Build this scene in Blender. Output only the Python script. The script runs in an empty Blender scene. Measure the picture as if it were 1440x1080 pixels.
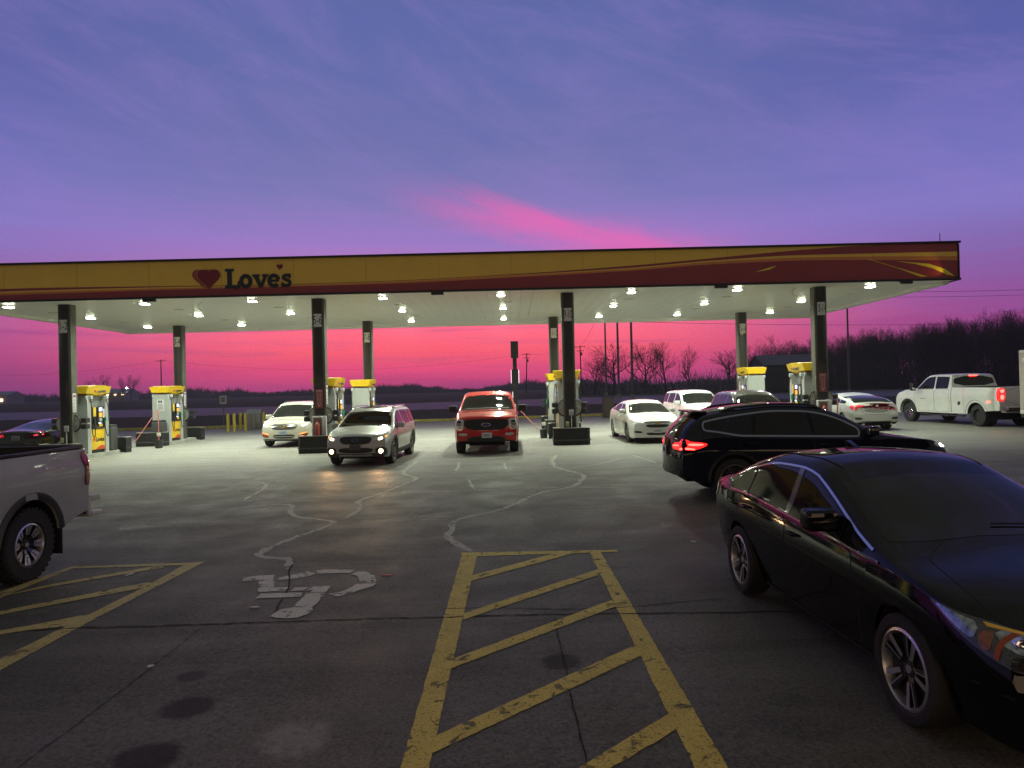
import bpy, bmesh, math, random
from mathutils import Vector, Matrix
from mathutils.bvhtree import BVHTree
from mathutils.interpolate import poly_3d_calc
from mathutils import noise as mnoise

R = math.radians
SC = bpy.context.scene
COL = SC.collection

# ---------------------------------------------------------------- camera
cam = bpy.data.objects.new('camera', bpy.data.cameras.new('camera'))
COL.objects.link(cam)
cam.data.sensor_width = 36.0
cam.data.lens = 25.0
cam.data.clip_start = 0.05
cam.data.clip_end = 6000
cam.matrix_world = (Matrix.Translation((0, 0, 2.02)) @ Matrix.Rotation(R(90 + 0.304), 4, 'X')
                    @ Matrix.Rotation(R(-1.35), 4, 'Z'))
SC.camera = cam

# ---------------------------------------------------------------- exposure
SC.view_settings.view_transform = 'Standard'
SC.view_settings.look = 'None'
SC.view_settings.exposure = 0.28
SC.view_settings.gamma = 1.0
SC.render.film_transparent = False
SC.render.engine = 'CYCLES'
SC.cycles.use_denoising = True
SC.cycles.denoiser = 'OPENIMAGEDENOISE'
SC.cycles.denoising_input_passes = 'RGB_ALBEDO_NORMAL'
SC.cycles.denoising_prefilter = 'NONE'
SC.cycles.use_light_tree = True
SC.cycles.max_bounces = 8
SC.cycles.diffuse_bounces = 4
SC.cycles.glossy_bounces = 4
SC.cycles.transparent_max_bounces = 12
SC.cycles.sample_clamp_indirect = 1.5
SC.cycles.caustics_reflective = False
SC.cycles.caustics_refractive = False


def lin(r, g, b):
    f = lambda c: (c / 255 / 12.92) if c / 255 <= 0.04045 else ((c / 255 + 0.055) / 1.055) ** 2.4
    return (f(r), f(g), f(b), 1.0)


# ---------------------------------------------------------------- dusk sky (no sun: it has set)
W = bpy.data.worlds.new('World')
SC.world = W
W.use_nodes = True
nt = W.node_tree
N, L = nt.nodes, nt.links
N.clear()


def nd(t, **k):
    n = N.new(t)
    for a, b in k.items():
        setattr(n, a, b)
    return n


def mth(op, a, b=None, c=None):
    n = nd('ShaderNodeMath', operation=op)
    for i, v in enumerate((a, b, c)):
        if v is None:
            continue
        if isinstance(v, (int, float)):
            n.inputs[i].default_value = v
        else:
            L.new(v, n.inputs[i])
    return n.outputs[0]


def ramp(stops, fac):
    n = nd('ShaderNodeValToRGB')
    e = n.color_ramp.elements
    while len(e) > 1:
        e.remove(e[-1])
    for i, (p, c) in enumerate(stops):
        s = e[0] if i == 0 else e.new(p)
        s.position = p
        s.color = c
    L.new(fac, n.inputs[0])
    return n.outputs[0]


def mixc(f, a, b):
    n = nd('ShaderNodeMix', data_type='RGBA')
    for s, v in ((n.inputs[0], f), (n.inputs[6], a), (n.inputs[7], b)):
        if isinstance(v, (int, float)):
            s.default_value = v
        elif isinstance(v, tuple):
            s.default_value = v
        else:
            L.new(v, s)
    return n.outputs[2]


tc = nd('ShaderNodeTexCoord')
sx = nd('ShaderNodeSeparateXYZ')
L.new(tc.outputs['Generated'], sx.inputs[0])
dx, dy, dz = sx.outputs
elev = mth('MULTIPLY', mth('ARCSINE', dz), 57.29578)
azim = mth('MULTIPLY', mth('ARCTAN2', dx, dy), 57.29578)       # degrees, 0 = towards the afterglow
# wispy cloud noise, stretched flat
vm = nd('ShaderNodeCombineXYZ')
L.new(mth('MULTIPLY', azim, 0.045), vm.inputs[0])
L.new(mth('MULTIPLY', elev, 0.8), vm.inputs[1])
n1 = nd('ShaderNodeTexNoise')
n1.inputs['Scale'].default_value = 1.0
n1.inputs['Detail'].default_value = 5
n1.inputs['Roughness'].default_value = 0.55
n1.inputs['Distortion'].default_value = 0.4
L.new(vm.outputs[0], n1.inputs['Vector'])
vm2 = nd('ShaderNodeCombineXYZ')                                 # diagonal wisps higher up
L.new(mth('ADD', mth('MULTIPLY', azim, 0.085), mth('MULTIPLY', elev, 0.06)), vm2.inputs[0])
L.new(mth('ADD', mth('MULTIPLY', elev, 0.20), mth('MULTIPLY', azim, 0.05)), vm2.inputs[1])
n2 = nd('ShaderNodeTexNoise')
n2.inputs['Scale'].default_value = 1.0
n2.inputs['Detail'].default_value = 6
n2.inputs['Roughness'].default_value = 0.68
n2.inputs['Distortion'].default_value = 0.6
L.new(vm2.outputs[0], n2.inputs['Vector'])
wob = mth('MULTIPLY', mth('SUBTRACT', n1.outputs[0], 0.5), 2.6)
e2 = mth('ADD', elev, wob)
t = mth('DIVIDE', mth('ADD', e2, 5), 95)
P = lambda e: (e + 5) / 95
centre = ramp([(P(-5), lin(60, 40, 80)), (P(-0.5), lin(130, 54, 112)), (P(0.5), lin(190, 62, 118)), (P(1.6), lin(236, 74, 124)),
               (P(3.0), lin(255, 92, 111)), (P(4.8), lin(255, 105, 130)), (P(6.5), lin(228, 106, 160)), (P(9), lin(170, 112, 174)),
               (P(11.5), lin(148, 116, 186)), (P(14.5), lin(120, 114, 172)), (P(19), lin(103, 106, 162)),
               (P(28), lin(88, 98, 156)), (P(36), lin(92, 92, 118)), (P(48), lin(96, 98, 84)), (P(90), lin(94, 98, 76))], t)
edge = ramp([(P(-5), lin(50, 40, 80)), (P(-0.5), lin(66, 48, 104)), (P(0.8), lin(100, 52, 116)), (P(2.2), lin(140, 60, 130)),
             (P(4), lin(148, 72, 140)), (P(6.5), lin(134, 84, 152)), (P(9), lin(124, 100, 168)), (P(12), lin(122, 112, 184)),
             (P(16), lin(104, 104, 174)), (P(22), lin(84, 90, 154)), (P(29), lin(78, 88, 146)),
             (P(38), lin(84, 84, 108)), (P(48), lin(94, 97, 84)), (P(90), lin(94, 98, 76))], t)
back = ramp([(P(-5), lin(44, 44, 52)), (P(0), lin(62, 62, 76)), (P(12), lin(96, 98, 84)), (P(40), lin(102, 104, 84)),
             (P(90), lin(94, 98, 76))], t)
aa = mth('ABSOLUTE', mth('ADD', azim, 5.0))


def sstep(a, b, x):
    n = nd('ShaderNodeMapRange', interpolation_type='SMOOTHSTEP')
    n.inputs[1].default_value = a
    n.inputs[2].default_value = b
    L.new(x, n.inputs[0])
    return n.outputs[0]


sky = mixc(sstep(9, 41, aa), centre, edge)
sky = mixc(sstep(55, 115, aa), sky, back)
# grey-violet cloud bands low in the glow
band = mth('MULTIPLY', sstep(0.5, 0.72, n1.outputs[0]), mth('SUBTRACT', 1.0, sstep(4.5, 8.0, elev)))
sky = mixc(mth('MULTIPLY', band, 0.62), sky, lin(158, 62, 128))
# the pink diagonal streak above the canopy
line = mth('SUBTRACT', elev, mth('ADD', 11.7, mth('MULTIPLY', mth('SUBTRACT', azim, 8.0), -0.20)))
line = mth('ADD', line, mth('MULTIPLY', mth('SUBTRACT', n2.outputs[0], 0.5), 5.0))
stk = mth('MULTIPLY', mth('SUBTRACT', 1.0, sstep(0.0, 2.5, mth('ABSOLUTE', line))), mth('MULTIPLY', sstep(-12, 4, azim),
          mth('SUBTRACT', 1.0, sstep(10, 20, azim))))
sky = mixc(mth('MULTIPLY', stk, 0.72), sky, lin(226, 96, 168))
# high violet and blue mottling
hi = mth('MULTIPLY', sstep(0.42, 0.68, n2.outputs[0]), mth('MULTIPLY', sstep(8, 14, elev), 0.26))
sky = mixc(hi, sky, lin(138, 116, 186))
lo = mth('MULTIPLY', sstep(0.5, 0.25, n2.outputs[0]), mth('MULTIPLY', sstep(12, 20, elev), 0.2))
sky = mixc(lo, sky, lin(70, 88, 172))
bg = nd('ShaderNodeBackground')
L.new(sky, bg.inputs[0])
bg.inputs[1].default_value = 1.0
wo = nd('ShaderNodeOutputWorld')
L.new(bg.outputs[0], wo.inputs[0])

# ---------------------------------------------------------------- materials
MATS = {}


def mat(name, col, rough=0.5, metal=0.0, coat=0.0, emit=None, es=0.0, spec=0.5, noise=0.0, nscale=8.0, bump=0.0, bscale=60.0,
        alpha=None, trans=0.0):
    """Principled material with a little procedural mottling and bump."""
    if name in MATS:
        return MATS[name]
    m = bpy.data.materials.new(name)
    m.use_nodes = True
    b = m.node_tree.nodes['Principled BSDF']
    n_, l_ = m.node_tree.nodes, m.node_tree.links
    c = tuple(col) + ((1.0,) if len(col) == 3 else ())
    b.inputs['Base Color'].default_value = c
    b.inputs['Roughness'].default_value = rough
    b.inputs['Metallic'].default_value = metal
    b.inputs['Coat Weight'].default_value = coat
    b.inputs['Coat Roughness'].default_value = 0.04
    b.inputs['Specular IOR Level'].default_value = spec
    b.inputs['Transmission Weight'].default_value = trans
    if emit is not None:
        b.inputs['Emission Color'].default_value = tuple(emit) + ((1.0,) if len(emit) == 3 else ())
        b.inputs['Emission Strength'].default_value = es
        m.cycles.emission_sampling = 'AUTO' if es > 200 else 'NONE'   # the lamps' own light objects carry their light
    if noise or bump:
        tcn = n_.new('ShaderNodeTexCoord')
    if noise:
        t_ = n_.new('ShaderNodeTexNoise')
        t_.inputs['Scale'].default_value = nscale
        t_.inputs['Detail'].default_value = 6
        l_.new(tcn.outputs['Object'], t_.inputs['Vector'])
        r_ = n_.new('ShaderNodeValToRGB')
        r_.color_ramp.elements[0].position = 0.3
        r_.color_ramp.elements[1].position = 0.72
        lo_ = max(0, 1 - noise)
        r_.color_ramp.elements[0].color = (c[0] * lo_, c[1] * lo_, c[2] * lo_, 1)
        r_.color_ramp.elements[1].color = (min(1, c[0] * (1 + noise)), min(1, c[1] * (1 + noise)), min(1, c[2] * (1 + noise)), 1)
        l_.new(t_.outputs[0], r_.inputs[0])
        l_.new(r_.outputs[0], b.inputs['Base Color'])
        mr = n_.new('ShaderNodeMapRange')
        mr.inputs[3].default_value = max(0.0, rough - 0.12 * noise)
        mr.inputs[4].default_value = min(1.0, rough + 0.2 * noise)
        l_.new(t_.outputs[0], mr.inputs[0])
        l_.new(mr.outputs[0], b.inputs['Roughness'])
    if bump:
        t2 = n_.new('ShaderNodeTexNoise')
        t2.inputs['Scale'].default_value = bscale
        t2.inputs['Detail'].default_value = 3
        l_.new(tcn.outputs['Object'], t2.inputs['Vector'])
        bp = n_.new('ShaderNodeBump')
        bp.inputs['Strength'].default_value = bump
        bp.inputs['Distance'].default_value = 0.01
        l_.new(t2.outputs[0], bp.inputs['Height'])
        l_.new(bp.outputs[0], b.inputs['Normal'])
    MATS[name] = m
    return m


def paint(name, col, metal=0.0, rough=0.35):
    return mat(name, col, rough=rough, metal=metal, coat=1.0, noise=0.06, nscale=3.0, spec=0.25)


GLASS = mat('car_glass', (0.010, 0.011, 0.012), rough=0.03, spec=0.32, noise=0.3, nscale=2.0)
RUBBER = mat('tyre_rubber', (0.018, 0.018, 0.018), rough=0.75, noise=0.3, nscale=20, bump=0.3)
BLACKPL = mat('black_plastic', (0.02, 0.02, 0.021), rough=0.55, noise=0.2, nscale=10)
DARK = mat('dark_gap', (0.006, 0.006, 0.006), rough=0.9)
CHROME = mat('chrome', (0.7, 0.7, 0.72), rough=0.12, metal=1.0, noise=0.05)
ALLOY = mat('alloy', (0.5, 0.5, 0.51), rough=0.3, metal=0.9, noise=0.08)
ALLOYD = mat('alloy_dark', (0.05, 0.05, 0.053), rough=0.35, metal=0.6, noise=0.1)
LAMPCLEAR = mat('lamp_clear', (0.62, 0.64, 0.66), rough=0.12, metal=0.15, coat=1.0, noise=0.5, nscale=25)
LAMPDARK = mat('lamp_dark', (0.05, 0.05, 0.055), rough=0.08, metal=0.4, coat=1.0, noise=0.5, nscale=30)
AMBER = mat('amber_lens', (0.75, 0.22, 0.03), rough=0.12, coat=1.0)
REDLENS = mat('red_lens', (0.33, 0.012, 0.018), rough=0.1, coat=1.0, noise=0.3, nscale=20)
REDLIT = mat('red_lens_lit', (0.5, 0.01, 0.015), rough=0.15, coat=1.0, emit=lin(255, 28, 30), es=2.2)
REDHOT = mat('red_lens_bright', (0.6, 0.02, 0.02), rough=0.15, emit=lin(255, 60, 50), es=9.0)
HEADLIT = mat('headlight_lit', (0.8, 0.8, 0.8), rough=0.1, emit=lin(255, 214, 160), es=9.0)
HEADWHITE = mat('headlight_white', (0.8, 0.8, 0.8), rough=0.1, emit=lin(255, 244, 225), es=14.0)
AMBERLIT = mat('amber_lit', (0.8, 0.3, 0.1), rough=0.2, emit=lin(255, 150, 60), es=1.6)
PLATE = mat('plate_white', (0.6, 0.62, 0.66), rough=0.4, noise=0.1)
PLATEINK = mat('plate_ink', (0.05, 0.06, 0.12), rough=0.5)
MIRRORG = mat('mirror_glass', (0.5, 0.5, 0.55), rough=0.03, metal=1.0)
GOLD = mat('gold_emblem', (0.75, 0.55, 0.15), rough=0.25, metal=1.0)


# ---------------------------------------------------------------- helpers
def gz(x):
    """height of the gently tilted lot"""
    return 0.0085 * (max(-20.0, min(22.0, x)) - 2.0)


def tag(o, label=None, cat=None, group=None, kind=None):
    if label:
        o['label'] = label
    if cat:
        o['category'] = cat
    if group:
        o['group'] = group
    if kind:
        o['kind'] = kind
    return o


def thing(name, label, cat, loc=(0, 0, 0), rz=0.0, group=None):
    o = bpy.data.objects.new(name, None)
    o.empty_display_size = 0.2
    COL.objects.link(o)
    o.location = loc
    o.rotation_euler = (0, 0, rz)
    return tag(o, label, cat, group)


def link(name, me, parent=None):
    o = bpy.data.objects.new(name, me)
    COL.objects.link(o)
    if parent is not None:
        o.parent = parent
    return o


def copy_tree(o, parent=None):
    c = o.copy()
    COL.objects.link(c)
    if parent is not None:
        c.parent = parent
    for ch in list(o.children):
        copy_tree(ch, c)
    return c


class MB:
    """collects shapes into one bmesh"""

    def __init__(self):
        self.bm = bmesh.new()

    def _mat(self, faces, mi):
        for f in faces:
            f.material_index = mi

    def poly(self, pts, mi=0):
        f = self.bm.faces.new([self.bm.verts.new(p) for p in pts])
        f.material_index = mi
        return f

    def box(self, c, s, mi=0, rot=None, bev=0.0, seg=2):
        b2 = bmesh.new()
        bmesh.ops.create_cube(b2, size=1.0)
        for v in b2.verts:
            v.co = Vector((v.co.x * s[0], v.co.y * s[1], v.co.z * s[2]))
        if bev:
            bmesh.ops.bevel(b2, geom=list(b2.edges), offset=bev, segments=seg, affect='EDGES', profile=0.6)
        M = Matrix.Translation(c)
        if rot is not None:
            M = M @ rot
        self.merge(b2, M, mi)

    def merge(self, b2, M=None, mi=0):
        mp = {}
        for v in b2.verts:
            mp[v] = self.bm.verts.new(M @ v.co if M is not None else v.co)
        for f in b2.faces:
            try:
                g = self.bm.faces.new([mp[v] for v in f.verts])
                g.material_index = mi
                g.smooth = f.smooth
            except ValueError:
                pass
        b2.free()

    def tube(self, pts, r, n=8, mi=0, cap=True):
        pts = [Vector(p) for p in pts]
        rs = r if isinstance(r, (list, tuple)) else [r] * len(pts)
        rings = []
        up = None
        for i, p in enumerate(pts):
            a = pts[max(0, i - 1)]
            b = pts[min(len(pts) - 1, i + 1)]
            d = (b - a)
            if d.length < 1e-9:
                d = Vector((0, 0, 1))
            d.normalize()
            if up is None:
                up = Vector((0, 0, 1)) if abs(d.z) < 0.9 else Vector((1, 0, 0))
            s = d.cross(up)
            if s.length < 1e-6:
                s = d.cross(Vector((1, 0.1, 0)))
            s.normalize()
            u = s.cross(d)
            up = u
            rings.append([self.bm.verts.new(p + (s * math.cos(2 * math.pi * k / n) + u * math.sin(2 * math.pi * k / n)) * rs[i])
                          for k in range(n)])
        for i in range(len(rings) - 1):
            for k in range(n):
                f = self.bm.faces.new((rings[i][k], rings[i][(k + 1) % n], rings[i + 1][(k + 1) % n], rings[i + 1][k]))
                f.material_index = mi
        if cap:
            for q in (rings[0][::-1], rings[-1]):
                f = self.bm.faces.new(q)
                f.material_index = mi

    def lathe(self, prof, n=32, axis='Z', c=(0, 0, 0), mi=0, close=False):
        """prof: (radius, height)"""
        c = Vector(c)
        rings = []
        for r_, h in prof:
            ring = []
            for k in range(n):
                a = 2 * math.pi * k / n
                if axis == 'Z':
                    p = Vector((r_ * math.cos(a), r_ * math.sin(a), h))
                elif axis == 'Y':
                    p = Vector((r_ * math.cos(a), h, r_ * math.sin(a)))
                else:
                    p = Vector((h, r_ * math.cos(a), r_ * math.sin(a)))
                ring.append(self.bm.verts.new(c + p))
            rings.append(ring)
        m = len(rings)
        for i in range(m if close else m - 1):
            a, b = rings[i], rings[(i + 1) % m]
            for k in range(n):
                f = self.bm.faces.new((a[k], a[(k + 1) % n], b[(k + 1) % n], b[k]))
                f.material_index = mi
        if not close:
            for q in (rings[0], rings[-1]):
                if (q[0].co - q[n // 2].co).length > 1e-4:
                    f = self.bm.faces.new(q)
                    f.material_index = mi

    def prism(self, poly, z0, z1, mi=0, M=None):
        """polygon in local XY extruded along local Z"""
        M = M or Matrix.Identity(4)
        a = [self.bm.verts.new(M @ Vector((x, y, z0))) for x, y in poly]
        b = [self.bm.verts.new(M @ Vector((x, y, z1))) for x, y in poly]
        n = len(poly)
        fs = [self.bm.faces.new(a[::-1]), self.bm.faces.new(b)]
        for k in range(n):
            fs.append(self.bm.faces.new((a[k], a[(k + 1) % n], b[(k + 1) % n], b[k])))
        self._mat(fs, mi)

    def mesh(self, name, mats, angle=35.0, smooth=True):
        bmesh.ops.recalc_face_normals(self.bm, faces=self.bm.faces)
        me = bpy.data.meshes.new(name)
        self.bm.to_mesh(me)
        self.bm.free()
        for m in (mats if isinstance(mats, (list, tuple)) else [mats]):
            me.materials.append(m)
        if smooth:
            me.shade_smooth()
            me.set_sharp_from_angle(angle=R(angle))
        return me

    def build(self, name, mats, parent=None, angle=35.0, smooth=True):
        return link(name, self.mesh(name, mats, angle, smooth), parent)


def pchip(pts):
    xs = [p[0] for p in pts]
    ys = [p[1] for p in pts]
    n = len(xs)
    h = [xs[i + 1] - xs[i] for i in range(n - 1)]
    d = [(ys[i + 1] - ys[i]) / h[i] for i in range(n - 1)]
    m = [0.0] * n
    m[0], m[-1] = d[0], d[-1]
    for i in range(1, n - 1):
        if d[i - 1] * d[i] <= 0:
            m[i] = 0.0
        else:
            w1 = 2 * h[i] + h[i - 1]
            w2 = h[i] + 2 * h[i - 1]
            m[i] = (w1 + w2) / (w1 / d[i - 1] + w2 / d[i])

    def f(x):
        if x <= xs[0]:
            return ys[0]
        if x >= xs[-1]:
            return ys[-1]
        i = 0
        while x > xs[i + 1]:
            i += 1
        t = (x - xs[i]) / h[i]
        return ((1 + 2 * t) * (1 - t) ** 2 * ys[i] + t * (1 - t) ** 2 * h[i] * m[i]
                + t * t * (3 - 2 * t) * ys[i + 1] + t * t * (t - 1) * h[i] * m[i + 1])
    return f


def chaikin(pts, n=2, closed=True):
    for _ in range(n):
        q = []
        m = len(pts)
        for i in range(m if closed else m - 1):
            a, b = pts[i], pts[(i + 1) % m]
            q.append(tuple(a[k] * 0.75 + b[k] * 0.25 for k in range(len(a))))
            q.append(tuple(a[k] * 0.25 + b[k] * 0.75 for k in range(len(a))))
        if not closed:
            q = [pts[0]] + q + [pts[-1]]
        pts = q
    return pts


def resample(pts, n, closed=True):
    P_ = [Vector(p) for p in pts]
    if closed:
        P_.append(P_[0])
    ds = [0.0]
    for i in range(len(P_) - 1):
        ds.append(ds[-1] + (P_[i + 1] - P_[i]).length)
    out = []
    j = 0
    for k in range(n):
        s = ds[-1] * k / (n if closed else n - 1)
        while j < len(ds) - 2 and s > ds[j + 1]:
            j += 1
        t_ = (s - ds[j]) / max(1e-9, ds[j + 1] - ds[j])
        out.append(P_[j].lerp(P_[j + 1], min(1, t_)))
    return out


def spot(name, parent, loc, tgt, watts, col, size=70, blend=.6, rad=.06):
    d = bpy.data.lights.new(name, 'SPOT')
    d.energy = watts
    d.color = col[:3]
    d.spot_size = R(size)
    d.spot_blend = blend
    d.shadow_soft_size = rad
    o = bpy.data.objects.new(name, d)
    COL.objects.link(o)
    o.parent = parent
    o.location = loc
    o.rotation_euler = (Vector(tgt) - Vector(loc)).to_track_quat('-Z', 'Y').to_euler()
    return o

# ground-plane outlines of the markings and cracks (metres)
ISA = [[(-3.068, 7.982), (-2.917, 8.06), (-2.754, 8.075), (-2.576, 7.562), (-2.419, 7.522), (-2.4, 7.386), (-2.682, 7.401), (-2.855, 7.877), (-3.006, 7.834)], [(-2.643, 7.931), (-2.543, 8.039), (-2.401, 8.171), (-2.279, 8.08), (-2.288, 7.998), (-2.463, 7.863), (-2.612, 7.857)], [(-2.301, 8.209), (-2.145, 8.241), (-1.828, 8.175), (-1.89, 8.048), (-2.268, 8.064)], [(-1.865, 7.995), (-1.806, 8.107), (-1.693, 8.058), (-1.578, 7.898), (-1.531, 7.752), (-1.508, 7.6), (-1.696, 7.626), (-1.709, 7.773), (-1.767, 7.897)], [(-1.704, 7.579), (-1.502, 7.568), (-1.517, 7.462), (-1.62, 7.327), (-1.711, 7.216), (-1.805, 7.128), (-1.916, 7.227), (-1.809, 7.287), (-1.743, 7.403)], [(-2.332, 7.512), (-1.958, 7.53), (-1.947, 7.302), (-2.125, 7.314), (-2.115, 7.383), (-2.347, 7.388)], [(-2.641, 7.319), (-2.2, 7.31), (-2.191, 7.162), (-2.627, 7.148)], [(-2.146, 7.284), (-1.953, 7.279), (-1.948, 7.067), (-1.95, 6.793), (-1.923, 6.704), (-1.946, 6.588), (-2.002, 6.496), (-2.078, 6.472), (-2.203, 6.506), (-2.274, 6.556), (-2.273, 6.655), (-2.236, 6.77), (-2.141, 6.813), (-2.146, 6.976)]]
HATCH = [[(-0.665, 8.792), (-0.479, 8.767), (-0.497, 3.838), (-0.652, 3.848)], [(0.898, 8.74), (1.03, 8.747), (1.088, 3.743), (0.915, 3.754)], [(-0.663, 8.767), (-0.685, 8.871), (1.236, 8.757), (1.235, 8.655), (-0.482, 8.656)], [(-0.487, 7.543), (-0.507, 7.755), (0.457, 8.664), (0.717, 8.665)], [(-0.479, 6.287), (-0.484, 6.466), (0.939, 7.898), (0.947, 7.695)], [(-0.515, 5.179), (-0.627, 5.255), (0.893, 6.722), (0.93, 6.55)], [(-0.583, 4.113), (0.958, 5.592), (0.973, 5.375), (-0.519, 3.976)], [(0.278, 3.768), (0.934, 4.397), (0.938, 4.197), (0.383, 3.694)]]
HATCHL = [[(-4.059, 8.801), (-3.857, 8.833), (-3.883, 8.195), (-3.949, 6.703), (-3.964, 5.435), (-4.142, 5.682), (-4.094, 6.717), (-4.041, 7.851)], [(-5.509, 8.702), (-5.421, 8.79), (-5.426, 7.727), (-5.421, 7.213), (-5.622, 7.482)], [(-5.479, 8.698), (-5.52, 8.788), (-4.059, 8.801), (-3.965, 8.674)], [(-4.362, 8.725), (-4.246, 8.598), (-5.181, 7.833), (-5.464, 7.517), (-5.264, 7.911)], [(-4.129, 7.896), (-4.004, 7.905), (-4.07, 7.662), (-5.002, 6.877), (-5.085, 6.992)], [(-4.151, 6.765), (-4.012, 6.812), (-3.963, 6.499), (-4.387, 6.384), (-4.633, 6.257), (-4.708, 6.361), (-4.472, 6.508)]]
CRACK = [([(-2.68, 8.333), (-2.744, 8.721), (-2.858, 8.899), (-3.306, 9.043), (-3.297, 9.486), (-3.159, 10.21), (-2.838, 11.002), (-2.842, 11.315), (-3.002, 11.45), (-3.658, 11.846), (-3.926, 12.314), (-4.109, 13.326), (-4.745, 13.199), (-5.201, 12.873)], 9), ([(-2.751, 11.573), (-2.697, 12.803), (-3.035, 13.296), (-2.647, 14.244), (-2.354, 15.941), (-2.233, 16.638), (-2.879, 17.669), (-2.788, 20.521)], 8), ([(-5.59, 13.845), (-4.798, 13.957), (-3.65, 14.206), (-2.051, 14.286), (0.334, 14.375), (1.414, 14.31), (3.204, 13.551)], 5), ([(-2.811, 11.5), (-1.588, 11.537), (-0.987, 11.403)], 4), ([(-0.565, 8.923), (-0.704, 9.209), (-0.963, 9.791), (-0.949, 10.379), (-0.946, 11.203), (-0.311, 11.774), (0.006, 12.447), (0.37, 13.474), (0.631, 13.912), (1.227, 14.353), (1.537, 15.52), (1.563, 16.487), (1.05, 17.666), (1.025, 19.341), (1.261, 21.077)], 9), ([(-5.289, 13.861), (-5.512, 16.163), (-6.318, 17.189)], 6), ([(-5.93, 16.529), (-4.249, 16.567), (-2.255, 16.527), (-1.046, 16.001), (-0.05, 16.792), (1.674, 17.628), (2.995, 19.571)], 4), ([(-1.046, 16.001), (-0.821, 14.455)], 6), ([(-1.515, 19.956), (-1.436, 17.811)], 6), ([(-0.265, 19.326), (-0.169, 17.801)], 6), ([(3.389, 20.356), (3.659, 18.137)], 5), ([(1.675, 12.12), (2.419, 11.566)], 4), ([(-2.372, 17.406), (-0.05, 17.564), (1.58, 16.667), (3.667, 17.06)], 3)]
JOINT = [[(-4.657, 6.397), (-3.946, 6.386), (-2.74, 6.404), (-1.906, 6.401), (-1.073, 6.397), (-0.176, 6.368), (0.84, 6.345), (1.71, 6.277), (2.321, 6.235), (4.689, 6.071)], [(-0.712, 6.628), (-0.181, 6.605), (0.47, 6.485), (0.86, 6.486), (1.126, 6.522), (1.538, 6.608), (1.948, 6.653)], [(0.324, 6.318), (0.33, 5.407), (0.343, 4.606), (0.355, 3.802)], [(-2.801, 6.353), (-2.79, 5.829), (-2.789, 4.89), (-2.803, 4.172), (-2.808, 3.94)], [(-2.252, 6.534), (-2.34, 7.045), (-2.415, 7.531), (-2.519, 7.938), (-2.643, 8.231), (-2.694, 8.64)]]
STAIN = [((-2.2, 4.696), 0.19), ((-2.131, 4.042), 0.2), ((-2.4, 5.222), 0.12), ((0.32, 5.267), 0.16)]
CHIP = [(-2.526, 6.859), (-1.432, 7.897), (-4.509, 8.302), (2.263, 9.063), (-5.813, 15.361), (-2.802, 5.428), (-6.452, 18.282), (9.376, 19.793)]
SCUFF = (-1.34, 4.23)

# ================================================================ ground


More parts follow.
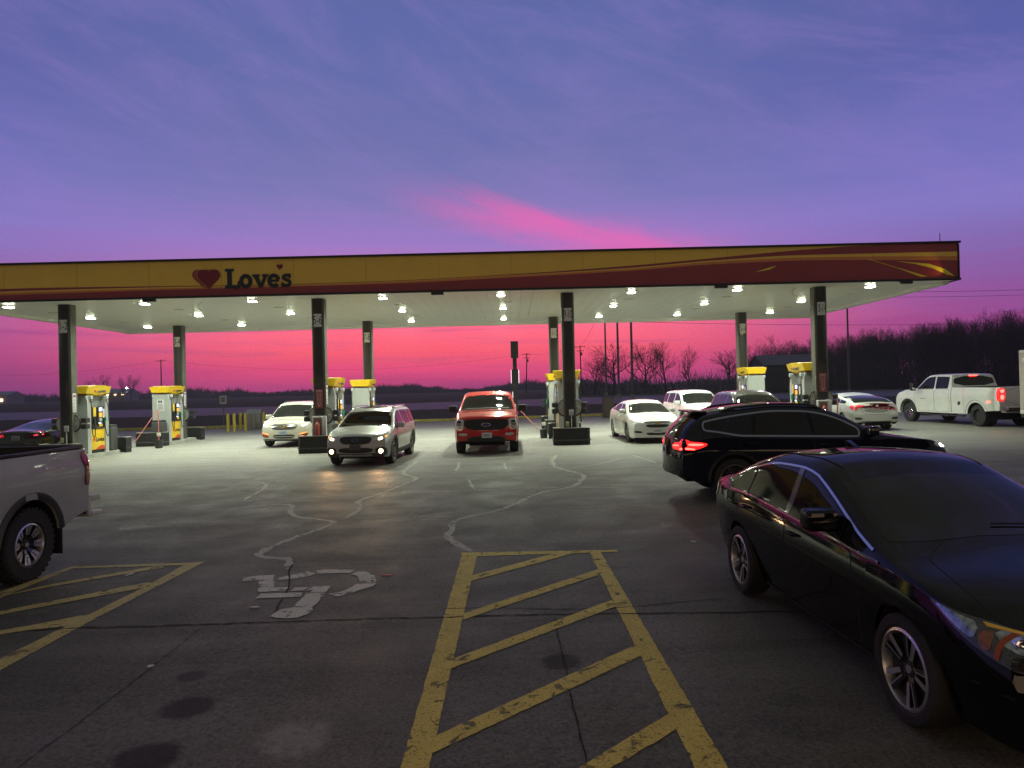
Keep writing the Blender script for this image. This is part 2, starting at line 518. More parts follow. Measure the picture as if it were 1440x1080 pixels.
def ground_mat(name, kind):
    m = bpy.data.materials.new(name)
    m.use_nodes = True
    n_, l_ = m.node_tree.nodes, m.node_tree.links
    b = n_['Principled BSDF']
    tc_ = n_.new('ShaderNodeTexCoord')

    def noise(scale, detail=6, rough=.55, vec=None, dist=0.0):
        t_ = n_.new('ShaderNodeTexNoise')
        t_.inputs['Scale'].default_value = scale
        t_.inputs['Detail'].default_value = detail
        t_.inputs['Roughness'].default_value = rough
        t_.inputs['Distortion'].default_value = dist
        l_.new(vec or tc_.outputs['Object'], t_.inputs['Vector'])
        return t_.outputs[0]

    def rng(x, a, b_, c, d, smooth=False):
        r_ = n_.new('ShaderNodeMapRange')
        if smooth:
            r_.interpolation_type = 'SMOOTHSTEP'
        for i, v in enumerate((a, b_, c, d)):
            r_.inputs[i + 1].default_value = v
        l_.new(x, r_.inputs[0])
        return r_.outputs[0]

    def mth_(op, a, b_=None):
        q = n_.new('ShaderNodeMath')
        q.operation = op
        for i, v in enumerate((a, b_)):
            if v is None:
                continue
            if isinstance(v, (int, float)):
                q.inputs[i].default_value = v
            else:
                l_.new(v, q.inputs[i])
        return q.outputs[0]

    def mix(f, a, b_):
        q = n_.new('ShaderNodeMix')
        q.data_type = 'RGBA'
        for s_, v in ((q.inputs[0], f), (q.inputs[6], a), (q.inputs[7], b_)):
            if isinstance(v, (int, float)):
                s_.default_value = v
            elif isinstance(v, tuple):
                s_.default_value = v
            else:
                l_.new(v, s_)
        return q.outputs[2]

    big = noise(.22, 5)
    mid = noise(1.3, 6, .6)
    fine = noise(17, 5, .7)
    grit = noise(160, 2, .6)
    if kind == 'lot':
        sp_ = n_.new('ShaderNodeSeparateXYZ')
        l_.new(tc_.outputs['Object'], sp_.inputs[0])
        mp = n_.new('ShaderNodeMapping')
        mp.inputs['Scale'].default_value = (.12, 1.6, 1)
        l_.new(tc_.outputs['Object'], mp.inputs['Vector'])
        streak = noise(1.0, 5, .6, mp.outputs[0], .5)        # tyre wear running across the drive
        yy = mth_('ADD', sp_.outputs[1], rng(big, 0, 1, -2.2, 2.2))
        asphalt = mix(mid, (.068, .068, .059, 1), (.116, .115, .101, 1))
        apron = mix(mid, (.20, .20, .18, 1), (.36, .36, .33, 1))
        slab = mix(mid, (.072, .070, .058, 1), (.118, .114, .096, 1))
        c_ = mix(rng(yy, 15.5, 21.5, 0, 1, True), asphalt, apron)
        nearm = n_.new('ShaderNodeMath')
        nearm.operation = 'LESS_THAN'
        nearm.inputs[1].default_value = 6.33
        l_.new(sp_.outputs[1], nearm.inputs[0])
        c_ = mix(nearm.outputs[0], c_, slab)
        c_ = mix(mth_('MULTIPLY', rng(streak, .42, .75, 0, 1), .35), c_, (.30, .29, .27, 1))
        c_ = mix(mth_('MULTIPLY', rng(streak, .46, .22, 0, 1), .5), c_, (.045, .043, .042, 1))
        stain = noise(.75, 3, .5, None, .8)
        c_ = mix(mth_('MULTIPLY', rng(stain, .63, .74, 0, 1, True), .55), c_, (.028, .027, .026, 1))
        # pale gravel specks
        vo = n_.new('ShaderNodeTexVoronoi')
        vo.inputs['Scale'].default_value = 55
        l_.new(tc_.outputs['Object'], vo.inputs['Vector'])
        spk = mth_('MULTIPLY', mth_('LESS_THAN', vo.outputs['Distance'], .16), mth_('GREATER_THAN', noise(9, 3), .56))
        c_ = mix(mth_('MULTIPLY', spk, .55), c_, (.34, .32, .30, 1))
        g40 = noise(42, 3, .7)
        c_ = mix(mth_('MULTIPLY', rng(g40, .50, .72, 0, 1), .6), c_, (.26, .245, .215, 1))
        c_ = mix(mth_('MULTIPLY', rng(g40, .48, .30, 0, 1), .75), c_, (.030, .028, .024, 1))
        c_ = mix(mth_('MULTIPLY', rng(grit, .50, .70, 0, 1), .45), c_, (.25, .235, .21, 1))
        c_ = mix(mth_('MULTIPLY', rng(fine, .52, .70, 0, 1), .30), c_, (.20, .19, .165, 1))
        c_ = mix(mth_('MULTIPLY', rng(fine, .46, .32, 0, 1), .45), c_, (.036, .034, .029, 1))
        # oil stains and one pale scuff at their own places on the slab
        wv = mth_('MULTIPLY', mth_('SUBTRACT', noise(4.5, 6, .65), .5), .9)
        for (px_, py_), pr_, pc_, pa_ in [(q, r__, (.016, .015, .012, 1), .82) for q, r__ in STAIN] + [(SCUFF, .24, (.34, .325, .30, 1), .62)]:
            dn_ = n_.new('ShaderNodeVectorMath')
            dn_.operation = 'DISTANCE'
            dn_.inputs[1].default_value = (px_, py_, gz(px_))
            l_.new(tc_.outputs['Object'], dn_.inputs[0])
            dd_ = mth_('ADD', mth_('DIVIDE', dn_.outputs['Value'], pr_), wv)
            mk = rng(dd_, 0.70, 1.10, pa_, 0, True)
            if pa_ < .7:
                mk = mth_('MULTIPLY', mk, rng(fine, .35, .6, .25, 1))
            c_ = mix(mk, c_, pc_)
        rough = mth_('ADD', rng(mid, .3, .75, .46, .70), rng(stain, .63, .74, 0, -.14, True))
    elif kind == 'road':
        c_ = mix(mid, (.06, .065, .07, 1), (.10, .105, .11, 1))
        rough = rng(mid, .3, .7, .35, .6)
    else:
        c_ = mix(rng(big, .3, .7, 0, 1), (.035, .034, .020, 1), (.060, .055, .032, 1))
        c_ = mix(mth_('MULTIPLY', fine, .6), c_, (.025, .028, .014, 1))
        rough = rng(mid, 0, 1, .85, 1.0)
    l_.new(c_, b.inputs['Base Color'])
    l_.new(rough, b.inputs['Roughness'])
    b.inputs['Specular IOR Level'].default_value = .14 if kind == 'lot' else .2
    bp = n_.new('ShaderNodeBump')
    bp.inputs['Strength'].default_value = .55 if kind == 'lot' else .8
    bp.inputs['Distance'].default_value = .006 if kind == 'lot' else .05
    l_.new(mth_('ADD', mth_('MULTIPLY', grit, .7), fine), bp.inputs['Height'])
    l_.new(bp.outputs[0], b.inputs['Normal'])
    return m


def sheet(name, xs, ys, m, dz=0.0):
    mb = MB()
    V = [[mb.bm.verts.new((x, y, gz(x) + dz)) for x in xs] for y in ys]
    for i in range(len(ys) - 1):
        for j in range(len(xs) - 1):
            mb.bm.faces.new((V[i][j], V[i][j + 1], V[i + 1][j + 1], V[i + 1][j]))
    o = mb.build(name, m, smooth=False)
    o['kind'] = 'structure'
    return o


XS = [-545, -400, -120, -60, -20, 0, 22, 60, 120, 400, 545]
FIELD = ground_mat('winter_field', 'field')
LOT = ground_mat('lot_asphalt', 'lot')
ROAD = ground_mat('road_asphalt', 'road')
sheet('ground', XS, [-120, 0, 46, 80, 125, 300, 605], FIELD, -.09)
sheet('parking_lot', [-90, -60, -20, 22, 60, 95], [-60, 46.2], LOT, 0.0)
sheet('road', XS, [79, 124], ROAD, -.075)

PAINTY = None


def worn_paint(name, col, cover):
    """road paint: chipped through to the tarmac by noise"""
    m = bpy.data.materials.new(name)
    m.use_nodes = True
    n_, l_ = m.node_tree.nodes, m.node_tree.links
    b = n_['Principled BSDF']
    tc_ = n_.new('ShaderNodeTexCoord')
    a = n_.new('ShaderNodeTexNoise')
    a.inputs['Scale'].default_value = 7
    a.inputs['Detail'].default_value = 8
    a.inputs['Roughness'].default_value = .68
    a.inputs['Distortion'].default_value = .7
    l_.new(tc_.outputs['Object'], a.inputs['Vector'])
    r_ = n_.new('ShaderNodeMapRange')
    r_.inputs[1].default_value = cover - .035
    r_.inputs[2].default_value = cover + .035
    r_.inputs[3].default_value = 1
    r_.inputs[4].default_value = .12
    l_.new(a.outputs[0], r_.inputs[0])
    g_ = n_.new('ShaderNodeTexNoise')
    g_.inputs['Scale'].default_value = 70
    g_.inputs['Detail'].default_value = 4
    l_.new(tc_.outputs['Object'], g_.inputs['Vector'])
    g2 = n_.new('ShaderNodeMapRange')
    g2.inputs[1].default_value = .56
    g2.inputs[2].default_value = .68
    g2.inputs[3].default_value = 1
    g2.inputs[4].default_value = .35
    l_.new(g_.outputs[0], g2.inputs[0])
    mu = n_.new('ShaderNodeMath')
    mu.operation = 'MULTIPLY'
    l_.new(r_.outputs[0], mu.inputs[0])
    l_.new(g2.outputs[0], mu.inputs[1])
    l_.new(mu.outputs[0], b.inputs['Alpha'])
    d = n_.new('ShaderNodeTexNoise')
    d.inputs['Scale'].default_value = 3
    d.inputs['Detail'].default_value = 5
    l_.new(tc_.outputs['Object'], d.inputs['Vector'])
    cr = n_.new('ShaderNodeValToRGB')
    cr.color_ramp.elements[0].position = .3
    cr.color_ramp.elements[1].position = .7
    cr.color_ramp.elements[0].color = tuple(v * .80 for v in col) + (1,)
    cr.color_ramp.elements[1].color = tuple(col) + (1,)
    l_.new(d.outputs[0], cr.inputs[0])
    l_.new(cr.outputs[0], b.inputs['Base Color'])
    b.inputs['Roughness'].default_value = .65
    return m


def flat(name, polys, m, dz, jitter=0.0, seed=1):
    rnd = random.Random(seed)
    mb = MB()
    for i, p in enumerate(polys):
        k = max(24, len(p) * 6)
        q = []
        for a, b_ in zip(p, p[1:] + p[:1]):
            n_ = max(1, int((Vector(b_) - Vector(a)).length / .06))
            for j in range(n_):
                t_ = j / n_
                q.append((a[0] + (b_[0] - a[0]) * t_ + rnd.uniform(-jitter, jitter), a[1] + (b_[1] - a[1]) * t_ + rnd.uniform(-jitter, jitter)))
        f = mb.poly([(x, y, gz(x) + dz + i * .0004) for x, y in q])
        bmesh.ops.triangulate(mb.bm, faces=[f])
    for f in mb.bm.faces:
        if f.normal.z < 0:
            f.normal_flip()
    o = mb.build(name, m, smooth=False)
    o['kind'] = 'structure'
    return o


YEL = worn_paint('worn_yellow_paint', (.76, .58, .11), .60)
YEL2 = worn_paint('worn_yellow_paint_faded', (.62, .50, .18), .60)
WHI = worn_paint('worn_white_paint', (.72, .67, .58), .585)
flat('hatch_marking', HATCH, YEL, .004, .004, 3)
flat('hatch_marking', HATCHL, YEL2, .004, .004, 4)
flat('wheelchair_marking', ISA, WHI, .004, .011, 5)


def ribbon(mb, pts, w, dz, seed, wob=.5, step=.12, amp=.35):
    rnd = random.Random(seed)
    P_ = resample(chaikin(pts, 2, False), max(4, int(sum((Vector(b_) - Vector(a)).length for a, b_ in zip(pts, pts[1:])) / step)), False)
    prev = None
    off = 0
    for i, p in enumerate(P_):
        a, b_ = P_[max(0, i - 1)], P_[min(len(P_) - 1, i + 1)]
        d = (b_ - a).normalized()
        q = Vector((-d.y, d.x))
        off = off * .8 + rnd.uniform(-amp, amp) * w * .5
        ww = w * (1 + rnd.uniform(-wob, wob)) * min(1, .35 + .3 * min(i, len(P_) - 1 - i))
        cur = [p + q * (off + ww / 2), p + q * (off - ww / 2)]
        cur = [mb.bm.verts.new((v.x, v.y, gz(v.x) + dz)) for v in cur]
        if prev:
            f = mb.bm.faces.new((prev[0], cur[0], cur[1], prev[1]))
            f.normal_update()
            if f.normal.z < 0:
                f.normal_flip()
        prev = cur


SEAL = worn_paint('crack_sealant', (.47, .46, .39), .60)
mb = MB()
for i, (pts, w_) in enumerate(CRACK):
    ribbon(mb, pts, w_ * .0115, .0018 + i * .0002, 10 + i)
o = mb.build('sealed_cracks', SEAL, smooth=False)
o['kind'] = 'structure'
JM = mat('joint_dark', (.012, .011, .010), .9)
mb = MB()
for i, pts in enumerate(JOINT):
    ribbon(mb, pts, (.022, .011, .009, .006, .016)[i], .0052 + i * .0002, 40 + i, .5, .06, 1.0)
o = mb.build('expansion_joints', JM, smooth=False)
o['kind'] = 'structure'
# kerb at the back of the lot, its edge painted yellow
mb = MB()
for x0 in range(-88, 95, 3):
    for dx_, mi in ((0, 0),):
        xm = x0 + 1.5
        mb.box((xm, 46.35, gz(xm) + .03), (2.985, .30, .30), 0, bev=.02)
        mb.box((xm, 46.19, gz(xm) + .10), (2.95, .02, .14), 1)
o = mb.build('kerb', [mat('kerb_concrete', (.30, .29, .26), .8, noise=.2), mat('kerb_yellow', (.50, .40, .08), .7, noise=.3)], smooth=False)
o['kind'] = 'structure'



def _cube(s_):
    b2 = bmesh.new()
    bmesh.ops.create_cube(b2, size=1.0)
    for v in b2.verts:
        v.co = Vector((v.co.x * s_[0], v.co.y * s_[1], v.co.z * s_[2]))
    return b2

# ================================================================ canopy
CX0, CX1, CY0, CY1, CZ, CF = -19.5, 15.2, 24.05, 35.95, 5.33, 1.25
can = thing('canopy', 'long fuel station canopy with yellow and red fascia and a lit white soffit', 'canopy', (0, 0, 0))


def soffit_mat():
    m = bpy.data.materials.new('soffit_white')
    m.use_nodes = True
    n_, l_ = m.node_tree.nodes, m.node_tree.links
    b = n_['Principled BSDF']
    tc_ = n_.new('ShaderNodeTexCoord')
    t_ = n_.new('ShaderNodeTexNoise')
    t_.inputs['Scale'].default_value = 1.2
    t_.inputs['Detail'].default_value = 5
    l_.new(tc_.outputs['Object'], t_.inputs['Vector'])
    c_ = n_.new('ShaderNodeValToRGB')
    c_.color_ramp.elements[0].color = (.78, .78, .73, 1)
    c_.color_ramp.elements[1].color = (.90, .90, .86, 1)
    l_.new(t_.outputs[0], c_.inputs[0])
    l_.new(c_.outputs[0], b.inputs['Base Color'])
    b.inputs['Roughness'].default_value = .30
    return m


mb = MB()
x = CX0 + .06
while x < CX1 - .1:                     # soffit pans running front to back, with shadow gaps
    w_ = min(.405, CX1 - .06 - x)
    mb.box((x + w_ / 2, (CY0 + CY1) / 2, CZ + .03), (w_ - .008, CY1 - CY0 - .12, .06), bev=.004, seg=1)
    x += .405
mb.build('soffit', soffit_mat(), can)
mb = MB()
mb.box(((CX0 + CX1) / 2, (CY0 + CY1) / 2, CZ + .62), (CX1 - CX0 - .2, CY1 - CY0 - .2, 1.0))
mb.build('roof_deck', mat('deck_grey', (.3, .3, .3), .8), can, smooth=False)
FY = mat('fascia_yellow', (.86, .54, .07), .28, coat=.4, noise=.05, nscale=1)
FR = mat('fascia_red', (.30, .03, .04), .28, coat=.4, noise=.05, nscale=1)
FO = mat('fascia_orange', (.66, .22, .05), .28, coat=.4, noise=.05, nscale=1)
FK = mat('fascia_black', (.010, .010, .011), .4)
# curves of the swoosh: heights (0 bottom .. 1 top) against x
lowred = pchip([(-19.5, .17), (-17, .20), (-14.5, .24), (-9, .17), (-5, .20), (0, .30), (4.5, .43), (9, .66), (12, .80), (15.2, .86)])
c1 = pchip([(-19.5, .30), (-17, .30), (-14.5, .28), (-9, .20), (-5, .24), (0, .36), (4.5, .52), (9, .70), (11, .76), (15.2, .72)])
c1 = pchip([(-19.5, .12), (-16, .16), (-12, .19), (-8, .20), (-4, .22), (0, .31), (4, .42), (7, .55), (10, .60), (12.5, .56), (15.2, .50)])      # red below
c2 = pchip([(-19.5, .18), (-16, .22), (-12, .235), (-8, .235), (-4, .27), (0, .36), (4, .47), (7, .62), (10, .68), (12.5, .66), (15.2, .62)])      # orange
c3 = pchip([(-19.5, .21), (-16, .26), (-12, .27), (-8, .25), (-4, .285), (0, .375), (4, .50), (7, .66), (10, .75), (12.5, .75), (15.2, .75)])      # yellow band
c4 = pchip([(-19.5, .30), (-16, .33), (-12, .30), (-8, .27), (-4, .30), (0, .40), (4, .56), (7, .73), (10, .90), (12.5, .985), (15.2, .99)])      # red upper
mb = MB()
F0, F1 = CZ + .05, CZ + CF


def fascia(pt, xs):
    rows = []
    for x in xs:
        zs = [0.0] + [f(x) for f in (c1, c2, c3, c4)] + [1.0]
        rows.append([mb.bm.verts.new(pt(x, F0 + (F1 - F0) * z)) for z in zs])
    for a, b_ in zip(rows, rows[1:]):
        for j, mi in enumerate((1, 2, 0, 1, 0)):
            mb.bm.faces.new((a[j], b_[j], b_[j + 1], a[j + 1])).material_index = mi


fascia(lambda x, z: (x, CY0, z), [CX0 + (CX1 - CX0) * i / 150 for i in range(151)])
for xx in (CX0, CX1):
    rows = [[mb.bm.verts.new((xx, y, F0 + (F1 - F0) * z)) for z in (0, .5, .62, .75, .99, 1)] for y in (CY0, CY1)]
    for j, mi in enumerate((1, 2, 0, 1, 0)):
        q = (rows[0][j], rows[1][j], rows[1][j + 1], rows[0][j + 1])
        mb.bm.faces.new(q if xx == CX1 else q[::-1]).material_index = mi
rows = [[mb.bm.verts.new((x, CY1, F0 + (F1 - F0) * z)) for z in (0, 1)] for x in (CX0, CX1)]
mb.bm.faces.new((rows[0][0], rows[0][1], rows[1][1], rows[1][0])).material_index = 0
mb.build('fascia', [FY, FR, FO], can, smooth=False)
mb = MB()
for y, s_ in ((CY0, -1), (CY1, 1)):
    mb.box(((CX0 + CX1) / 2, y + s_ * .02, F1 + .02), (CX1 - CX0 + .14, .10, .07), bev=.01)
    mb.box(((CX0 + CX1) / 2, y + s_ * .02, CZ + .015), (CX1 - CX0 + .10, .09, .07), bev=.01)
for x, s_ in ((CX0, -1), (CX1, 1)):
    mb.box((x + s_ * .02, (CY0 + CY1) / 2, F1 + .02), (.10, CY1 - CY0 - .06, .07), bev=.01)
    mb.box((x + s_ * .02, (CY0 + CY1) / 2, CZ + .015), (.09, CY1 - CY0 - .05, .07), bev=.01)
for s_, x in ((-1, CX0), (1, CX1)):
    mb.box((x + s_ * .005, CY0 - .005, (F0 + F1) / 2), (.05, .05, F1 - F0 - .08))
mb.build('edge_trim', FK, can)
SOFW = mat('soffit_trim', (.70, .70, .66), .45)
mb = MB()   # inner drop edge along the back and the ends
mb.box(((CX0 + CX1) / 2, CY1 - .22, CZ - .075), (CX1 - CX0 - .3, .22, .15), bev=.01)
for x, s_ in ((CX0, 1), (CX1, -1)):
    mb.box((x + s_ * .22, (CY0 + CY1) / 2, CZ - .055), (.22, CY1 - CY0 - .75, .11), bev=.01)
mb.build('soffit_edge', SOFW, can)
for x in (-12.2, -2.45, 7.15, 13.4):
    mb = MB()
    mb.box((x, CY0 - .01, CZ - .06), (.42, .14, .10), bev=.015)
    mb.build('drain_box', FK, can)
mb = MB()
mb.tube([(14.75, 24.3, F1), (14.75, 24.3, F1 + .38)], .012, 6)
mb.build('lightning_rod', FK, can)
for i, x in enumerate((-10.9, 10.15)):
    mb = MB()
    a = [(x + .14 * math.cos(t_), 25.2, CZ - .15 + .14 * math.sin(t_)) for t_ in [math.pi * (.5 + k / 8) for k in range(9)]]
    mb.tube(a, .02, 6)
    mb.build('conduit', SOFW, can)

# ---- lettering: slab-serif word and hearts, built as thin signs on the fascia


def heart_pts(n=40):
    out = []
    for k in range(n):
        t_ = 2 * math.pi * k / n
        out.append((16 * math.sin(t_) ** 3 / 17, (13 * math.cos(t_) - 5 * math.cos(2 * t_) - 2 * math.cos(3 * t_) - math.cos(4 * t_)) / 17))
    return out


def stroke2d(pts, w0, w1=None):
    w1 = w1 or w0
    P_ = [Vector(p) for p in pts]
    l_, r_ = [], []
    for i, p in enumerate(P_):
        d = (P_[min(i + 1, len(P_) - 1)] - P_[max(0, i - 1)]).normalized()
        q = Vector((-d.y, d.x)) * ((w0 + (w1 - w0) * i / (len(P_) - 1)) / 2)
        l_.append(tuple(p + q))
        r_.append(tuple(p - q))
    return l_, r_


def word(mb, M, s_, th=.012, mi=0):
    """slab-serif 'Love's' (the apostrophe is a small heart, added apart); unit cap height"""
    lay = [0]

    def pr(poly):
        lay[0] += 1
        mb.prism([(x * s_, y * s_) for x, y in poly], 0, th + lay[0] * .0004, mi, M)

    def st(pts, w0, w1=None):
        l_, r_ = stroke2d(pts, w0, w1)
        lay[0] += 1
        z = th + lay[0] * .0004
        a = [mb.bm.verts.new(M @ Vector((x * s_, y * s_, z))) for x, y in l_]
        b_ = [mb.bm.verts.new(M @ Vector((x * s_, y * s_, z))) for x, y in r_]
        a2 = [mb.bm.verts.new(M @ Vector((x * s_, y * s_, 0))) for x, y in l_]
        b2 = [mb.bm.verts.new(M @ Vector((x * s_, y * s_, 0))) for x, y in r_]
        for i in range(len(a) - 1):
            for q in ((a[i], a[i + 1], b_[i + 1], b_[i]), (a[i], a2[i], a2[i + 1], a[i + 1]), (b_[i], b_[i + 1], b2[i + 1], b2[i])):
                mb.bm.faces.new(q).material_index = mi
        for i in (0, -1):
            mb.bm.faces.new((a[i], b_[i], b2[i], a2[i])).material_index = mi

    def arc(cx, cy, rx, ry, a0, a1, w, n=26):
        st([(cx + rx * math.cos(R(a0 + (a1 - a0) * k / n)), cy + ry * math.sin(R(a0 + (a1 - a0) * k / n))) for k in range(n + 1)], w)
    # L
    pr([(.0, .86), (.46, .86), (.46, 1.0), (.0, 1.0)])
    pr([(.11, .0), (.35, .0), (.35, .9), (.11, .9)])
    pr([(.0, .0), (.78, .0), (.78, .16), (.0, .16)])
    pr([(.62, .12), (.78, .12), (.78, .36), (.66, .36)])
    pr([(.50, -.07), (.62, -.07), (.60, .02), (.50, .02)])
    # o
    arc(1.06, .34, .235, .27, 0, 360, .21)
    # v
    pr([(1.40, .56), (1.78, .56), (1.78, .68), (1.40, .68)])
    pr([(1.90, .56), (2.22, .56), (2.22, .68), (1.90, .68)])
    st([(1.57, .62), (1.83, .02)], .23, .20)
    st([(2.08, .62), (1.84, .02)], .17, .16)
    # e
    arc(2.50, .34, .235, .265, -38, -322 + 0, .20) if False else arc(2.50, .34, .235, .265, 10, 318, .20)
    pr([(2.28, .28), (2.76, .28), (2.76, .40), (2.28, .40)])
    # s
    st([(3.32, .56), (3.24, .60), (3.12, .605), (3.01, .56), (2.98, .49), (3.02, .42), (3.14, .37), (3.26, .32), (3.33, .24), (3.31, .14), (3.21, .08), (3.07, .075), (2.95, .13)], .17)
    pr([(3.27, .44), (3.37, .44), (3.37, .68), (3.27, .68)])
    pr([(2.88, .0), (2.98, .0), (2.98, .25), (2.88, .25)])


FRONT = Matrix.Rotation(R(90), 4, 'X')     # local XY -> world XZ, local +Z -> -Y
INK = mat('sign_ink', (.012, .02, .024), .4)
HRED = mat('heart_red', (.21, .012, .03), .35)
HORA = mat('heart_orange', (.55, .18, .03), .35)
sg = MB()
word(sg, Matrix.Translation((-9.62, CY0 - .012, 5.61)) @ FRONT, .66)
sg.build('lettering', INK, can, smooth=False)
sg = MB()
hp = heart_pts()
for k_, (ox, mi, sc_) in enumerate(((-.40, 0, .36), (-.31, 1, .36), (-.25, 0, .365), (-.17, 1, .37), (-.10, 0, .375), (0, 0, .385))):
    sg.prism([(x * sc_, y * sc_) for x, y in hp], 0, .010 + k_ * .003, mi, Matrix.Translation((-10.14 + ox * .62, CY0 - .012, 5.99 + .02 * (5 - k_) * .2)) @ FRONT)
sg.build('heart_emblem', [HRED, HORA], can, smooth=False)
sg = MB()
sg.prism([(x * .115, y * .115) for x, y in hp], 0, .014, 0, Matrix.Translation((-7.76, CY0 - .012, 6.30)) @ FRONT)
sg.build('heart_emblem', [HRED, HORA], can, smooth=False)

# panel joints of the fascia, and light streaks painted yellow with an added lamp
x = CX0 + 2.4
while x < CX1 - .5:
    mb = MB()
    mb.box((x, CY0 - .0015, (F0 + F1) / 2), (.005, .003, F1 - F0 - .10))
    x += 2.45
    mb.build('panel_joint', mat('joint_brown', (.10, .05, .02), .6), can, smooth=False)
LIGHT_STREAK = mat('light_streak_yellow', (.85, .66, .05), .3)  # yellow paint standing in for bright streaks of light
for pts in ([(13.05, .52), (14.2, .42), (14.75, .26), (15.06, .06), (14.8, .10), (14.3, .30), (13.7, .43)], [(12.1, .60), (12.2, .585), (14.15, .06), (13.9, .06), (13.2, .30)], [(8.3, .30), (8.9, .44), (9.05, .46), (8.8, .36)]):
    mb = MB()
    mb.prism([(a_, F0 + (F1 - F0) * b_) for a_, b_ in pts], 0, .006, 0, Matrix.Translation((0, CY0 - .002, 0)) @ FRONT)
    mb.build('painted_light_streak', LIGHT_STREAK, can, smooth=False)
mb = MB()
mb.box((14.95, CY0 - .34, CZ + .02), (.12, .10, .09), bev=.02)
mb.tube([(14.95, CY0 - .30, CZ), (14.95, CY0 - .02, CZ + .0)], .012, 6)
mb.build('added_lamp_housing', FK, can)  # invented housing for the added spot below
spot('added_streak_light', can, (14.93, CY0 - .33, CZ + .09), (14.1, CY0, CZ + .55), 9, lin(255, 225, 120), 62, .8, .02)  # added light to brighten the painted streaks

# ---- recessed lamps: three rows of eight
LXS = [(-17.75, -12.93, -9.12, -4.5, -.32, 4.3, 8.05, 12.75), (-17.3, -12.85, -9.05, -4.45, -.3, 4.25, 8.0, 12.0), (-17.2, -12.75, -9.0, -4.7, -.33, 4.2, 7.9, 12.3)]
LENS = mat('led_lens', (.9, .9, .85), .3, emit=lin(242, 255, 220), es=45.0)
mbf = MB()
mbf.box((0, 0, -.016), (.36, .36, .032), 0, bev=.01)
house_me = mbf.mesh('lamp_housing', mat('lamp_housing', (.7, .7, .68), .4))
mbf = MB()
mbf.box((0, 0, -.043), (.24, .24, .026), 0, bev=.008)
lens_me = mbf.mesh('lamp_lens', LENS)
mbf = MB()
mbf.box((0, 0, -.02), (.34, .16, .03), 0, bev=.008)
dead_me = mbf.mesh('soffit_plate', mat('soffit_plate', (.62, .66, .60), .3))
rowname = ('front', 'middle', 'back')
for r_, yy in enumerate((25.15, 29.3, 33.7)):
    for x in LXS[r_]:
        lt = thing('soffit_lamp', 'bright square lamp in the %s row under the canopy' % rowname[r_], 'ceiling lamp', (x, yy, CZ - .001), 0, 'lamps in the %s row of the canopy soffit' % rowname[r_])
        link('housing', house_me, lt)
        link('lens', lens_me, lt)
        ad_ = bpy.data.lights.new('lamp_light', 'AREA')
        ad_.shape = 'SQUARE'
        ad_.size = .24
        ad_.energy = 152.0
        ad_.spread = R(158)
        ad_.color = lin(244, 255, 228)[:3]
        al_ = link('lamp_light', ad_, lt)
        al_.location = (0, 0, -.075)
        if r_ < 2:
            mbq = link('soffit_plate', dead_me, can)
            mbq.location = (x + .25, yy + 2.1, CZ)

# ================================================================ columns, islands, pumps
COLB = mat('column_black', (.012, .0125, .0115), .42, coat=.15, noise=.2, nscale=4)
COLS = mat('column_side', (.10, .10, .082), .5, noise=.15, nscale=4)
CONC = mat('island_concrete', (.30, .30, .27), .75, noise=.25, nscale=3, bump=.3)
SIGNW = mat('sign_white', (.62, .62, .64), .4)
REDST = mat('sticker_red', (.30, .05, .06), .45)


def text_mesh(s_, size, m, ext=.002, align='CENTER', name='number', sx_=1.0):
    cu = bpy.data.curves.new('txt', 'FONT')
    cu.body = s_
    cu.size = size
    cu.extrude = ext
    cu.align_x = align
    cu.align_y = 'CENTER'
    ob = bpy.data.objects.new('txt', cu)
    COL.objects.link(ob)
    ob.scale = (sx_, 1, 1)
    dg = bpy.context.evaluated_depsgraph_get()
    me = bpy.data.meshes.new_from_object(ob.evaluated_get(dg))
    me.name = name
    for v in me.vertices:
        v.co.x *= sx_
    bpy.data.objects.remove(ob)
    bpy.data.curves.remove(cu)
    me.materials.clear()
    me.materials.append(m)
    return me


IX = (-15.72, -6.78, 2.02, 10.92)
NUM = ('1-2', '3-4', '5-6', '7-8', '9-10', '11-12', '13-14', '15-16')


def column(x, y, num, label, w_=.44, d_=.42, extras=True):
    b0 = gz(x)
    t_ = thing('canopy_column', label, 'column', (x, y, b0), 0, 'canopy columns')
    mb = MB()
    H_ = CZ - b0 - .005
    mb.box((0, 0, H_ / 2), (w_ * .72, d_, H_), 0, bev=.012)
    mb.box((0, 0, H_ / 2), (w_, d_ * .80, H_ - .002), 1, bev=.012)
    mb.build('shaft', [COLB, COLS], t_)
    s_ = MB()
    s_.box((0, -d_ / 2 - .008, CZ - b0 - .78), (w_ * .60, .014, .46), 0, bev=.004)
    pl = s_.build('number_sign', SIGNW, t_)
    n_ = link('number', text_mesh(num, .40, INK, name='number', sx_=.62 if len(num) < 4 else .40), pl)
    n_.location = (0, -d_ / 2 - .0165, CZ - b0 - .78)
    n_.rotation_euler = (R(90), 0, 0)
    if extras:
        s_ = MB()
        s_.box((w_ * .5 + .006, -.04, 2.0), (.012, .20, .66), 0, bev=.003)
        s_.box((w_ * .5 + .013, -.04, 2.24), (.004, .13, .09), 1)
        for k in range(9):
            s_.box((w_ * .5 + .013, -.04, 2.13 - k * .05), (.003, .13, .012), 2)
        s_.build('notice_plate', [SIGNW, REDST, INK], t_)
    return t_


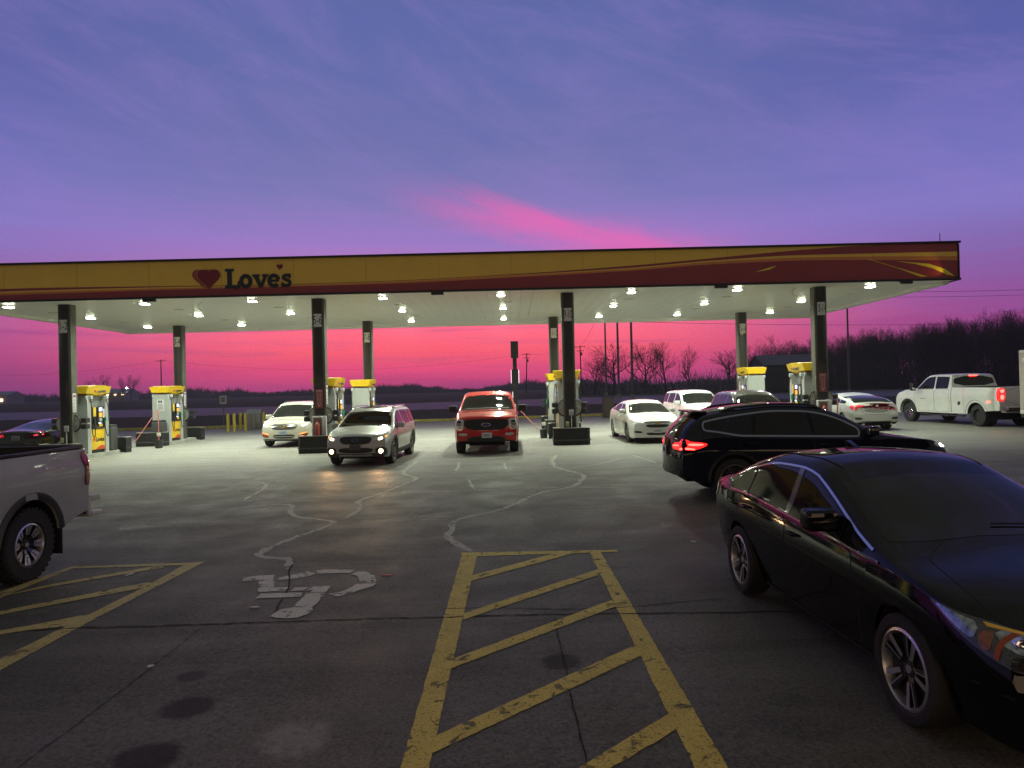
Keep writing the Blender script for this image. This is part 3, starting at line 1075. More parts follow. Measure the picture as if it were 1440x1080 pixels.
def v_sign(t_, d_=.42):
    s_ = MB()
    s_.box((0, -d_ / 2 - .006, 1.87), (.25, .010, .66), 0, bev=.003)
    s_.box((0, -d_ / 2 - .0125, 2.14), (.17, .004, .05), 1)
    for sx_ in (-.055, .055):
        s_.box((sx_, -d_ / 2 - .0125, 1.88), (.022, .004, .42), 1)
    for sx_ in (-.02, .02):
        s_.box((sx_, -d_ / 2 - .0135, 1.86), (.012, .004, .40), 1)
    s_.poly([(-.07, -d_ / 2 - .0145, 1.66), (.07, -d_ / 2 - .0145, 1.66), (0, -d_ / 2 - .0145, 1.58)], 1)
    s_.build('warning_sign', [REDST, mat('sticker_grey', (.36, .30, .30), .5)], t_)


# one fuel dispenser, faces on +x and -x, length along y
BODY = mat('pump_grey', (.42, .44, .43), .38, metal=.15, noise=.08, nscale=2)
BODYD = mat('pump_grey_dark', (.24, .25, .245), .4, metal=.2, noise=.1)
PYEL = mat('pump_yellow', (.74, .48, .012), .35, coat=.3, noise=.05)
PRED = mat('pump_red', (.55, .06, .02), .35)
SCREEN = mat('screen_lit', (.3, .33, .4), .2, emit=lin(190, 205, 255), es=1.6)
SCREENA = mat('screen_amber', (.6, .3, .05), .3, emit=lin(255, 165, 50), es=.7)
HOSE = mat('hose_green', (.012, .05, .032), .5)
HOSEB = mat('hose_black', (.01, .01, .01), .5)
CYAN = mat('swivel_white', (.60, .70, .74), .3, coat=.4)
GREENN = mat('nozzle_green', (.02, .30, .14), .4)


def build_pump():
    root = thing('fuel_pump', 'x', 'fuel pump', (0, 0, 0), 0, 'fuel pumps on the islands')
    Lh, Wh = .56, .33
    mb = MB()     # end pillars with rounded shoulders and the core
    for sd in (1, -1):
        pl = [(-Wh - .04, .0), (Wh + .04, .0), (Wh + .04, 1.90), (Wh - .02, 2.12), (-Wh + .02, 2.12), (-Wh - .04, 1.90)]
        M = Matrix.Translation((0, sd * Lh, 0)) @ Matrix.Rotation(R(90), 4, 'X')
        mb.prism(pl, -.11, .11, 0, M)
    mb.box((0, 0, 1.06), (.42, 1.0, 2.08), 1, bev=.01)
    mb.box((0, 0, .05), (.60, 1.30, .10), 2, bev=.01)
    mb.build('cabinet', [BODY, BODYD, BLACKPL], root)
    for fs in (1, -1):
        mb = MB()
        mb.box((fs * .30, 0, .50), (.10, .86, .76), 0, bev=.012)
        # the red wave along the foot of the panel
        pts = [(-.42, .13), (.42, .13)] + [(.42 - .84 * k / 16, .20 + .07 * math.sin(k / 16 * 5.2 + (.4 if fs > 0 else 1.2))) for k in range(17)]
        M = Matrix.Translation((fs * .352, 0, 0)) @ Matrix.Rotation(R(90) * fs, 4, 'Z') @ Matrix.Rotation(R(90), 4, 'X')
        mb.prism(pts, 0, .003, 1, M)
        p_ = mb.build('lower_panel', [PYEL, PRED], root)
        lt = MB()
        word(lt, M @ Matrix.Translation((-.16, .42, 0)), .155, .002, 0)
        hp_ = [(x * .085 - .26, y * .085 + .50) for x, y in heart_pts(24)]
        lt.prism(hp_, 0, .004, 1, M)
        lt.build('lettering', [INK, PRED], p_, smooth=False)
        mb = MB()      # black display head
        mb.box((fs * .29, 0, 1.30), (.20, .80, .80), 0, bev=.02)
        mb.box((fs * .395, .04, 1.36), (.05, .34, .66), 0, bev=.015)
        hd = mb.build('display_head', mat('head_black', (.012, .012, .013), .3, coat=.4), root)
        for (yy, zz, a, b_, mm, nm) in ((.06, 1.60, .20, .14, SCREEN, 'screen'), (.06, 1.40, .20, .16, SCREENA, 'screen'), (-.27, 1.52, .17, .34, mat('head_label_yellow', (.7, .5, .05), .4), 'decal'),
                                        (.31, 1.45, .12, .34, mat('head_label_grey', (.5, .5, .52), .4), 'decal'), (.06, 1.22, .18, .12, mat('keypad_grey', (.35, .36, .38), .4), 'keypad'), (.06, 1.02, .20, .10, PYEL, 'decal'),
                                        (.0, .995 + .1, .16, .05, SCREEN, 'screen')):
            q = MB()
            q.box((fs * (.423 if abs(yy) < .2 else .393), fs * yy, zz), (.012, a, b_), 0, bev=.004)
            q.build(nm, mm, hd)
        # hoses and nozzles at both ends of the face
        for e in (1, -1):
            y0 = e * .50
            mb = MB()
            ps = [(fs * .40, y0, 2.0), (fs * .44, y0 + e * .04, 1.7), (fs * .45, y0 + e * .05, 1.1), (fs * .46, y0 + e * .03, .70), (fs * .47, y0 - e * .06, .55), (fs * .46, y0 - e * .14, .66),
                  (fs * .44, y0 - e * .18, .95), (fs * .42, y0 - e * .16, 1.10)]
            mb.tube([tuple(p) for p in resample(chaikin(ps, 2, False), 30, False)], .016, 8, 0)
            mb.build('hose', HOSE if e * fs > 0 else HOSEB, root)
            mb = MB()
            mb.tube([(fs * .40, y0 - e * .15, 1.08), (fs * .43, y0 - e * .13, 1.18), (fs * .42, y0 - e * .12, 1.30), (fs * .36, y0 - e * .12, 1.36)], [.022, .032, .026, .014], 8)
            mb.build('nozzle', GREENN if e > 0 else HOSEB, root)
            mb = MB()
            mb.box((fs * .40, y0, 2.05), (.10, .10, .13), 0, bev=.02)
            mb.tube([(fs * .40, y0, 1.99), (fs * .40, y0, 1.86)], [.035, .02], 8, 1)
            mb.build('hose_swivel', [CYAN, mat('swivel_brass', (.5, .4, .2), .4, .6)], root)
    # crown: bowed yellow topper, deep in the middle of each long face
    mb = MB()
    n_ = 24
    rows = []
    for k in range(n_ + 1):
        u = -1 + 2 * k / n_
        y = u * .74
        dep = .46 + .04 * (1 - u * u)
        rise = .05 * math.exp(-((u) / .55) ** 4) + .02 * abs(u)
        zt, zb_ = 2.44 + rise, 2.19 - .05 * math.exp(-(u / .5) ** 4) + .0
        tpr = 1.0
        rows.append([mb.bm.verts.new(p) for p in ((dep * .80, y, zb_), (dep, y, zt), (-dep, y, zt), (-dep * .80, y, zb_))])
    for a, b_ in zip(rows, rows[1:]):
        for j in range(4):
            mb.bm.faces.new((a[j], b_[j], b_[(j + 1) % 4], a[(j + 1) % 4]))
    mb.bm.faces.new(rows[0])
    mb.bm.faces.new(rows[-1][::-1])
    mb.box((0, 0, 2.14), (.50, 1.0, .10))
    cr = mb.build('crown', PYEL, root, angle=30)
    for fs in (1, -1):
        lt = MB()
        M = Matrix.Translation((fs * .452, 0, 2.24)) @ Matrix.Rotation(R(90) * fs, 4, 'Z') @ Matrix.Rotation(R(90) - R(17), 4, 'X')
        word(lt, M @ Matrix.Translation((-.14, -.02, .006)), .15, .003, 0)
        lt.prism([(x * .085 - .27, y * .085 + .07) for x, y in heart_pts(24)], 0, .014, 1, M)
        lt.build('lettering', [INK, PRED], cr, smooth=False)
    return root


def island(x, y0, y1, where):
    b0 = gz(x)
    t_ = thing('pump_island', 'raised concrete kerb island %s' % where, 'kerb island', (x, (y0 + y1) / 2, b0), 0, 'pump islands')
    mb = MB()
    h_ = (y1 - y0) / 2
    r_ = .50
    pts = [(r_ * math.cos(math.pi * k / 12), h_ - r_ + r_ * math.sin(math.pi * k / 12)) for k in range(13)] + \
          [(-r_ * math.cos(math.pi * k / 12), -h_ + r_ - r_ * math.sin(math.pi * k / 12)) for k in range(13)]
    mb.prism(pts, -.05, .13)
    bmesh.ops.bevel(mb.bm, geom=[e for e in mb.bm.edges if all(v.co.z > .1 for v in e.verts)], offset=.03, segments=2, affect='EDGES')
    mb.build('kerb_slab', CONC, t_)


def guard(x, y, sgn, label):
    """U-shaped black impact guard round an island end"""
    b0 = gz(x)
    t_ = thing('island_guard', label, 'bumper guard', (x, y, b0), 0, 'black guards at island ends')
    mb = MB()
    pts = [(-.63, .48 * sgn), (-.63, .08 * sgn), (-.55, 0), (.55, 0), (.63, .08 * sgn), (.63, .48 * sgn)]
    P_ = [Vector(p) for p in pts]
    inn = [(-.53, .48 * sgn), (-.53, .14 * sgn), (-.50, .10 * sgn), (.50, .10 * sgn), (.53, .14 * sgn), (.53, .48 * sgn)]
    mb.prism(pts + inn[::-1], .0, .58)
    mb.build('shell', mat('guard_black', (.007, .007, .007), .6, noise=.3, nscale=6), t_, smooth=False)
    mb = MB()
    out = [(p[0] * 1.03, p[1] - sgn * .018 if abs(p[1]) < .3 else p[1]) for p in pts]
    mb.prism(out + [(p[0], p[1]) for p in pts][::-1], .15, .20)
    mb.build('rub_rail', mat('guard_rail', (.05, .05, .05), .5), t_, smooth=False)
    mb = MB()
    mb.prism([(p[0] * 1.005, p[1]) for p in pts] + inn[::-1], .581, .60)
    mb.build('cap', mat('guard_cap', (.22, .21, .19), .5, noise=.2), t_, smooth=False)


def ad_topper(t_):
    """the rounded grey shields that stand out either side of a column at waist height, with a lamp behind"""
    for sd in (1, -1):
        mb = MB()
        pts = [(0, .0)] + [(.20 * math.cos(a) * 1.0, .26 * math.sin(a)) for a in [R(-90 + 180 * k / 12) for k in range(13)]]
        M = Matrix.Translation((sd * .20, -.02, 1.27)) @ Matrix.Rotation(R(90), 4, 'X')
        mb.prism([(sd * a, b_) for a, b_ in pts], -.06, .06, 0, M)
        mb.tube([(sd * (.20 + .205 * math.cos(R(a))), -.02, 1.27 + .27 * math.sin(R(a))) for a in range(-90, 91, 15)], .045, 8, 1)
        mb.lathe([(.05, -.075), (.045, -.09), (.004, -.095)], 14, 'Y', c=(sd * .29, -.02, 1.27), mi=0)
        mb.build('side_shield', [mat('shield_grey', (.36, .37, .35), .35, .3), BLACKPL], t_)
        mb = MB()
        for z in (1.15, 1.37):
            mb.box((sd * .52, .10, z), (.20, .26, .17), 0, bev=.03)
        mb.build('speaker_box', BLACKPL, t_)


pump0 = build_pump()
where = {0: 'first', 1: 'second', 2: 'third', 3: 'fourth'}
bin_me = None
for i, x in enumerate(IX):
    for r_, (cy, py_, y0, y1) in enumerate(((25.2, 26.35, 24.75, 27.9), (33.7, 32.45, 31.05, 34.6))):
        dep = ('front', 'back')[r_]
        lab = 'black canopy column marked %s at the %s of the %s island' % (NUM[i * 2 + r_], dep, where[i])
        c_ = column(x, cy, NUM[i * 2 + r_], lab)
        island(x, y0, y1, 'under the pump %s, %s half of the %s row' % (NUM[i * 2 + r_], dep, where[i]))
        if i == 0 and r_ == 0:
            p_ = pump0
        else:
            p_ = copy_tree(pump0)
        p_['label'] = 'yellow-topped fuel pump beside the column marked %s' % NUM[i * 2 + r_]
        p_.location = (x, py_ if r_ == 0 else py_, gz(x) + .13)
        guard(x, y0 - .32, 1, 'black guard box at the near end of the island marked %s' % NUM[i * 2 + r_])
        guard(x, y1 + .30, -1, 'black guard box at the far end of the island marked %s' % NUM[i * 2 + r_])
        if r_ == 0:
            ad_topper(c_)
            if i in (1, 3):
                v_sign(c_)
            if i in (0, 2):
                q = MB()
                q.box((.04, -.225, 1.10), (.16, .03, .20), 0, bev=.01)
                q.tube([(.04, -.225, 1.0), (.04, -.225, .5)], .02, 6, 0)
                q.build('outlet_box', mat('outlet_grey', (.42, .42, .44), .4), c_)
                q = MB()
                q.box((-.10, -.23, .70), (.11, .05, .17), 0, bev=.015)
                q.build('stop_box', mat('stop_cream', (.55, .55, .32), .4), c_)
        else:
            ad_topper(c_)
# what hangs on or stands by single columns
for i, lab in ((1, 'white frame fire extinguisher cabinet on the column marked 5-6'), (3, 'white frame fire extinguisher cabinet on the column marked 13-14')):
    x = IX[i]
    t_ = thing('extinguisher_cabinet', lab, 'cabinet', (x, 24.93, gz(x)), 0, 'cabinets on the columns')
    mb = MB()
    mb.box((0, 0, .84), (.50, .10, .84), 0, bev=.015)
    mb.box((-.05, -.055, .84), (.30, .02, .74), 1, bev=.01)
    mb.build('case', [SIGNW, mat('cabinet_brown', (.16, .10, .08), .4)], t_)
    mb = MB()
    mb.lathe([(.08, .55), (.085, .58), (.085, .95), (.05, 1.03), (.03, 1.05), (.03, 1.10)], 16, 'Z', c=(-.05, -.11, 0))
    mb.build('extinguisher', mat('ext_red', (.30, .06, .05), .35), t_)
mb = MB()
# bins on the islands
BINM = mat('bin_grey', (.055, .056, .058), .5, noise=.2, nscale=8)


def bin_(x, y, lab):
    t_ = thing('trash_bin', lab, 'trash bin', (x, y, gz(x) + .13), 0, 'trash bins on the islands')
    mb = MB()
    mb.box((0, 0, .45), (.48, .48, .90), 0, bev=.06, seg=3)
    mb.build('shell', BINM, t_)
    mb = MB()
    mb.box((0, 0, .93), (.44, .44, .10), 0, bev=.04, seg=3)
    mb.build('lid', BLACKPL, t_)


for i, x in enumerate(IX):
    bin_(x + .12, 27.42, 'dark bin behind the fuel pump marked %s' % NUM[i * 2])
    bin_(x + .10, 31.42, 'dark bin in front of the fuel pump marked %s' % NUM[i * 2 + 1])


def squeegee(x, y, lx, ly, lab):
    t_ = thing('squeegee_bucket', lab, 'bucket', (x, y, gz(x)), 0, 'squeegee buckets')
    mb = MB()
    mb.lathe([(.14, .0), (.16, .34), (.145, .34), (.13, .05), (.004, .05)], 18, 'Z')
    mb.build('bucket', BLACKPL, t_)
    for k, (ax, ay, hz_) in enumerate(lx):
        mb = MB()
        mb.tube([(.03 - .06 * k, 0, .08), (ax, ay, hz_)], .013, 8)
        mb.build('squeegee_handle', mat('handle_pink', (.55, .16, .15), .45), t_)
    mb = MB()
    mb.box((0, .01, .56), (.16, .05, .14), bev=.02)
    mb.build('tag', mat('squeegee_white', (.6, .6, .52), .5), t_)


squeegee(-14.75, 29.6, [(-.02, 0, 1.55), (.02, .02, 1.5)], 0, 'black bucket with upright pink squeegee handles near the first island')
squeegee(1.22, 28.3, [(-.95, .3, 1.15)], 0, 'black bucket with a long tilted pink handle left of the third island')
mb = MB()
t_ = thing('squeegee_pole', 'pink pole leaning from guard box up to the bucket handles', 'pole', (-15.3, 28.9, gz(-15)))
mb.tube([(-.05, 0, .35), (.62, .55, 1.62)], .015, 8)
mb.build('handle', mat('handle_pink', (.55, .16, .15), .45), t_)
t_ = thing('squeegee_pole', 'pink pole leaning on the column marked 13-14', 'pole', (11.28, 24.75, gz(11)))
mb = MB()
mb.tube([(-.02, 0, .1), (.06, .05, 1.35)], .02, 8)
mb.build('handle', mat('handle_pink', (.55, .16, .15), .45), t_)
# small price poster on the 7-8... first rear pump
t_ = thing('price_poster', 'white notice with small print on the side of the pump beside column 3-4', 'poster', (-15.72, 31.77, gz(-15.7) + 1.75))
mb = MB()
mb.box((.0, 0, 0), (.30, .02, .52), 0, bev=.004)
mb.build('board', SIGNW, t_)
mb = MB()
for k in range(2):
    mb.box((-.06 + .1 * k, -.0125, .17), (.07, .004, .10), 0)
for k in range(6):
    mb.box((0, -.0125, .06 - k * .045), (.22, .004, .014), 0)
mb.build('print', INK, t_)


# the shop whose front the photograph is taken from: dark brick with lit windows, just behind the camera
sh = thing('shop_building', 'low shop front with lit windows facing the pumps, behind the viewpoint', 'shop', (0, -1.2, 0))
mb = MB()
mb.box((0, -4, .45), (60, 8, .9), 0)
mb.box((0, -4, 4.6), (60, 8, 3.2), 0)
for k in range(11):
    mb.box((-30 + 6 * k, -.25, 1.95), (1.3, .5, 2.1), 0)
mb.build('wall', mat('shop_brick', (.16, .12, .10), .8, noise=.25, nscale=2), sh, smooth=False)
mb = MB()
mb.box((0, -3.4, 6.28), (61, 9.6, .16), 0)
mb.build('roof', mat('shop_roof', (.06, .06, .06), .7), sh, smooth=False)
WINL = mat('shop_window_lit', (.5, .5, .5), .2, emit=lin(255, 218, 172), es=1.2)
for k in range(10):
    mb = MB()
    mb.box((-27 + 6 * k, -.3, 1.95), (4.68, .06, 2.08), 0)
    mb.build('window', WINL, sh, smooth=False)
WINL.cycles.emission_sampling = 'FRONT_BACK'

# ================================================================ behind the station
WOODP = mat('pole_wood', (.035, .026, .022), .85, noise=.3)
GALV = mat('galvanised', (.13, .13, .13), .5, .4, noise=.15)


def px(X_, Y_, Z_=0):
    return (X_, Y_, gz(X_) + Z_)


# tall black order or lane sign on a post
t_ = thing('lane_sign', 'tall black signboard on a post with bright side strips behind the red pickup', 'sign', px(.19, 42.0))
mb = MB()
mb.box((0, 0, 1.95), (.24, .24, 3.9), 0, bev=.02)
mb.build('post', BLACKPL, t_)
mb = MB()
mb.box((-.0, 0, 4.28), (.44, .34, .98), 0, bev=.02)
mb.build('sign_head', BLACKPL, t_)
mb = MB()
mb.box((-.0, -.0, 2.68), (.40, .30, .86), 0, bev=.02)
mb.build('lower_case', BLACKPL, t_)
for sx_, z, h_ in ((-.225, 2.70, .80), (.225, 2.70, .80), (-.16, 1.5, .6)):
    mb = MB()
    mb.box((sx_, -.05, z), (.03, .12, h_), 0, bev=.005)
    mb.build('light_strip', mat('strip_lit', (.7, .7, .7), .3, emit=lin(255, 235, 245), es=1.1), t_)

# yellow bollards and the steel cabinet
for k, (x, y) in enumerate(((-16.66, 41.6), (-16.25, 41.5), (-16.85, 44.0), (-15.9, 42.3), (-15.15, 43.3))):
    lab = ('yellow bollard nearest the small sign, first of the row', 'yellow bollard second from the small sign', 'yellow bollard set back third in the row', 'yellow bollard touching the near side of the steel cabinet', 'yellow bollard between the steel cabinet and the cream crossover')[k]
    t_ = thing('bollard', lab, 'bollard', px(x, y), 0, 'yellow bollards by the cabinet')
    mb = MB()
    mb.lathe([(.095, -.05), (.095, .98), (.085, 1.03), (.05, 1.07), (.004, 1.085)], 18, 'Z')
    mb.build('post', mat('bollard_yellow', (.42, .33, .04), .55, noise=.2, nscale=6), t_)
t_ = thing('steel_cabinet', 'low steel equipment cabinet with a sloped blue-grey top among yellow bollards', 'cabinet', px(-15.95, 44.1))
mb = MB()
mb.box((0, 0, .50), (.86, .70, .92), 0, bev=.02)
for k in (-.14, .14):
    mb.box((k, -.353, .50), (.012, .01, .86), 1)
mb.build('case', [mat('cabinet_steel', (.22, .20, .19), .5, .2, noise=.15), DARK], t_)
mb = MB()
mb.prism([(-.38, 0), (.38, 0), (.34, .10), (.12, .26), (-.12, .26), (-.34, .10)], -.45, .45, 0, Matrix.Translation((0, 0, .965)) @ Matrix.Rotation(R(90), 4, 'Z') @ Matrix.Rotation(R(90), 4, 'X'))
mb.build('lid', mat('lid_steel', (.34, .36, .42), .3, .5), t_)
t_ = thing('small_sign', 'small white framed sign on a thin post in the grass', 'sign', px(-18.3, 45.0))
mb = MB()
mb.tube([(0, .03, 0), (0, .03, 2.1)], .03, 8)
mb.build('post', GALV, t_)
mb = MB()
mb.box((0, 0, 1.86), (.42, .03, .50), 0, bev=.01)
mb.box((0, -.018, 1.87), (.30, .01, .36), 1)
mb.poly([(-.07, -.0245, 1.80), (.07, -.0245, 1.80), (0, -.0245, 1.72)], 2)
mb.build('board', [SIGNW, mat('sign_dull', (.22, .18, .22), .5), INK], t_)
t_ = thing('brown_box', 'squat brown utility box by the kerb behind the white sedan', 'utility box', px(5.9, 44.0))
mb = MB()
mb.box((0, 0, .62), (.62, .62, 1.24), 0, bev=.03)
mb.box((0, 0, 1.27), (.70, .70, .07), 0, bev=.02)
mb.build('case', mat('box_brown', (.055, .038, .034), .6, noise=.2), t_)

# tall light poles behind the station
for k, (x, y, h_, rr) in enumerate(((17.9, 135, 20, .20), (15.9, 106, 16.5, .20), (17.1, 101, 16.2, .21), (45.5, 96, 13.4, .16))):
    lab = ('thin tall pole, leftmost of the three behind the third island', 'thin tall pole in the middle of the three behind the third island', 'thin tall pole, right one of the three behind the third island', 'tall slim pole rising by the corner of the canopy before the woods')[k]
    t_ = thing('tall_pole', lab, 'pole', px(x, y), 0, 'tall poles behind the station')
    mb = MB()
    mb.tube([(0, 0, 0), (0, 0, h_)], [rr, rr * .62], 10)
    mb.build('shaft', GALV, t_)
    mb = MB()
    mb.tube([(-.9, 0, h_ - .2), (.9, 0, h_ - .2)], .06, 6)
    for sx_ in (-.9, .9):
        mb.box((sx_, -.25, h_ - .25), (.45, .7, .14), bev=.03)
    mb.build('lamp_head', BLACKPL, t_)
    mb = MB()
    mb.lathe([(rr * 1.5, 0), (rr * 1.5, .5), (rr, .55)], 12, 'Z')
    mb.build('footing', CONC, t_)

# wooden utility poles
UP = []
for k, (x, y, h_, tilt) in enumerate(((-106, 215, 13.2, 0), (4.6, 232, 13.2, .035), (20.0, 205, 13.6, -.01))):
    lab = ('wooden power pole with one crossarm beyond the pump marked 3-4', 'leaning wooden power pole just right of the black signboard', 'wooden power pole between the column marked 9-10 and the bare trees')[k]
    t_ = thing('power_pole', lab, 'power pole', px(x, y), 0, 'wooden power poles')
    t_.rotation_euler = (0, tilt, 0)
    mb = MB()
    mb.tube([(0, 0, 0), (0, 0, h_)], [.22, .14], 8)
    mb.build('shaft', WOODP, t_)
    for z, w_ in (((h_ - .4, 3.0),) if k == 0 else ((h_ - .4, 3.0), (h_ - 1.6, 2.0))):
        mb = MB()
        mb.box((0, -.15, z), (w_, .12, .14))
        for q in (-.46, -.2, .2, .46):
            mb.lathe([(.05, 0), (.07, .08), (.03, .2), (.004, .22)], 8, 'Z', c=(w_ * q, -.15, z + .07))
        mb.build('crossarm', WOODP, t_)
    if k:
        mb = MB()
        mb.lathe([(.22, 0), (.24, .1), (.24, .8), (.1, .95)], 10, 'Z', c=(.35, -.1, h_ - 2.9))
        mb.build('transformer', GALV, t_)
    UP.append((x, y, h_))


def wire(p0, p1, sag, lab, r_=.022):
    mb = MB()
    ps = []
    for i in range(25):
        u = i / 24
        p = Vector(p0).lerp(Vector(p1), u)
        p.z -= sag * 4 * u * (1 - u)
        ps.append(p)
    mb.tube(ps, r_, 5)
    o = mb.build('power_line', HOSEB, None)
    tag(o, lab, 'power line', 'overhead power lines')


a, b_, d_ = [(x, y, gz(x) + h_ - .2) for x, y, h_ in UP]
wire((a[0] - 60, a[1] - 10, a[2] - 3), a, 2.0, 'thin overhead wire running left from the lone power pole')
wire(a, b_, 4.0, 'long overhead wire sagging between the far-left and the leaning power poles')
wire(b_, d_, 1.0, 'overhead wire between the leaning power pole and its right neighbour')
wire(d_, (17.9, 135, 18), .8, 'overhead wire rising from the power pole to the thin tall poles')
wire((17.1, 101, 15.9), (150, 118, 19.5), 2.4, 'upper wire crossing the pink sky right of the canopy', .028)
wire((17.1, 101, 15.2), (150, 118, 18.6), 2.4, 'second wire just below the upper one right of the canopy', .024)
wire((17.1, 101, 11), (150, 118, 13.0), 1.8, 'lowest wire crossing the sky just above the woods', .024)

# dark barn beyond the fourth island
t_ = thing('barn', 'dark gabled barn in front of the bare trees beyond the last pumps', 'barn', px(49.5, 130))
BARN = mat('barn_dark', (.030, .032, .042), .8, noise=.2)
mb = MB()
mb.box((0, 0, 2.35), (9.6, 9, 4.7), 0)
mb.prism([(-4.5, 4.7), (4.5, 4.7), (0, 6.5)], -4.75, 4.75, 0, Matrix.Rotation(R(90), 4, 'Z') @ Matrix.Rotation(R(90), 4, 'X'))
mb.build('wall', BARN, t_, smooth=False)
mb = MB()
for sd in (1, -1):
    M = Matrix.Translation((0, sd * 2.38, 5.70)) @ Matrix.Rotation(sd * -math.atan2(1.8, 4.5), 4, 'X')
    mb.merge(_cube((10.1, 5.2, .12)), M, 0)
mb.build('roof', mat('barn_roof', (.055, .058, .072), .5, .2), t_, smooth=False)
mb = MB()
mb.box((-2.4, -4.53, 1.7), (2.8, .08, 3.4), 0)
mb.build('door', mat('barn_door', (.022, .024, .032), .8), t_, smooth=False)
mb = MB()
for x in (1.2, 3.6):
    mb.box((x, -4.52, 3.0), (1.1, .06, 1.2), 0)
mb.build('window', GLASS, t_, smooth=False)

# far lit sheds on the left horizon
for k, (x, y, w_, nl, lab) in enumerate(((-205, 360, 26, 7, 'far low shed with a row of warm lamps on the left horizon'), (-262, 360, 22, 3, 'far pale shed with a few lit windows at the left edge'))):
    t_ = thing('far_shed', lab, 'shed', px(x, y))
    mb = MB()
    mb.box((0, 0, 2.2), (w_, 12, 4.4), 0)
    mb.prism([(-6.2, 4.4), (6.2, 4.4), (0, 6.4)], -w_ / 2 - .3, w_ / 2 + .3, 1, Matrix.Rotation(R(90), 4, 'Z') @ Matrix.Rotation(R(90), 4, 'X'))
    mb.build('hall', [mat('shed_wall', (.25, .24, .26), .8), mat('shed_roof', (.20, .22, .27), .5)], t_, smooth=False)
    for q in range(nl):
        mb = MB()
        mb.box((-w_ / 2 + w_ * (q + .5) / nl, -6.2, 3.4 if k == 0 else 2.0), (.9 if k == 0 else 2.2, .3, .35 if k == 0 else 1.2), bev=.05)
        mb.build('lamp', mat('shed_lamp', (.9, .8, .6), .3, emit=lin(255, 205, 150), es=6.0 if k == 0 else 2), t_)
    if k == 0:
        mb = MB()
        mb.lathe([(.004, -.5), (.5, 0), (.004, .5)], 10, 'Z', c=(w_ / 2 + .5, -6.5, 6.6))
        mb.build('floodlight', mat('shed_flood', (.9, .9, .9), .3, emit=lin(235, 240, 255), es=40.0), t_)

# ---------------------------------------------------------------- bare trees
BARK = mat('bark_dark', (.034, .027, .025), .9, noise=.3, nscale=3)
TWIG = mat('twig_dark', (.038, .030, .028), .9)


def tree_meshes(seed, H_, spread, levels=5, upright=.55, trunk_h=.22, dens=3, thin=1.0):
    rnd = random.Random(seed)
    tr_, cr_ = MB(), MB()

    def seg(mb, p, q, r0, r1, n):
        d = (q - p)
        if d.length < 1e-4:
            return
        d.normalize()
        s = d.cross(Vector((.3, .2, 1)) if abs(d.z) < .95 else Vector((1, 0, 0))).normalized()
        u = s.cross(d)
        a = [mb.bm.verts.new(p + (s * math.cos(2 * math.pi * k / n) + u * math.sin(2 * math.pi * k / n)) * r0) for k in range(n)]
        b = [mb.bm.verts.new(q + (s * math.cos(2 * math.pi * k / n) + u * math.sin(2 * math.pi * k / n)) * r1) for k in range(n)]
        for k in range(n):
            mb.bm.faces.new((a[k], a[(k + 1) % n], b[(k + 1) % n], b[k]))

    def grow(p, d, ln, r_, lv):
        mb = tr_ if lv == 0 else cr_
        n_ = (5, 4, 4, 3, 3)[lv]
        q, dd = p, d
        for i in range(n_):
            dd = (dd + Vector((rnd.uniform(-1, 1), rnd.uniform(-1, 1), rnd.uniform(-.3, .7))) * (.07 if lv == 0 else .20)).normalized()
            q2 = q + dd * ln / n_
            u = (i + 1) / n_
            seg(mb, q, q2, r_ * (1 - .62 * i / n_), r_ * (1 - .62 * u), 6 if lv == 0 else (4 if lv < 2 else 3))
            if lv < levels and (lv > 0 or i >= 1):
                kids = (2 if rnd.random() < .75 else 1) if lv == 0 else (2 if rnd.random() < .42 else 1)
                if i == n_ - 1:
                    kids = 2
                for _ in range(kids):
                    az = rnd.uniform(0, 2 * math.pi)
                    tilt = rnd.uniform(.55, 1.1) * spread * (1.15 - .45 * u)
                    side = dd.cross(Vector((math.cos(az), math.sin(az), .3))).normalized()
                    nd_ = (dd * math.cos(tilt) + side * math.sin(tilt) + Vector((0, 0, upright * .35))).normalized()
                    grow(q2, nd_, ln * rnd.uniform(.50, .78) * (1.12 - .38 * u), max(.009, r_ * (1 - .62 * u) * .72), lv + 1)
            q = q2
    grow(Vector((0, 0, -.1)), Vector((0, 0, 1)), H_ * trunk_h, H_ * .016 * thin, 0)
    zmax = max(v.co.z for v in cr_.bm.verts)
    for mb in (tr_, cr_):
        for v in mb.bm.verts:
            v.co *= H_ / zmax
    return tr_.mesh('trunk', BARK, smooth=False), cr_.mesh('crown', TWIG, smooth=False)


TREES = [tree_meshes(s_, 12, sp_, 4, up, th_) for s_, sp_, up, th_ in ((3, .95, .45, .50), (7, .80, .6, .58), (11, 1.0, .4, .46), (19, .72, .75, .62), (23, 1.05, .35, .48))]


def plant_tree(k, x, y, h_, rz, lab, grp, wid=1.0):
    t_ = thing('bare_tree', lab, 'tree', px(x, y), rz, grp)
    s_ = h_ / 12
    t_.scale = (s_ * wid, s_ * wid, s_)
    link('trunk', TREES[k][0], t_)
    link('crown', TREES[k][1], t_)


rnd = random.Random(5)
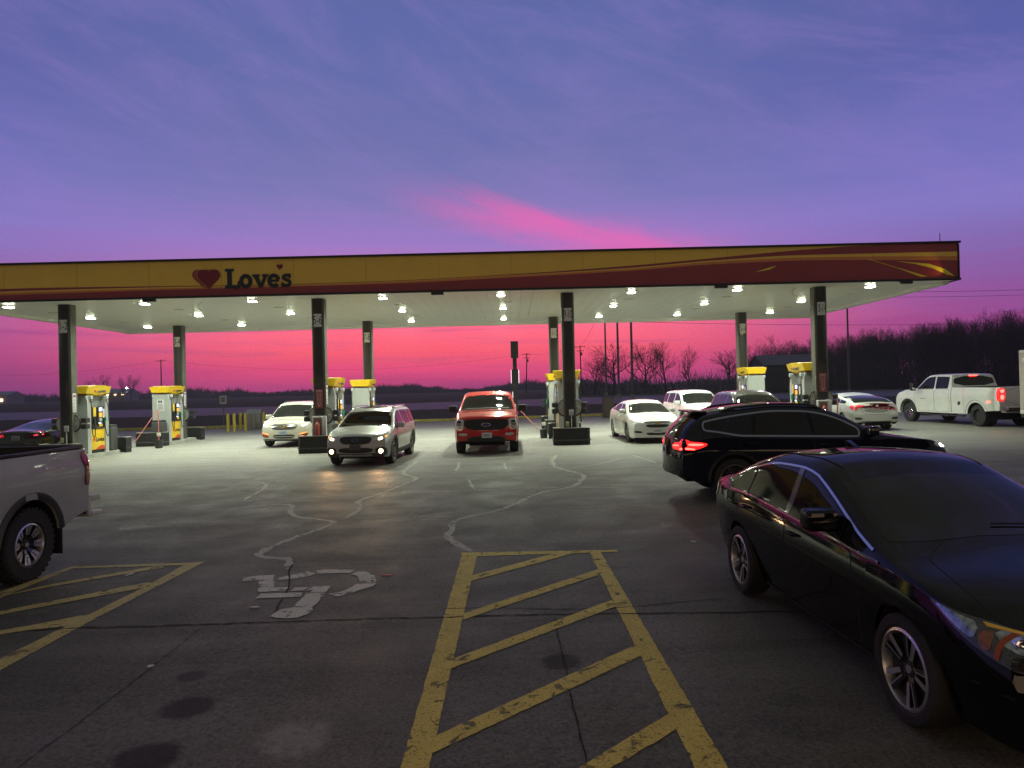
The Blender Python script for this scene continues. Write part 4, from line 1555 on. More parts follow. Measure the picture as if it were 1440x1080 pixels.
# trees one can tell apart, behind the third and fourth islands
SOLO = [(21.5, 150, 11.0, 0, 1.25, 'round bare tree just right of the three tall poles'), (28.5, 152, 11.2, 2, 1.1, 'wide bare tree left of the pair above the white SUV'), (33.0, 152, 11.6, 1, 1.0, 'slender bare tree above the white SUV'),
        (37.2, 150, 10.6, 3, .9, 'leaning bare tree right of the white SUV roof'), (17.6, 152, 8.5, 4, 1.1, 'low bare tree behind the three tall poles'), (46.0, 150, 9.0, 0, 1.2, 'spreading bare tree left of the column marked 15-16'),
        (51.5, 146, 11.6, 2, 1.0, 'tall bare tree between the column marked 15-16 and the barn'), (58.5, 150, 11.0, 4, 1.1, 'bare tree over the left end of the barn roof'), (64.0, 150, 11.4, 1, 1.1, 'bare tree over the middle of the barn roof'),
        (69.5, 148, 11.6, 0, 1.0, 'bare tree over the right end of the barn roof'), (74.5, 146, 12.0, 3, 1.1, 'bare tree left of the column marked 13-14'), (66.5, 156, 10.0, 2, 1.2, 'bare tree deep behind the barn')]
for (x, y, h_, k, w_, lab) in SOLO:
    plant_tree(k, x, y, h_, rnd.uniform(0, 6.28), lab, 'bare trees by the barn', w_ * 1.4)
# the wood at the right: every tree of it, front row to back row
for i in range(165):
    u = rnd.random()
    x = 62 + u * 62 + rnd.uniform(-5, 5)
    y = 152 - u * 62 + rnd.random() ** 1.2 * 45
    h_ = rnd.uniform(.82, 1.0) * (10.2 + 10.4 * u)
    plant_tree(rnd.randrange(5), x, y, h_, rnd.uniform(0, 6.28), 'bare tree among many in the dark wood behind the white pickup', 'trees of the dark wood', rnd.uniform(.8, 1.15))
# left clump
for k, (x, y, h_, w_) in enumerate(((-205, 330, 13, 1.1), (-198, 332, 12, 1.0), (-190, 330, 13.4, .9), (-183, 334, 13, .9), (-177, 330, 13.2, 1.0))):
    plant_tree((1, 3, 0, 3, 1)[k], x, y, h_, k, 'far bare tree in the clump above the pump beside column 1-2', 'far tree clump at left', w_)


def thicket(name, spots, lab, cat, seed, tall, per, wide):
    """undergrowth: countless thin stems rising from the ground"""
    r2 = random.Random(seed)
    mb = MB()
    for (x, y) in spots:
        for _ in range(per):
            bx, by = x + r2.gauss(0, wide), y + r2.gauss(0, wide * .6)
            h_ = tall * r2.uniform(.35, 1.0)
            z = gz(bx) - .2
            lean = Vector((r2.gauss(0, .22), r2.gauss(0, .22), 1)) * h_
            p = Vector((bx, by, z))
            w_ = r2.uniform(.02, .05) * (1 + tall / 8)
            for j in range(r2.choice((3, 4, 5))):
                q = p + lean * r2.uniform(.25, .5) + Vector((r2.gauss(0, .2), r2.gauss(0, .2), 0)) * h_ * .5
                a = r2.uniform(0, 3.14)
                s = Vector((math.cos(a), math.sin(a), 0)) * w_
                mb.bm.faces.new([mb.bm.verts.new(v) for v in (p - s, p + s, q + s * .2, q - s * .2)])
                p = p.lerp(q, r2.uniform(.5, 1))
    o = mb.build(name, TWIG, smooth=False)
    tag(o, lab, cat, kind='stuff')


thicket('undergrowth', [(60 + 66 * i / 70 + rnd.uniform(-3, 3), 147 - 62 * i / 70 + rnd.uniform(0, 30)) for i in range(70)], 'tangled dark undergrowth filling the wood at right', 'undergrowth', 2, 5.6, 120, 2.6)
thicket('brush', [(14 + 52 * i / 26 + rnd.uniform(-2, 2), 150 + rnd.uniform(-3, 8)) for i in range(26)], 'low dark brush along the field edge below the bare trees', 'brush', 3, 3.6, 60, 2.4)


def treeline(name, x0, x1, y, hfun, lab, seed, step=1.5):
    """far-off wood seen as one mass: ragged twig fans standing along the horizon"""
    r2 = random.Random(seed)
    mb = MB()
    x = x0
    while x < x1:
        for dy in range(3):
            yy = y + dy * 14 + r2.uniform(-6, 6)
            h_ = hfun(x) * r2.uniform(.55, 1.0)
            z = gz(x) - .3
            w_ = r2.uniform(1.6, 3.4)
            for j in range(20):
                a = r2.gauss(0, .62)
                hh = h_ * r2.uniform(.55, 1.0) * math.cos(a * .7)
                bx = x + r2.uniform(-w_, w_) * .5
                tx = bx + math.sin(a) * h_ * .55
                s = r2.uniform(.05, .20)
                ty = yy + r2.uniform(-2, 2)
                mb.bm.faces.new([mb.bm.verts.new(v) for v in ((bx - s * 3.2, yy, z), (bx + s * 3.2, yy, z), (tx + s * .25, ty, z + hh), (tx - s * .25, ty, z + hh))])
        x += step
    o = mb.build(name, mat('far_wood', (.05, .042, .048), .9), smooth=False)
    tag(o, lab, 'treeline', kind='stuff')


treeline('treeline', -420, 240, 520, lambda x: max(3.5, 7.5 + 7 * mnoise.noise(Vector((x * .014, 0, 0))) + 7 * mnoise.noise(Vector((x * .06, 4, 0)))), 'distant dark line of bare woods along the horizon', 6)

# little scraps of litter on the tarmac
CH = ('white paper scrap at the foot of the wheelchair marking', 'red and white straw by the round end of the wheelchair marking', 'pale scrap inside the left hatched area', 'white scrap near the rear wheel of the black sedan',
      'flat pale scrap on the drive left of the silver wagon', 'tiny white pebble on the slab joint', 'small white scrap ahead of the cream crossover', 'small white scrap on the dark drive')
for k, (x, y) in enumerate(CHIP[:7]):
    mb = MB()
    l_ = (.09, .14, .16, .10, .26, .05, .12)[k]
    mb.prism([(-l_ / 2, -.012), (l_ * .3, -.022), (l_ / 2, .004), (l_ * .2, .020), (-l_ * .4, .012)], .0, .008, 0)
    o = mb.build('litter_scrap', mat('scrap_red', (.6, .2, .2), .6) if k == 1 else mat('scrap_white', (.6, .6, .58), .6), smooth=False)
    o.location = (x, y, gz(x) + .003)
    o.rotation_euler = (0, 0, k * .7 if k != 1 else 0)
    tag(o, CH[k], 'litter')


# ================================================================ vehicles
class Car:
    """A lofted vehicle body. Local frame: x forward, y left, z up, origin on the ground between the axles."""

    def __init__(s, root, sp):
        s.root, s.sp = root, sp
        s.top, s.belt = pchip(sp['top']), pchip(sp['belt'])
        s.low = pchip(sp['low'])
        s.xr, s.xf = sp['top'][0][0], sp['top'][-1][0]
        s.af, s.ar = sp['axles']
        s.Wd = sp['W']
        s.prof = pchip(sp.get('prof', [(0, .93), (.1, .965), (.4, .985), (.68, 1.0), (.76, .992), (1, .95)]))
        s.fz, s.rz = pchip(sp['fz']), pchip(sp['rz'])
        s.paint = sp['paint']
        s.body()

    def w(s, x):
        sp = s.sp
        k = s.Wd
        if x > s.af:
            u = (x - s.af) / (s.xf - s.af)
            k *= 1 - sp.get('pf', .13) * u ** 2.6
        if x < s.ar:
            u = (s.ar - x) / (s.ar - s.xr)
            k *= 1 - sp.get('pr', .10) * u ** 2.6
        for cx, hw, amt in sp.get('bulge', ()):
            d = abs(x - cx) / hw
            if d < 1:
                k += amt * (1 - d ** 4) ** .5
        return k

    def upper(s, x):
        """polyline from the belt to the centre line at station x"""
        sp = s.sp
        zb, zt = s.belt(x), s.top(x)
        yb = s.w(x) * s.prof(1.0)
        bed = sp.get('bed')
        n1, n2, n3 = 7, 6, 8
        if bed and bed[0] < x < bed[1]:
            out = []
            for i in range(n1 + 1):
                out.append((yb - .075 * i / n1, zb + .004))
            for i in range(1, n2 + 1):
                out.append((yb - .08 - .01 * i / n2, zb + (bed[2] - zb) * i / n2))
            for i in range(1, n3 + 1):
                out.append(((yb - .09) * (1 - i / n3), bed[2]))
            return out
        crown = min(sp.get('crown', .05), max(.005, (zt - zb) * .6))
        h = max(.004, zt - crown - zb)
        tum = sp.get('tumble', .5)
        ye = max(.2, yb - tum * h - .012)
        P0, P1 = Vector((yb, zb)), Vector((ye, zb + h))
        d = (P0 - P1).length
        la = min(sp.get('rnd', .10), .55 * d)
        lb = min(sp.get('rnd', .10) * 1.6, .4 * ye)
        A = P1 + (P0 - P1).normalized() * la
        yB = ye - lb
        zB = zt - crown * (yB / ye) ** 2
        C_ = P1 + Vector((0, crown * .12))
        out = []
        for i in range(n1 + 1):
            p = P0.lerp(A, i / n1)
            out.append((p.x, p.y))
        Bv = Vector((yB, zB))
        for i in range(1, n2 + 1):
            t_ = i / n2
            p = A * (1 - t_) ** 2 + C_ * 2 * t_ * (1 - t_) + Bv * t_ * t_
            out.append((p.x, p.y))
        for i in range(1, n3 + 1):
            y = yB * (1 - i / n3)
            out.append((y, zt - crown * (y / ye) ** 2))
        return out

    def warp(s, x, y, z, w):
        if x > s.af:
            u = ((x - s.af) / (s.xf - s.af)) ** 2
            return x + u * (s.fz(z) - s.sp.get('cf', .16) * (y / max(.1, w)) ** 2)
        if x < s.ar:
            u = ((s.ar - x) / (s.ar - s.xr)) ** 2
            return x + u * (s.rz(z) + s.sp.get('cr', .10) * (y / max(.1, w)) ** 2)
        return x

    def body(s):
        sp = s.sp
        Ra, zc = sp['arch'], sp['tyre']
        res = sp.get('res', 70)
        X = set(round(s.xr + (s.xf - s.xr) * i / res, 4) for i in range(res + 1))
        for a in (s.af, s.ar):
            X = set(x for x in X if abs(x - a) > Ra + .012)
            for i in range(21):
                X.add(round(a - Ra * math.cos(math.pi * i / 20) * .9985, 4))
            X |= {round(a - Ra - .003, 4), round(a + Ra + .003, 4)}
        for x in sp.get('xs', ()):
            X |= {x - .004, x + .004}
        for k in range(1, 5):
            X |= {round(s.xf - .015 * k * k, 4), round(s.xr + .015 * k * k, 4)}
        X = sorted(X)
        X = [x for i, x in enumerate(X) if i == 0 or x - X[i - 1] > .0015]
        ns = 18
        mb = MB()
        bm = mb.bm
        zr0 = min(p[1] for p in sp['low'])
        G_ = []
        for x in X:
            zl = s.low(x)
            for a in (s.af, s.ar):
                d = abs(x - a)
                if d < Ra:
                    zl = max(zl, zc + .01 + math.sqrt(Ra * Ra - d * d))
            zb = s.belt(x)
            w = s.w(x)
            row = []
            q0 = max(0, (zl - zr0) / max(.05, zb - zr0))
            row.append((max(.1, w * s.prof(q0) - .30), zl + .02))
            row.append((w * s.prof(q0) - .03, zl + .001))
            for j in range(ns + 1):
                z = zl + (zb - zl) * j / ns
                q = (z - zr0) / max(.05, zb - zr0)
                row.append((w * s.prof(min(1, max(0, q))), z))
            row += s.upper(x)[1:]
            G_.append((x, w, row))
        n = len(G_[0][2])
        V = {}
        for i, (x, w, row) in enumerate(G_):
            for j, (y, z) in enumerate(row):
                X_ = s.warp(x, y, z, w)
                V[i, j, 1] = bm.verts.new((X_, y, z))
                V[i, j, -1] = V[i, j, 1] if j == n - 1 else bm.verts.new((X_, -y, z))
        bedm = sp.get('bed')
        for i in range(len(G_) - 1):
            for j in range(n - 1):
                for sd in (1, -1):
                    q = [V[i, j, sd], V[i + 1, j, sd], V[i + 1, j + 1, sd], V[i, j + 1, sd]]
                    q = list(dict.fromkeys(q))
                    f = bm.faces.new(q if sd == 1 else q[::-1])
                    f.material_index = 1 if j < 1 else 0
                    xm = (G_[i][0] + G_[i + 1][0]) / 2
                    if bedm and bedm[0] - .005 < xm < bedm[1] + .005 and j > 1 + ns:
                        f.material_index = 1
        # end caps
        for i, sg in ((0, -1), (len(G_) - 1, 1)):
            x, w, row = G_[i]
            up = list(range(ns + 2, n))
            zb = row[ns + 2][1]
            yb = row[ns + 2][0]
            cols = [(k, 1) for k in up] + [(k, -1) for k in up[-2::-1]]
            prev = None
            for j in range(2, ns + 3):
                yj, zj = row[j]
                tj = (j - 2) / ns
                cur = []
                for (k, sd) in cols:
                    if j == ns + 2:
                        cur.append(V[i, k, sd])
                        continue
                    if k == up[0]:
                        cur.append(V[i, j, sd])
                        continue
                    yk, zk = row[k]
                    y = yk * yj / yb
                    z = zj + (zk - zb) * tj
                    cur.append(bm.verts.new((s.warp(x, y, z, w), y * sd, z)))
                if prev:
                    for c in range(len(cur) - 1):
                        q = list(dict.fromkeys([prev[c], prev[c + 1], cur[c + 1], cur[c]]))
                        if len(q) > 2:
                            try:
                                bm.faces.new(q)
                            except ValueError:
                                pass
                prev = cur
        bmesh.ops.recalc_face_normals(bm, faces=bm.faces)
        bm.normal_update()
        # make sure the shell faces outward (the loft is open underneath)
        tf = max(bm.faces, key=lambda f: f.calc_center_median().z)
        if tf.normal.z < 0:
            bmesh.ops.reverse_faces(bm, faces=bm.faces)
            bm.normal_update()
        bm.faces.ensure_lookup_table()
        s.bvh = BVHTree.FromBMesh(bm)
        s.fv = [[v.co.copy() for v in f.verts] for f in bm.faces]
        s.fn = [[v.normal.copy() for v in f.verts] for f in bm.faces]
        me = bpy.data.meshes.new('body')
        bm.to_mesh(me)
        bm.free()
        me.materials.append(s.paint)
        me.materials.append(BLACKPL)
        me.shade_smooth()
        me.set_sharp_from_angle(angle=R(sp.get('sharp', 40)))
        s.bodyo = link('body', me, s.root)
        # floor pan, so no light shows through under the shell
        mb = MB()
        zl = s.low((s.af + s.ar) / 2)
        xa, xb = s.xr + .25, s.xf - .30
        mb.box(((xa + xb) / 2, 0, zl + .12), (xb - xa, s.Wd * 1.25, .12))
        for a in (s.af, s.ar):
            mb.box((a, 0, zc + .1), (Ra * 2.2, s.Wd * 1.1, .5))
        mb.build('underbody', DARK, s.root, smooth=False)

    # --------------------------------------------------------- projection
    def hit(s, p, view):
        if view == 'L':
            o, d = Vector((p[0], 4, p[1])), Vector((0, -1, 0))
        elif view == 'R':
            o, d = Vector((p[0], -4, p[1])), Vector((0, 1, 0))
        elif view == 'F':
            o, d = Vector((8, p[0], p[1])), Vector((-1, 0, 0))
        elif view == 'B':
            o, d = Vector((-8, p[0], p[1])), Vector((1, 0, 0))
        elif view == 'T':
            o, d = Vector((p[0], p[1], 6)), Vector((0, 0, -1))
        else:
            loc, nn, idx, _ = s.bvh.find_nearest(Vector(p))
            return s._n(loc, idx)
        loc, nn, idx, _ = s.bvh.ray_cast(o, d)
        if loc is None:
            t_ = {'L': Vector((p[0], s.Wd, p[1])), 'R': Vector((p[0], -s.Wd, p[1])), 'F': Vector((s.xf, p[0], p[1])),
                  'B': Vector((s.xr, p[0], p[1])), 'T': Vector((p[0], p[1], 1.2))}[view]
            loc, nn, idx, _ = s.bvh.find_nearest(t_)
        return s._n(loc, idx)

    def _n(s, loc, idx):
        w = poly_3d_calc(s.fv[idx], loc)
        nn = Vector((0, 0, 0))
        for a, b in zip(w, s.fn[idx]):
            nn += b * a
        if nn.length < 1e-6:
            nn = Vector((0, 0, 1))
        return loc, nn.normalized()

    def _emit(s, name, verts, norms, faces, mis, mats, parent):
        me = bpy.data.meshes.new(name)
        me.from_pydata(verts, [], faces)
        for m in mats:
            me.materials.append(m)
        for p, i in zip(me.polygons, mis):
            p.material_index = i
        me.shade_smooth()
        me.normals_split_custom_set_from_vertices(norms)
        return link(name, me, parent or s.root)

    def patch(s, name, view, pts, m, off=.004, rnd=2, rings=8, n=56, parent=None, seam=0.0, skirt=.012, c=None):
        """a panel laid on the body: 2-D outline in the given view, projected, offset and given a thickness"""
        pts = chaikin([tuple(p) for p in pts], rnd) if rnd else [tuple(p) for p in pts]
        B = resample(pts, n)
        if rnd == 0:   # keep the corners
            for p in pts:
                k = min(range(n), key=lambda i: (B[i] - Vector(p)).length)
                B[k] = Vector(p)
        c = Vector(c) if c else sum(B, Vector([0] * len(B[0]))) / n
        V, NN, F, MI = [], [], [], []
        rad = [(k + 1) / rings for k in range(rings)]
        if seam:
            mean = sum((b - c).length for b in B) / n
            rad.append(1 + seam / mean)
        loc, nn = s.hit(c, view)
        V.append(loc + nn * off)
        NN.append(nn)
        for r_ in rad:
            for b in B:
                p = c + (b - c) * r_
                loc, nn = s.hit(p, view)
                o_ = off if r_ <= 1.0 else .001
                V.append(loc + nn * o_)
                NN.append(nn)
        for b in range(n):   # skirt into the body
            V.append(V[1 + (len(rad) - 1) * n + b] - NN[1 + (len(rad) - 1) * n + b] * (off + skirt))
            NN.append(NN[1 + (len(rad) - 1) * n + b])
        for b in range(n):
            F.append((0, 1 + b, 1 + (b + 1) % n))
            MI.append(0)
        for k in range(len(rad)):
            for b in range(n):
                a0, a1 = 1 + k * n + b, 1 + k * n + (b + 1) % n
                F.append((a0, a0 + n, a1 + n, a1))
                MI.append(1 if (seam and k == len(rad) - 2) else 0)
        # orientation: first triangle against its normal
        f = F[0]
        nrm = (Vector(V[f[1]]) - Vector(V[f[0]])).cross(Vector(V[f[2]]) - Vector(V[f[0]]))
        if nrm.dot(NN[0]) < 0:
            F = [tuple(reversed(q)) for q in F]
        return s._emit(name, V, NN, F, MI, [m, DARK], parent)

    def strip(s, name, view, pts, wd, m, off=.004, closed=False, parent=None, step=.05, smooth=2):
        """a narrow strip (seam, trim, moulding) laid along a line on the body"""
        pts = [tuple(p) for p in pts]
        if smooth:
            pts = chaikin(pts, smooth, closed)
        tot = sum((Vector(pts[i + 1]) - Vector(pts[i])).length for i in range(len(pts) - 1))
        P_ = resample(pts, max(3, int(tot / step) + 2), closed)
        V, NN, F = [], [], []
        k = len(P_)
        for i, p in enumerate(P_):
            a = P_[(i - 1) % k] if closed or i else P_[0]
            b = P_[(i + 1) % k] if closed or i < k - 1 else P_[-1]
            d = (b - a).normalized()
            q = Vector((-d.y, d.x)) * wd / 2
            row = []
            for e, o_ in ((1, -.006), (1, off), (-1, off), (-1, -.006)):
                loc, nn = s.hit(p + q * e, view)
                V.append(loc + nn * o_)
                NN.append(nn)
        for i in range(k if closed else k - 1):
            for j in range(3):
                a0 = i * 4 + j
                b0 = ((i + 1) % k) * 4 + j
                F.append((a0, a0 + 1, b0 + 1, b0))
        f = F[1]
        nrm = (Vector(V[f[1]]) - Vector(V[f[0]])).cross(Vector(V[f[2]]) - Vector(V[f[0]]))
        if nrm.dot(NN[f[0]]) < 0:
            F = [tuple(reversed(q)) for q in F]
        return s._emit(name, V, NN, F, [0] * len(F), [m], parent)

    def both(s, fn, name, pts, *a, **k):
        return [fn(name, v, pts, *a, **k) for v in ('L', 'R')]

    def mir(s, fn, name, view, pts, *a, **k):
        """front or rear view element on both sides"""
        return [fn(name, view, [(p[0] * sd, p[1]) for p in pts], *a, **k) for sd in (1, -1)]

    # --------------------------------------------------------- common fittings
    def edge_z(s, x):
        u = s.upper(x)
        return u[9][1], u[9][0]   # around the roof-edge corner

    def side_windows(s, spans, pillar=.05, sill=.035, m=None, doors=True, name='window', top_off=0.0):
        """windows between the belt and the roof edge over each (x_rear, x_front) span"""
        out = []
        for (xa, xb) in spans:
            lo, hi = [], []
            k = 24
            for i in range(k + 1):
                x = xa + (xb - xa) * i / k
                sl = (s.edge_z(x + .02)[0] - s.edge_z(x - .02)[0]) / .04
                zt = s.edge_z(x)[0] - pillar * min(2.6, math.sqrt(1 + sl * sl)) - top_off
                zb = s.belt(x) + sill
                if zt - zb > .035:
                    lo.append((x, zb))
                    hi.append((x, zt))
            if len(lo) < 3:
                continue
            poly = lo + hi[::-1]
            for v in ('L', 'R'):
                out.append(s.patch(name, v, poly, m or GLASS, off=.003, rnd=1, rings=7, n=64))
        return out

    def windscreen(s, xa, xb, view='F', m=None, inset=.06, name='windshield', drop=.0):
        """glass on the slope between stations xa and xb"""
        L_, k = [], 12
        for i in range(k + 1):
            x = xa + (xb - xa) * i / k
            u = s.upper(x)
            L_.append((max(.15, u[9][0] - inset), (u[9][1] + s.top(x)) / 2 if False else u[11][1]))
        bot, topz = s.top(xa), s.top(xb)
        right = [(y, z) for y, z in L_]
        poly = [(-y, z) for y, z in right] + [(0, topz + .0)] + [(y, z) for y, z in right[::-1]] + [(0, bot + drop)]
        return s.patch(name, view, poly, m or GLASS, off=.003, rnd=1, rings=9, n=80)

    def mirrors(s, x, z, m, size=(.13, .22, .15), out=.12, m2=None):
        loc, nn = s.hit((x, z), 'L')
        for sd in (1, -1):
            mb = MB()
            y = loc.y + out
            mb.box((x, sd * y, z + .02), size, 0, bev=min(size) * .33, seg=3)
            mb.box((x - size[0] * .5 - .001, sd * y, z + .02), (.012, size[1] * .78, size[2] * .7), 2, bev=.004)
            mb.box((x + .01, sd * (loc.y + out * .25), z - .035), (.05, out * .9 + .04, .03), 1, bev=.01)
            mb.build('side_mirror', [m, m2 or BLACKPL, MIRRORG], s.root)

    def handle(s, x, z, view, m, parent=None, ln=.17):
        loc, nn = s.hit((x, z), view)
        sd = 1 if view == 'L' else -1
        mb = MB()
        mb.tube([(x - ln / 2, loc.y - sd * .005, z), (x - ln / 2 + .03, loc.y + sd * .032, z), (x + ln / 2 - .03, loc.y + sd * .034, z),
                 (x + ln / 2, loc.y - sd * .005, z)], [.008, .012, .013, .009], 8)
        return mb.build('handle', m, parent or s.root)

    def door(s, pts, hx, hz, hm=None, sides=('L', 'R'), seam=.009):
        for v in sides:
            d = s.patch('door', v, pts, s.paint, off=.0025, rnd=1, rings=10, n=84, seam=seam)
            s.handle(hx, hz, v, hm or s.paint, d)

    def plate(s, view, y, z, x=None, off=.012, wd=.31, ht=.16, m=None, tilt=0.0):
        loc, nn = s.hit((y, z), view)
        sg = 1 if view == 'F' else -1
        mb = MB()
        xx = (loc.x if x is None else x) + sg * off
        mb.box((xx, y, z), (.012, wd, ht), 0, bev=.004)
        rnd = random.Random(int(z * 1000))
        yy = -wd * .36
        while yy < wd * .33:
            wch = rnd.uniform(.022, .034)
            hch = ht * .42
            mb.box((xx + sg * .007, y + yy + wch / 2, z - .004), (.003, wch * .75, hch), 1)
            if rnd.random() < .7:
                mb.box((xx + sg * .0095, y + yy + wch / 2 + .003, z + rnd.uniform(-.015, .01)), (.002, wch * .34, hch * .36), 0)
            yy += wch + .012
        mb.build('license_plate', [m or PLATE, PLATEINK], s.root)

    def wheels(s, Rr, spokes=5, rim=.66, style='twin', wd=.215, bright=None, back=None, inset=.035, dual=False, front=None):
        key = MB()
        h = wd / 2
        r1 = Rr * rim
        key.lathe([(r1, -h * .85), (r1 + .02, -h), (Rr * .93, -h), (Rr * .985, -h * .82), (Rr, -h * .45), (Rr, h * .45), (Rr * .985, h * .82),
                   (Rr * .93, h), (r1 + .02, h), (r1, h * .85)], 40, 'Y', close=True)
        for g in (-.35, 0, .35):
            key.lathe([(Rr + .001, h * g - .006), (Rr + .001, h * g + .006)], 40, 'Y')
        if rim < .6:   # off-road tread blocks
            for k in range(36):
                a = 2 * math.pi * k / 36
                for e in (-1, 1):
                    key.box((Rr * .975 * math.cos(a + e * .04), e * h * .70, Rr * .975 * math.sin(a + e * .04)), (.03, h * .5, .035),
                            rot=Matrix.Rotation(-a, 4, 'Y'))
        tyre_me = key.mesh('wheel', RUBBER)
        mb = MB()
        mb.lathe([(r1 + .004, -h * .8), (r1 + .004, h * .9), (r1 - .012, h * .96), (r1 - .02, h * .8), (r1 - .02, -h * .8)], 40, 'Y', mi=0)
        mb.lathe([(r1 - .02, -h * .35), (.03, -h * .35)], 40, 'Y', mi=1)
        mb.lathe([(r1 * .62, -h * .15), (r1 * .62, -h * .05), (.03, -h * .05)], 32, 'Y', mi=2)   # brake disc
        mb.lathe([(r1 * .22, -h * .2), (r1 * .24, h * .48), (r1 * .2, h * .6), (r1 * .13, h * .62), (.005, h * .62)], 20, 'Y', mi=3)
        mb.lathe([(r1 * .11, h * .62), (r1 * .105, h * .66), (.004, h * .66)], 16, 'Y', mi=0)
        for k in range(5):
            a = 2 * math.pi * k / 5 + .3
            mb.lathe([(r1 * .028, 0), (r1 * .028, .012)], 8, 'Y', c=(r1 * .17 * math.cos(a), h * .58, r1 * .17 * math.sin(a)), mi=2)
        for k in range(spokes):
            a = 2 * math.pi * k / spokes + math.pi / 2
            M = Matrix.Rotation(-a, 4, 'Y')

            def spoke(u0, v0, u1, v1, ya, yb, mi, th=.03):
                ps = []
                for (uu, vv, yy) in ((u0, v0[0], ya), (u0, v0[1], ya), (u1, v1[1], yb), (u1, v1[0], yb)):
                    ps.append((uu, yy, vv))
                a_ = [mb.bm.verts.new(M @ Vector(p)) for p in ps]
                b_ = [mb.bm.verts.new(M @ (Vector(p) - Vector((0, th, 0)))) for p in ps]
                for f in ([a_[0], a_[1], a_[2], a_[3]], [b_[3], b_[2], b_[1], b_[0]]):
                    mb.bm.faces.new(f).material_index = mi
                for q in range(4):
                    g = mb.bm.faces.new((a_[q], b_[q], b_[(q + 1) % 4], a_[(q + 1) % 4]))
                    g.material_index = 1 if mi == 0 and style in ('twin', 'dish') else mi
            ri = r1 - .015
            if style == 'twin':      # split spokes, machined faces over dark pockets
                sp_ = ri * .30
                spoke(ri * .18, (-.028, .028), ri * .45, (-.034, .034), h * .55, h * .72, 1)
                for e in (1, -1):
                    lo_, hi_ = sorted((e * .012, e * .034))
                    l2, h2 = sorted((e * ri * .16, e * ri * .30))
                    spoke(ri * .34, (lo_, hi_), ri * .97, (l2, h2), h * .70, h * .86, 0 if e > 0 else 1)
                    l3, h3 = sorted((e * ri * .115, e * ri * .16))
                    spoke(ri * .34, sorted((e * .006, e * .014)), ri * .97, (l3, h3), h * .712, h * .872, 0)
            elif style == 'five':
                spoke(ri * .16, (-ri * .12, ri * .12), ri * .97, (-ri * .17, ri * .17), h * .5, h * .82, 0)
            elif style == 'dish':    # truck alloy: broad spokes with dark slots
                spoke(ri * .2, (-ri * .085, ri * .085), ri * .62, (-ri * .12, ri * .12), h * .45, h * .70, 1)
                spoke(ri * .52, (-ri * .13, ri * .13), ri * .97, (-ri * .235, ri * .235), h * .66, h * .80, 0)
                spoke(ri * .60, (-ri * .015, ri * .015), ri * .90, (-ri * .02, ri * .02), h * .71, h * .805, 1, th=.01)
            else:
                spoke(ri * .2, (-ri * .05, ri * .05), ri * .97, (-ri * .06, ri * .06), h * .5, h * .82, 0)
        rim_me = mb.mesh('rim', [bright or ALLOY, back or ALLOYD, mat('brake_disc', (.2, .2, .2), .35, .8), back or ALLOYD], angle=25)
        for ax in (s.af, s.ar):
            yw = s.sp.get('track', s.Wd - inset - h)
            for sd in (1, -1):
                w_ = link('wheel', tyre_me, s.root)
                y0 = yw
                if dual and ax == s.ar:
                    y0 = yw + .10
                w_.location = (ax, sd * y0, Rr)
                w_.rotation_euler = (0, .37 * sd + ax, 0 if sd == 1 else math.pi)
                r_ = link('rim', rim_me, w_)
                if dual and ax == s.ar:
                    w2 = link('wheel', tyre_me, s.root)
                    w2.location = (ax, sd * (y0 - .27), Rr)
                    r_.location = (0, -.11, 0)

    def arch_trim(s, Rr, wd, m, name='arch_trim'):
        for a in (s.af, s.ar):
            zc = s.sp['tyre'] + .01
            r_ = s.sp['arch'] + wd / 2 - .004
            lo_ = s.low(a + r_)
            pts = [(a - r_, lo_ + .02)] + [(a - r_ * math.cos(math.pi * i / 20), zc + r_ * math.sin(math.pi * i / 20)) for i in range(21)] \
                + [(a + r_, s.low(a + r_) + .02)]
            s.both(s.strip, name, pts, wd, m, off=.012, smooth=0)




def basic(label, cat, name, loc, rz, sp, group=None):
    root = thing(name, label, cat, (loc[0], loc[1], gz(loc[0])), rz, group)
    return Car(root, sp)


FWD = R(-90)   # nose towards the camera (heading -y)
AWAY = R(90)   # nose away from the camera (heading +y)
VG = 'vehicles at the fuel station'


